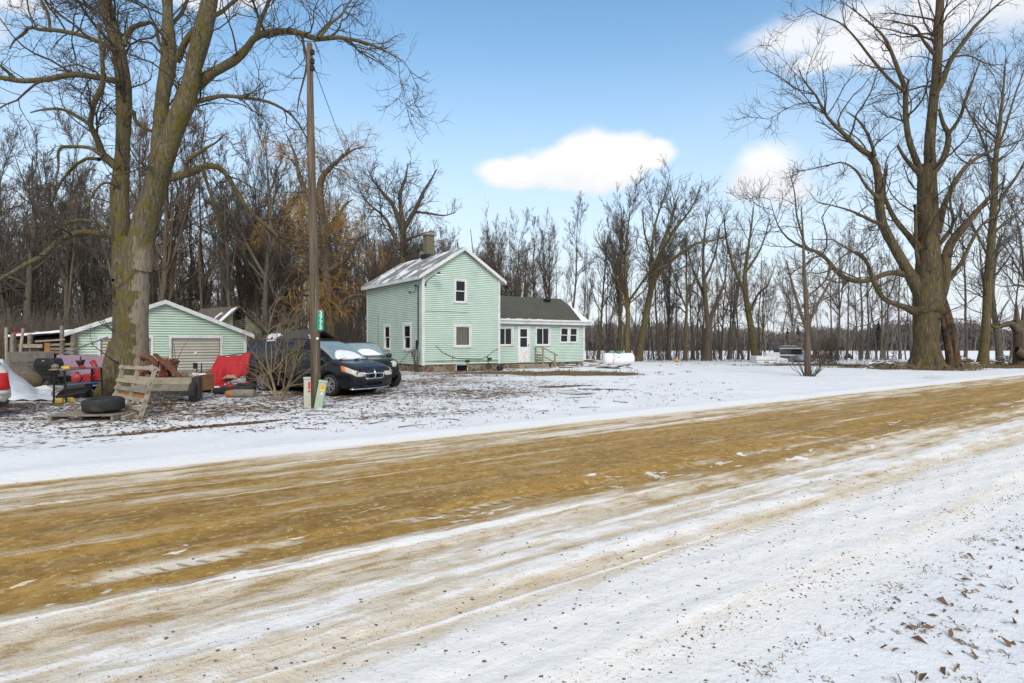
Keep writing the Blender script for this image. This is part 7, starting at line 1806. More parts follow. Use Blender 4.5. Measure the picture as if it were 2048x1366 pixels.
def pallets_and_tyres():
    # flat pallet
    x, y, z = g(192, 12.9); o = thing('pallet', 'grey weathered pallet lying flat under a tyre', 'pallet', (x, y, z), R_(4), 'wooden pallets')
    r = random.Random(3)
    for k in range(6): b = MB(); b.box((0, -.45 + k * .18, .128 + .002 * (k % 2)), (1.30, .12, .022), (r.uniform(-.02, .02), r.uniform(-.012, .012), r.uniform(-.02, .02))); b.build('deck_board', M['grey_wood'], o, bevel=.004)
    for xx in (-.62, 0, .62): b = MB(); b.rng(xx - .025, xx + .025, -.5, .5, .026, .115); b.build('stringer', M['dark_wood'] if xx == 0 else M['grey_wood'], o, bevel=.004)
    for k in range(3): b = MB(); b.box((0, -.45 + k * .45, .012), (1.30, .11, .022)); b.build('bottom_board', M['grey_wood'], o, bevel=.004)
    b = tyre_mesh(.40, .27); mk('tyre', 'black tyre lying flat on the grey pallet', 'tyre', b, 'rubber', Vector(P(208, 821, 12.95)), R_(10), (R_(3), R_(-2), 0), 'old tyres in the yard', smooth=True)
    # leaning pallet: corner points
    A, B_, C, D = [Vector(p) for p in (P(224, 822, 13.9), P(281, 839, 12.95), P(313, 734, 13.75), P(245, 731, 14.6))]
    o = thing('pallet', 'pale weathered pallet leaning up against the wooden trailer', 'pallet', A, 0, 'wooden pallets'); ux = (B_ - A); up1 = (D - A); up2 = (C - B_); nrm = ux.cross(up1).normalized()
    L = lambda s, t: (ux * s) * (1) + (up1 * (1 - s) + up2 * s) * t
    for k, t in enumerate((.03, .17, .33, .50, .66, .95)):
        b = MB(); b.bar(L(-.02, t) + nrm * .05, L(1.02, t) + nrm * .05, .09 if t > .2 else .085, .02, nrm); bo = b.build('deck_board', M['old_wood'] if k != 3 else M['grey_wood'], o, bevel=.004)
    for s in (.02, .5, .98): b = MB(); b.bar(L(s, 0), L(s, 1), .04, .09, nrm); b.build('stringer', M['old_wood'], o, bevel=.004)
    for t in (.40, .75): b = MB(); b.bar(L(.02, t) - nrm * .056, L(.98, t) - nrm * .056, .13, .02, nrm); b.build('bottom_board', M['orange_wood'] if t < .5 else M['old_wood'], o, bevel=.004)
    # a beam lying between them
    a, c = Vector(P(246, 837, 12.7)), Vector(P(290, 823, 13.5)); b = MB(); b.bar((0, 0, 0), c - a, .10, .11); mk('beam', 'short pale beam on the ground at the foot of the leaning pallet', 'beam', b, 'old_wood', a, bevel=.006)
    # tyres and drum by the van's tail
    b = tyre_mesh(.34, .22); mk('tyre', 'black tyre lying behind the rusty drum near the minivan tail', 'tyre', b, 'rubber', Vector(g(490, 18.9)) + Vector((0, 0, .10)), 0, (R_(6), R_(4), 0), 'old tyres in the yard', smooth=True)
    b = MB(); b.rng(-.5, .3, -.25, .25, -.08, .12); mk('rubber_mat', 'black rubber slab on the ground beneath the red tarp', 'mat', b, 'rubber', Vector(g(462, 19.2)) + Vector((0, 0, .1)), R_(-6), bevel=.04)
    b = MB(); b.lathe([(.10, -.33), (.125, -.31), (.125, .31), (.10, .33)], (0, 0, 0), axis='x', k=18); o = mk('rusty_drum', 'rust brown cylinder lying on the snow beside the minivan tail', 'drum', b, 'grey_wood', Vector(g(488, 17.9)) + Vector((0, 0, .12)), R_(-3), smooth=False)
    b = MB(); b.lathe([(.01, -.24), (.08, -.20), (.12, -.05), (.12, .08), (.10, .2)], (-.36, 0, -.01), axis='x', k=14); b.build('cap', M['orange_wood'], o, smooth=True)
    a, c = Vector(P(410, 774.5, 18.6)), Vector(P(439, 773.5, 18.6)); b = MB(); b.bar((0, 0, 0), c - a, .05, .05); mk('white_strip', 'straight white strip lying by the foot of the red tarp', 'strip', b, 'white_metal', a)

def trailer():
    x, y, z = g(335, 16.6); o = thing('utility_trailer', 'small wooden utility trailer loaded with rusty scrap', 'trailer', (x, y, z), R_(6))
    X0, X1 = -.92, .70
    for k in range(2): b = MB(); b.rng(X0, X1, -.02, .02, .30 + k * .195, .49 + k * .195); b.build('side_board', M['old_wood'] if k else M['grey_wood'], o, bevel=.006)
    b = MB(); b.rng(X0, X1, 1.1, 1.14, .30, .68); b.build('side_board', M['grey_wood'], o, bevel=.006)
    b = MB(); b.rng(X0, X1, .0201, 1.099, .30, .33); b.build('bed', M['dark_wood'], o)
    b = MB(); b.rng(X0 - .1, X1 + .05, -.01, .06, .16, .29); b.rng(X0 - .1, X1 + .05, 1.06, 1.13, .16, .29); b.rng(-.6, -.5, .061, 1.059, .17, .27); b.rng(.4, .5, .061, 1.059, .17, .27); b.build('chassis', M['black_plastic'], o, bevel=.01)
    for xx in (X0 + .04, X1 - .04): b = MB(); b.rng(xx - .035, xx + .035, -.065, -.021, .25, .70); b.build('upright', M['old_wood'], o, bevel=.005)
    b = MB(); b.rng(X1 + .06, X1 + .12, .0, 1.14, .28, .74); b.build('tailboard', M['orange_wood'], o, bevel=.006)
    for xx, yy, q in ((.70, -.10, 88), (-.5, 1.30, 0)): b = tyre_mesh(.30, .17, .55); w = b.build('wheel', M['rubber'], o, smooth=True); w.location = (xx, yy, .29); w.rotation_euler = (R_(90), 0, R_(q))
    b = MB(); b.rng(.70, .90, -.16, .10, .08, .72); b.build('end_block', M['dark_wood'], o, bevel=.02)
    # the scrap on it, each piece its own
    W = lambda px, py, Y: Vector(P(px, py, Y))
    def piece(nm, lab, mat, pts, w, h, cat='scrap', **kw):
        a = pts[0]; b = MB()
        for p, q in zip(pts[:-1], pts[1:]): b.bar(p - a, q - a, w, h)
        return mk(nm, lab, cat, b, mat, a, group='scrap on the trailer', bevel=.006, **kw)
    piece('rusty_beam', 'long dark rusty beam with a pointed top slanting down over the trailer load', 'rust', [W(309, 708, 16.9), W(318, 716, 16.9), W(362, 756, 16.7)], .15, .07)
    piece('rusty_beam', 'shorter brown bar lying beside the pointed beam on the trailer', 'rust', [W(334, 722, 17.0), W(357, 752, 16.9)], .09, .05)
    piece('red_beam', 'faded red plate standing upright in the trailer load', 'rust_red', [W(327, 753, 17.05), W(322, 722, 17.1)], .24, .05)
    piece('red_beam', 'thin red bar at the top of the trailer load', 'red_paint', [W(300, 728, 17.1), W(320, 723, 17.15)], .09, .06)
    piece('rusty_plate', 'orange rusty plate leaning against the pointed beam', 'orange_wood', [W(331, 715, 17.2), W(338, 740, 17.1)], .17, .04)
    piece('pink_board', 'pale pink scrap board on the trailer under the bent pipe', 'pink', [W(288, 738, 17.0), W(322, 736, 17.0)], .10, .18)
    b = MB(); a = W(284, 716, 16.95); b.tube([W(284, 717, 16.95) - a, W(291, 712, 16.95) - a, W(300, 716, 16.95) - a, W(311, 726, 16.95) - a, W(314, 735, 16.95) - a], [.10, .10, .085, .08, .075], 12); mk('rusty_pipe', 'thick bent rust brown pipe on top of the trailer load', 'pipe', b, 'rust', a, group='scrap on the trailer', smooth=True)
    b = MB(); a = W(343, 730, 17.25); r = random.Random(2)
    for k in range(14):
        an = r.uniform(0, 6.28); b.tube([(r.uniform(-.15, .15), r.uniform(-.1, .1), r.uniform(-.25, .1)), (r.uniform(-.3, .3), r.uniform(-.1, .1), r.uniform(-.05, .2)), (r.uniform(-.25, .25), r.uniform(-.1, .1), r.uniform(-.3, .15))], .022, 5)
    mk('wire_tangle', 'tangle of dark rusty wire behind the scrap beams', 'wire', b, 'rust', a, group='scrap on the trailer')
    b = MB(); a = W(299, 747, 16.9)
    for k in range(9): b.box((r.uniform(-.35, .35), r.uniform(0, .5), r.uniform(-.08, .14)), (r.uniform(.1, .3), r.uniform(.08, .2), r.uniform(.05, .16)), (r.uniform(-.6, .6), r.uniform(-.6, .6), r.uniform(0, 3)))
    mk('scrap_heap', 'heap of small rusty parts filling the trailer bed', 'scrap', b, 'rust', a, group='scrap on the trailer', bevel=.01)
    b = MB(); a = W(354, 752, 16.75)
    for k in range(40): p = Vector((r.uniform(-.28, .3), r.uniform(0, .7), r.uniform(-.04, .08))); an = r.uniform(0, 6.28); b.tube([p, p + Vector((.12 * math.cos(an), .12 * math.sin(an), r.uniform(-.02, .06)))], .010, 4)
    b.tube([W(382, 748, 16.6) - a, W(388, 755, 16.5) - a], .02, 5); mk('brushwood', 'heap of pale twigs and splinters at the tail of the trailer', 'brush', b, 'old_wood', a)
    b = MB(); a = W(352, 726, 17.3); b.tube([Vector((0, 0, -.4)), Vector((.05, 0, .1)), Vector((.2, 0, .45)), Vector((.42, 0, .8))], [.012, .010, .007, .004], 4); b.tube([Vector((0, 0, -.4)), Vector((-.03, 0, .3)), Vector((-.08, 0, .6))], [.012, .009, .004], 4); mk('dead_sapling', 'thin dead sapling standing before the tan overhead door', 'plant', b, 'twig_dark', a)
    # brush pile under the trailer
    b = MB(); x, y, z = g(318, 15.9); a = Vector((x, y, z))
    for k in range(75):
        an = r.uniform(0, 6.28); p = Vector((r.uniform(-.55, .5), r.uniform(-.25, .25), r.uniform(0, .25))); d = Vector((math.cos(an), .5 * math.sin(an), r.uniform(-.1, .45))) * r.uniform(.2, .6); b.tube([p, p + d * .5 + Vector((0, 0, .03)), p + d], [.012, .008, .004], 4)
    mk('brush_pile', 'grey brush pile at the foot of the wooden trailer', 'brush pile', b, 'twig_grey', a, group='brush piles')

def workbench_and_grill():
    r = random.Random(6)
    x, y, z = g(97, 22.6); o = thing('gas_grill', 'black lidded barbecue grill on splayed legs before the pink board', 'grill', (x, y, z), R_(-6))
    gx = lambda px, py: Vector(P(px, py, 22.6)) - Vector((x, y, z))
    zt = gx(97, 716).z; zm = gx(97, 734).z
    b = MB(); poly = [(-.44, zm), (-.43, zm + .16), (-.36, zt - .04), (-.28, zt), (.28, zt), (.36, zt - .04), (.43, zm + .16), (.44, zm)]
    b.prism([(px_, -.22, pz) for px_, pz in poly], (0, .46, 0)); lo = b.build('lid', M['black_plastic'], o, bevel=.03, seg=3)
    b = MB(); b.rng(-.05, .06, -.235, -.222, zt - .12, zt - .09); b.build('badge', M['chrome'], lo); b = MB(); b.tube([(-.2, -.23, zm + .10), (-.2, -.27, zm + .10), (.2, -.27, zm + .10), (.2, -.23, zm + .10)], .014, 6); b.build('handle', M['dark_metal'], lo)
    b = MB(); b.prism([(-.42, -.2, zm - .005), (.42, -.2, zm - .005), (.26, -.14, zm - .30), (-.24, -.14, zm - .30)], (0, .36, 0)); b.build('firebox', M['black_plastic'], o, bevel=.02)
    b = MB(); b.rng(-.20, .22, -.165, .2, zm - .52, zm - .31); bo = b.build('control_box', M['black_plastic'], o, bevel=.02)
    b = MB(); [b.lathe([(.03, 0), (.03, -.03), (.001, -.03)], (xx, -.18, zm - .12), axis='y', k=10) for xx in (-.12, .04, .2)]; b.build('knob', M['dark_metal'], o)
    b = MB(); b.bar((-.44, 0, zm + .03), (-.74, 0, zm + .02), .3, .03); b.build('side_shelf', M['dark_metal'], o, bevel=.01); b = MB(); b.bar((.44, 0, zm + .01), (.76, 0, zm - .01), .3, .03); b.build('side_shelf', M['dark_metal'], o, bevel=.01)
    for sx, ex in ((-.1, -.26), (.12, .0), (.2, .32), (-.18, -.3)): b = MB(); b.tube([(sx, .0 if ex < .1 else .15, zm - .45), (ex, -.06 if ex < .1 else .2, .0)], .022, 6); b.build('leg', M['dark_metal'], o)
    b = MB(); b.tube([(-.44, -.1, zm), (-.24, -.12, zm - .3)], .02, 6); b.tube([(.44, -.1, zm), (.26, -.12, zm - .3)], .02, 6); b.build('brace', M['dark_metal'], o)
    # work bench running away from the viewer
    q0 = Vector(g(120, 16.0)); q1 = Vector(g(194, 17.45)); a = math.atan2(q1.y - q0.y, q1.x - q0.x); L = (q1 - q0).length; o = thing('work_table', 'narrow work table on black legs crowded with tools near the giant tree', 'table', q0, a); c, s = math.cos(a), math.sin(a)
    hw = .17; H0 = .88
    b = MB(); b.rng(-.12, L + .12, -hw - .04, hw + .04, H0, H0 + .035); b.build('table_top', M['grey_wood'], o, bevel=.006)
    for xx in (0, L):
        for yy in (-hw, hw): b = MB(); b.tube([(xx, yy, 0), (xx - .02, yy * .8, H0)], [.024, .03], 6); b.build('leg', M['dark_metal'], o)
    b = MB(); b.bar((0, -hw, .5), (0, hw, .5), .02, .04); b.bar((L, -hw, .5), (L, hw, .5), .02, .04); b.bar((0, 0, .30), (L, 0, .34), .02, .03); b.build('stretcher', M['dark_metal'], o)
    b = MB(); b.rng(0.1, L - .1, -hw, hw, .46, .48); b.build('shelf', M['blue'], o)
    tp = lambda px, Y, dz=0: Vector(((px - 1024) / FPX * Y, Y, H0 + .035 + dz))
    b = MB(); b.lathe([(.05, -.09), (.06, -.05), (.06, .09), (.05, .11)], axis='x', k=14); mk('yellow_canister', 'yellow canister lying on the near end of the work table', 'canister', b, 'yellow', tp(131, 16.15, .06), .2, smooth=True)
    b = MB(); b.bar((-.2, 0, 0), (.12, .02, .03), .05, .04); b.box((.16, .02, .04), (.10, .08, .07)); mk('red_tool', 'red hand tool lying next to the yellow canister', 'tool', b, 'red_paint', tp(152, 16.5, .04), .5, bevel=.01)
    b = MB(); b.lathe([(.05, 0), (.045, .06), (.10, .20), (.12, .26), (.105, .26), (.04, .1)], k=16); mk('black_funnel', 'black funnel-shaped pot standing on the work table', 'pot', b, 'black_plastic', tp(163, 16.7, 0), 0, (0, R_(-8), 0), smooth=True)
    b = MB(); b.box((0, 0, .03), (.2, .2, .05)); b.lathe([(.06, .05), (.10, .1), (.06, .16), (.02, .18)], (-.02, 0, 0), k=10); mk('grey_rag', 'crumpled grey rag and can on the table end near the grill', 'rag', b, 'grey_wood', tp(112, 15.9, 0), 0, bevel=.02)
    b = MB(); b.lathe([(.02, -.12), (.13, -.10), (.15, 0), (.13, .10), (.02, .12)], axis='y', k=20); b.box((.0, 0, .17), (.08, .1, .06)); mk('red_can', 'round red fuel can behind the work table', 'fuel can', b, 'red_paint', g(154, 18.6)[:2] + (.55,), R_(20), smooth=False)
    b = MB(); b.rng(-.3, .3, -.25, .25, 0, .42); mk('crate', 'dark crate carrying the red fuel can behind the table', 'crate', b, 'dark_wood', Vector(g(156, 18.7)), R_(15), bevel=.02)
    # snow blower: chute, auger housing, handles, wheels
    x, y, z = g(195, 19.6); o = thing('snow_blower', 'red snow blower with black handlebars beside the giant trunk', 'snow blower', (x, y, z), R_(-15))
    b = MB(); b.prism([(-.35, -.3, .1), (.1, -.3, .1), (.16, -.3, .55), (-.25, -.3, .62), (-.42, -.3, .4)], (0, .6, 0)); b.build('auger_housing', M['red_paint'], o, bevel=.03)
    b = MB(); b.rng(.1, .55, -.2, .2, .35, .80); b.build('engine_cover', M['red_paint'], o, bevel=.06, seg=3)
    b = MB(); b.tube([(-.1, 0, .6), (-.1, 0, .85), (-.22, 0, 1.0)], [.09, .08, .09], 10); b.build('chute', M['red_paint'], o, smooth=True)
    b = MB(); [b.tube([(.5, yy, .6), (.62, yy, .95), (.75, yy, 1.25)], .022, 6) for yy in (-.25, .25)]; b.tube([(-.5, -.2, .75), (-.44, -.22, 1.18)], .02, 6); b.build('handlebar', M['dark_metal'], o)
    for yy in (-.3, .3): b = tyre_mesh(.2, .12, .5); w = b.build('wheel', M['rubber'], o, smooth=True); w.location = (.3, yy + (.0 if yy > 0 else .12), .2); w.rotation_euler = (R_(90), 0, 0)
    # tubs and oddments below
    b = MB(); b.add([(-.42, -.22, .20), (.42, -.2, .26), (.40, .22, .26), (-.42, .22, .22), (-.33, -.16, .0), (.33, -.14, .04), (.33, .16, .04), (-.33, .16, .0)], [[0, 4, 5, 1], [1, 5, 6, 2], [2, 6, 7, 3], [3, 7, 4, 0], [4, 7, 6, 5]]); mk('black_tub', 'tipped black plastic tub on the ground below the work table', 'tub', b, 'black_plastic', Vector(g(152, 17.9)), R_(8), (R_(22), R_(-4), R_(8)), solid=.03)
    b = MB(); b.rng(-.4, .4, -.3, .3, 0, .05); b.rng(-.4, -.36, -.3, .3, .0501, .12); mk('blue_tray', 'bluish grey tray resting behind the black tub', 'tray', b, 'blue', Vector(g(181, 19.2)) + Vector((0, 0, .22)), R_(10), bevel=.02)
    for px, lab in ((119, 'dull yellow block between the table legs nearest the pallet'), (139, 'bright yellow block just beyond the first table legs')): b = MB(); b.rng(-.10, .10, -.08, .08, 0, .13); mk('yellow_block', lab, 'block', b, 'yellow', Vector(g(px, 16.0 + (px - 119) * .01)), R_(px), bevel=.02, group='yellow blocks under the table')
    b = MB(); b.tube([(-.42, 0, 0), (-.2, .03, .05), (.15, .02, .10), (.38, 0, .06)], [.05, .11, .13, .05], 10); mk('pale_sack', 'long pale sack lying on the snow between grill and white car', 'sack', b, 'old_snow', Vector(g(80, 18.9)) + Vector((0, 0, .05)), R_(12), smooth=True)

def wall_and_boards():
    a, c = Vector(P(14, 772, 22.2)), Vector(P(110, 770, 23.4)); a.z = -.05; c.z = -.05; d = c - a; o = thing('plank_wall', 'low weathered wall of wide grey timbers behind the grill', 'wall', a, math.atan2(d.y, d.x)); L = d.length; r = random.Random(9)
    for k, (z0_, z1_) in enumerate(((0, .46), (.465, .92), (.925, 1.36))): b = MB(); b.box((L / 2, .02 * k, (z0_ + z1_) / 2), (L + r.uniform(-.1, .1), .12, z1_ - z0_)); b.build('timber', M['grey_wood'], o, bevel=.02)
    for xx in (.2, L - .3): b = MB(); b.rng(xx, xx + .14, .12, .26, -.1, 1.3); b.build('post', M['dark_wood'], o)
    b = MB(); b.lathe([(.01, -.30), (.26, -.26), (.28, 0), (.26, .26), (.01, .30)], (0, 0, .26), axis='y', k=16); mk('hay_roll', 'brown roll of dry grass at the foot of the plank wall', 'roll', b, 'moss_grass', Vector(g(66, 21.9)), R_(30), smooth=True)
    a, c = Vector(P(104, 752, 23.0)), Vector(P(232, 752, 24.6)); d = c - a; b = MB(); n = 18
    rows = [[(d.x * k / n, d.y * k / n + .25 * j, (0 if j == 0 else .82 + .012 * math.sin(k * 1.9) - .08 * (k / n)) - .0) for k in range(n + 1)] for j in (0, 1)]; b.patch(rows); mk('pink_board', 'faded pink insulation board leaning behind the snow blower', 'board', b, 'pink', (a.x, a.y, .36), solid=.04)
    b = MB(); b.bar((-.3, 0, .18), (d.x + .5, d.y + .3, .18), .3, .36); mk('beam', 'low dark log under the pink board', 'log', b, 'dark_wood', (a.x, a.y + .3, -.05), bevel=.05)
    # white plastic sheet over the pickup's flank
    A = P(-40, 712, 17.6); nx, ny = 44, 22; b = MB(); rows = []; rr = random.Random(11)
    for j in range(ny + 1):
        t = j / ny; row = []
        for k in range(nx + 1):
            s = k / nx; px = -70 + 175 * s; Yb = 18.6 - 1.9 * t; X_ = (px - 1024) / FPX * Yb
            ridge = 1.12 - 1.04 * np.clip((s - .42) / .42, 0, 1) ** .8
            z_ = float(ridge) * (1 - t ** 1.5) + .05 + .035 * math.sin(9 * s + 5 * t) * (1 - t) + .05 * math.sin(14 * s - 7 * t) * t * (1 - t) + .02 * math.sin(31 * s + 13 * t)
            row.append((X_ + .05 * math.sin(5 * t + 3 * s), Yb, max(.02 + .015 * math.sin(17 * s + 9 * t), z_)))
        rows.append(row)
    b.patch(rows); mk('plastic_sheet', 'crumpled white plastic sheet sliding off the pickup onto the snow', 'sheet', b, 'sheet_plastic', (0, 0, 0), smooth=True)
    # red tarp over its frame
    corners = {'tl': P(437, 712, 19.9), 'tr': P(502, 704, 20.2), 'br': P(496, 748, 19.8), 'bl': P(412, 782, 19.3)}
    TL, TR, BR, BL = [Vector(corners[k]) for k in ('tl', 'tr', 'br', 'bl')]; n = 26; m = 20; rows = []
    for j in range(m + 1):
        t = j / m; row = []
        for k in range(n + 1):
            s = k / n; top = TL.lerp(TR, s); top.z -= .10 * 4 * s * (1 - s) * .6; bot = BL.lerp(BR, s); p = top.lerp(bot, t); fold = .07 * math.sin(12 * s + 2.5 * t) * t + .04 * math.sin(23 * s - 4 * t) * (.3 + t); p.y += fold - .18 * math.sin(PI * t) * (1 - s * .5); p.z += .02 * math.sin(17 * s + 6 * t); row.append(p - TL)
        rows.append(row)
    b = MB(); b.patch(rows); mk('red_tarp', 'bright red tarp draped over a frame at the minivan tail', 'tarp', b, 'red_tarp', TL, smooth=True, solid=.012)
    b = MB(); rr = random.Random(5); rows = []
    for j in range(9):
        row = []
        for k in range(15):
            row.append(Vector(P(440 + 62 * k / 14, 781 - 4 * k / 14, 19.3 + .5 * j / 8)) - TL + Vector((0, 0, .06 + .16 * math.sin(PI * j / 8) * (.6 + .4 * math.sin(k * 1.7)) + .05 * rr.random())))
        rows.append(row)
    b.patch(rows); mk('red_cloth', 'crumpled red cloth heaped on the ground under the tarp', 'cloth', b, 'red_tarp', TL, smooth=True, solid=.01)
    b = MB(); a = Vector(P(461, 757, 19.5)); b.tube([(-.28, 0, -.02), (-.1, 0, .05), (.12, 0, .05), (.22, 0, -.03)], [.03, .07, .07, .03], 8); mk('pale_roll', 'small pale roll lying on the crumpled red cloth', 'roll', b, 'old_wood', a, smooth=True)
    b = MB(); [b.tube([Vector(P(p0, q0, y0_)) - TL, Vector(P(p1, q1, y1_)) - TL], .018, 6) for p0, q0, y0_, p1, q1, y1_ in ((436, 713, 20, 415, 782, 19.5), (502, 705, 20.3, 497, 784, 20.1), (437, 713, 20.05, 502, 705, 20.3), (437, 716, 20.1, 446, 782, 20.6), (502, 706, 20.35, 512, 775, 21))]; mk('tarp_frame', 'thin dark frame holding up the red tarp', 'frame', b, 'dark_metal', TL)
    # folding table behind the tarp
    x, y, z = g(424, 23.0); o = thing('folding_table', 'white topped folding table with black legs behind the red tarp', 'table', (x, y, z), R_(10)); zt = P(424, 722, 23)[2]
    b = MB(); b.rng(-.55, .55, -.3, .3, zt - .04, zt); b.build('table_top', M['white_metal'], o, bevel=.01)
    for xx in (-.48, .48):
        for yy in (-.25, .25): b = MB(); b.tube([(xx, yy, 0), (xx * .95, yy, zt - .04)], .02, 6); b.build('leg', M['black_plastic'], o)
    b = MB(); b.box((-.52, -.28, zt - .14), (.14, .04, .24)); b.build('bracket', M['black_plastic'], o, bevel=.01)
    b = MB(); b.tube([(-.5, 0, .0), (-.2, .1, .14), (.2, 0, .12), (.5, .1, .02)], [.08, .17, .16, .06], 10); mk('snow_covered_sack', 'snow covered sack behind the trailer tail', 'sack', b, 'snow', Vector(g(397, 21.5)) + Vector((0, 0, .28)), .2, smooth=True)
    b = MB(); b.rng(-.45, .45, -.25, .25, 0, .28); mk('crate', 'low dark crate under the snow covered sack', 'crate', b, 'dark_wood', Vector(g(397, 21.5)), .2, bevel=.02)

def right_side_things():
    # propane tank
    x, y, z = g(1237, 39.0); o = thing('propane_tank', 'white horizontal gas tank with a green dome beside the house', 'gas tank', (x, y, z), R_(6)); r, L = .40, 2.15
    b = MB(); prof = [(r * math.sin(t), -L / 2 + r * .55 * (1 - math.cos(t))) for t in np.linspace(.02, PI / 2, 8)] + [(r * math.cos(t), L / 2 - r * .55 * (1 - math.sin(t))) for t in np.linspace(0, PI / 2 - .02, 8)]; b.lathe(prof, (0, 0, .52), axis='x', k=32); b.build('tank', M['white_metal'], o, smooth=True)
    b = MB(); b.lathe([(.20, .86), (.20, .99), (.16, 1.05), (.05, 1.08), (.001, 1.08)], (-.02, 0, 0), k=20); b.build('dome', plain('dome_green', (.02, .20, .09), .5), o, smooth=False, bevel=.01)
    for xx in (-.65, .65): b = MB(); b.rng(xx - .06, xx + .06, -.3, .3, -.05, .2); b.build('leg', M['concrete'], o, bevel=.01)
    b = MB(); b.tube([(-.42 + .03 * math.sin(a * 2), -(r + .006) * math.cos(a), .52 + (r + .006) * math.sin(a)) for a in np.linspace(-.9, 1.4, 14)], .014, 5); b.tube([(-.4, -.33, .74), (-.3, -.36, .70), (-.18, -.33, .76)], .012, 5); b.build('hose', M['dark_metal'], o)
    b = MB(); b.rng(-.2, .02, -r - .006, -r + .02, .60, .64); b.build('data_plate', M['grey_metal'], o)
    # boards lying in front, and debris at the wing corner
    rr = random.Random(8)
    def boards(name, lab, px0, px1, Y, n, mat='dark_wood', snow=True, hh=.12, cat='boards'):
        q = Vector(g((px0 + px1) / 2, Y)); W = (px1 - px0) / FPX * Y; o = thing(name, lab, cat, q)
        for k in range(n):
            l = W * rr.uniform(.4, .8); b = MB(); p = Vector((rr.uniform(-.3, .3) * W, rr.uniform(-.5, .5), .03 + hh * rr.random())); an = rr.uniform(-.5, .5); b.box(p, (l, .14, .035), (rr.uniform(-.1, .1), rr.uniform(-.12, .12), an)); bo = b.build('board', M[rr.choice([mat, 'grey_wood'])], o, bevel=.005)
            if snow and k % 2 == 0: b = MB(); b.box(p + Vector((0, 0, .032)), (l * .8, .12, .03), (0, rr.uniform(-.05, .05), an)); b.build('snow_cap', M['snow'], bo, bevel=.012)
    boards('scrap_boards', 'snow dusted boards lying in front of the gas tank', 1196, 1262, 37.4, 6)
    boards('scrap_boards', 'jumble of snowy boards at the corner of the low wing', 1163, 1203, 39.2, 9, 'rust', True, .45)
    boards('scrap_boards', 'a few dark boards lying below the wing windows', 1118, 1160, 38.7, 4, 'dark_wood', True, .15)
    b = MB(); b.ring(.2, .025, (0, 0, .03), 'z', 18, 6); b.tube([(.2, 0, .03), (.5, -.1, .04), (.7, .15, .03)], .022, 5); mk('garden_hose', 'dark coil of hose on the snow by the front step', 'hose', b, 'black_plastic', Vector(g(1124, 38.2)))
    b = MB(); b.lathe([(.13, 0), (.16, .3), (.17, .3), (.15, .02)], k=16); mk('bucket', 'dark bucket beside the front step railing', 'bucket', b, 'black_plastic', Vector(g(1098, 38.2)))
    b = MB(); b.lathe([(.1, -.2), (.17, -.1), (.18, .1), (.1, .2)], (0, 0, .16), axis='y', k=14); mk('black_pail', 'black pail lying against the house corner by the low wing', 'pail', b, 'black_plastic', Vector(g(1000, 34.3)), .6)
    b = MB(); b.tube([(0, 0, 0), (.02, 0, .14), (.0, 0, .3), (.05, .02, .42)], [.12, .13, .09, .03], 10); mk('orange_bag', 'small orange bag standing at the foot of the tree row', 'bag', b, 'orange', Vector(g(1353, 49.5)), smooth=True)
    # weeds by the meter
    b = MB()
    for k in range(16): a0 = rr.uniform(0, 6.28); b.tube([(rr.uniform(-.15, .15), rr.uniform(-.1, .1), 0), (.12 * math.cos(a0), .1 * math.sin(a0), .6), (.2 * math.cos(a0), .15 * math.sin(a0), rr.uniform(.8, 1.5))], [.012, .010, .005], 4)
    mk('dead_weeds', 'tall dead weeds against the side wall under the meter', 'weeds', b, 'twig_dark', Vector(g(833, 32.0)))
    # white truck cap and low white box
    x, y, z = g(1529, 47.5); o = thing('truck_cap', 'long white truck cap lying on the ground with snow on top', 'truck cap', (x, y, z - .1), R_(2))
    b = MB(); b.prism([(-.92, -.6, 0), (.92, -.6, 0), (.88, -.5, .58), (-.9, -.5, .58)], (0, 1.3, 0)); b.build('shell', M['white_metal'], o, bevel=.04); b = MB(); b.rng(-.86, .86, -.44, .7, .581, .64); b.build('snow_cap', M['snow'], o, bevel=.03)
    b = MB(); b.rng(-.27, -.13, -.615, -.57, .12, .2); b.rng(-.07, .06, -.615, -.57, .12, .2); b.build('vent', M['dark_void'], o); b = MB(); b.rng(-.92, .92, -.58, -.52, .30, .34); b.build('rub_strip', M['old_wood'], o)
    x, y, z = g(1562, 47.2); o = thing('white_box', 'short white panel box next to the long truck cap', 'box', (x, y, z - .1), R_(-4)); b = MB(); b.prism([(-.45, -.4, 0), (.45, -.4, 0), (.43, -.3, .42), (-.4, -.36, .56)], (0, .8, 0)); b.build('shell', M['white_metal'], o, bevel=.02)
    b = MB(); [b.ring(.12, .014, (xx, -.40, .18), 'y', 14, 5) for xx in (-.15, .2)]; b.build('scroll', M['grey_metal'], o)
    b = MB(); b.rng(-.6, .6, -.3, .3, 0, .5); q = mk('snowy_crate', 'snow topped white crate behind the long truck cap', 'crate', b, 'white_metal', Vector(g(1543, 49.5)) + Vector((0, 0, .3)), 0, bevel=.06)
    # camper body
    x, y, z = g(1577, 50.0); o = thing('camper_top', 'dark grey boxy camper body with a rounded roof and side windows', 'camper', (x, y, z - .15), R_(-10))
    b = MB(); b.prism([(-.95, -.8, .1), (.9, -.8, .1), (.92, -.8, .75), (.86, -.7, 1.28), (.7, -.66, 1.46), (-.7, -.66, 1.46), (-.9, -.7, 1.28), (-.97, -.8, .75)], (0, 1.7, 0)); b.build('body', M['camper_grey'], o, bevel=.05, seg=3)
    b = MB(); b.rng(-.99, .95, -.83, -.79, .66, .76); b.rng(-.93, .90, -.75, -.70, 1.24, 1.31); b.build('belt_trim', M['trim'], o, bevel=.01)
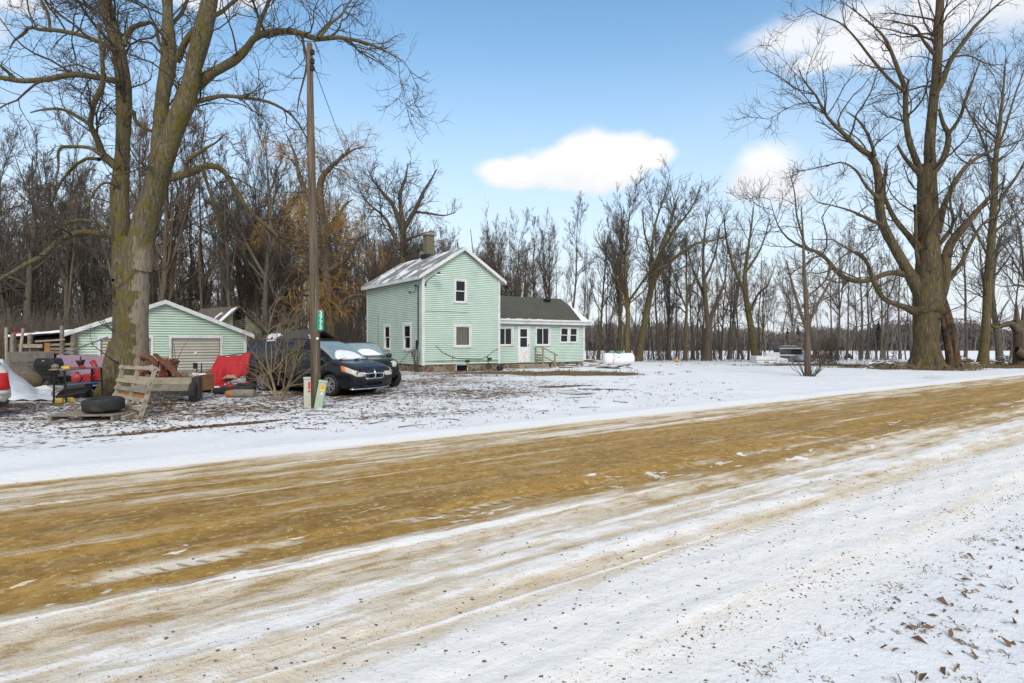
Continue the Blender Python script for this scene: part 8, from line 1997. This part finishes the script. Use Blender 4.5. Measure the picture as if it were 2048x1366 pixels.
    b = MB(); b.add([(-.86, -.805, .80), (-.1, -.805, .80), (-.1, -.735, 1.2), (-.8, -.735, 1.2)], [[0, 1, 2, 3]]); b.add([(-.02, -.805, .80), (.84, -.805, .80), (.8, -.735, 1.2), (-.02, -.735, 1.2)], [[0, 1, 2, 3]]); b.build('window', M['car_glass'], o, solid=.02)
    b = MB(); b.rng(-.6, .55, -.3, .9, 1.462, 1.49); b.build('snow_cap', M['old_snow'], o, bevel=.03); b = MB(); b.rng(-.15, .25, -.83, -.80, .12, .62); b.build('hatch', M['grey_metal'], o, bevel=.02)
    # silver car
    q = g(1607, 49.0); o = thing('old_car', 'silver blue old car with a snowy roof beyond the young tree', 'car', (q[0] - .5, q[1] + 3.6, q[2] - .25), R_(-80))
    st = [(0, .4, .7, .8, .7, .78, .6), (.1, .32, .76, .86, .8, .84, .66), (.9, .3, .8, .92, .84, .86, .68), (1.3, .3, .82, 1.22, .84, .86, .6), (2.2, .3, .82, 1.3, .84, .86, .6), (2.8, .3, .81, 1.02, .84, .86, .66), (3.1, .3, .79, .9, .84, .85, .7), (3.8, .32, .72, .82, .8, .8, .66), (3.95, .4, .6, .68, .7, .7, .58)]
    S = Shell(st); S.body('body', M['silver_blue'], o, [(.8, .33, .86), (3.2, .33, .86)]); [wheel(o, (ax, sd * .76, .3), sd, .3, .18, 6) for ax in (.8, 3.2) for sd in (1, -1)]
    S.top('windshield', M['frosted_glass'], o, 2.3, 3.0, 7.3, .01); S.skin('side_window', M['car_glass'], o, ((1.2, 2.7, 1.35, 2.3), (5.3, 6.8)), off=.01)
    b = MB(); b.patch([[S.pt(1.3 + .9 * i / 6, 9.98 - 1.6 * abs(j) / 3, 1 if j >= 0 else -1, .04) for j in range(-3, 4)] for i in range(7)]); b.build('roof_snow', M['snow'], o, smooth=True, solid=.05)
    for sd in (1, -1): b = MB(); b.lathe([(.09, 0), (.09, .05), (.01, .07)], (3.90, sd * .5, .56), axis='x', k=14); b.build('headlight', M['lamp_glass'], o)
    # rusty implement
    x, y, z = g(1640, 48.5); o = thing('rusty_implement', 'rust red farm implement half buried in dry weeds', 'implement', (x, y, z - .1), R_(8))
    b = MB(); b.rng(-.75, .6, -.2, .2, .42, .60); b.build('frame', M['rust_red'], o, bevel=.03); b = MB()
    for k in range(7): b.tube([(-.7 + k * .2, -.1, .45), (-.74 + k * .2, -.2, .1), (-.66 + k * .2, -.3, .0)], .025, 5)
    b.build('tine', M['rust'], o); b = MB(); b.rng(.2, .75, -.25, .25, .601, .66); b.build('snow_cap', M['snow'], o, bevel=.03); b = MB(); b.ring(.3, .04, (.55, -.28, .3), 'y', 18, 6); b.build('wheel', M['rust'], o)
    b = MB(); b.tube([(-.4, 0, .1), (0, .05, .45), (.4, 0, .15)], [.1, .28, .1], 8); mk('weed_clump', 'dark weed clump at the field edge beyond the rusty implement', 'weeds', b, 'dark_wood', Vector(g(1697, 58.0)), smooth=True)
    # brush piles round the giant tree, logs in the grass
    for px, Y, w, n, lab in ((1772, 36.8, 1.7, 90, 'snowy brush pile on the house side of the giant roadside tree'), (1918, 38.6, 1.5, 110, 'snowy brush pile between the rotten trunk and the straight tree'), (2015, 43.0, 1.6, 70, 'brush pile at the foot of the splintered trunk')):
        x, y, z = g(px, Y); q = thing('brush_pile', lab, 'brush pile', (x, y, z), 0, 'brush piles'); b = MB(); s = MB()
        for k in range(n):
            an = rr.uniform(0, 6.28); p = Vector((rr.gauss(0, .45) * w, rr.gauss(0, .3), 0)); p.z = rr.random() * .75 * max(0, 1 - abs(p.x) / (w * 1.1)); d = Vector((math.cos(an), .5 * math.sin(an), rr.uniform(-.25, .3))) * rr.uniform(.4, 1.2); rad = rr.uniform(.012, .05); b.tube([p - d * .5, p, p + d * .5], [rad, rad * .8, rad * .5], 5)
            if k % 3 == 0: s.tube([p - d * .4 + Vector((0, 0, rad)), p + Vector((0, 0, rad)), p + d * .4 + Vector((0, 0, rad * .7))], [rad * .4, rad * .9, rad * .4], 5)
        tag(b.build('branches', M['twig_grey'], q), kind='stuff'); tag(s.build('snow_cap', M['snow'], q, smooth=True), kind='stuff')
    a, c = Vector(g(1895, 37.0)), Vector(g(1978, 37.8)); b = MB(); d = c - a; b.tube([Vector((0, 0, .12)), d * .5 + Vector((0, .1, .12)), d + Vector((0, 0, .1))], [.15, .13, .10], 10); mk('fallen_log', 'mossy fallen log in the grass before the straight olive tree', 'log', b, 'bark_mossy', a, smooth=True)
    a, c = Vector(g(1690, 40)), Vector(g(1752, 39.5)); b = MB(); d = c - a; b.tube([Vector((0, 0, .06)), d * .5 + Vector((0, .1, .10)), d + Vector((0, 0, .06))], [.05, .06, .04], 8); mk('fallen_branch', 'dark fallen branch on the snow short of the first brush pile', 'branch', b, 'bark_wood', a, smooth=True)
    b = MB(); b.prism([(-.5, 0, 0), (.6, 0, 0), (.45, 0, .22), (0, 0, .4), (-.35, 0, .2)], (0, .3, 0)); mk('old_stump', 'reddish rotten stump beneath the slim reddish tree', 'stump', b, 'rust', Vector(g(1935, 47)), bevel=.06)

# ================================================================== build it
mats()
sky_and_light(); camera()
build_ground(); build_road(); flat_puddle()
house(); garage(); loft_shed(); lumber_shelter()
minivan(); black_car(); white_car()
utility_pole(); pallets_and_tyres(); trailer(); workbench_and_grill(); wall_and_boards(); right_side_things()
giant_by_the_yard(); giant_by_the_road(); second_tree_by_the_road(); house_back_tree(); willow()
make_protos(); woods(); row_of_trees(); young_tree(); pole_shrub(); far_woods()
loose_stuff()
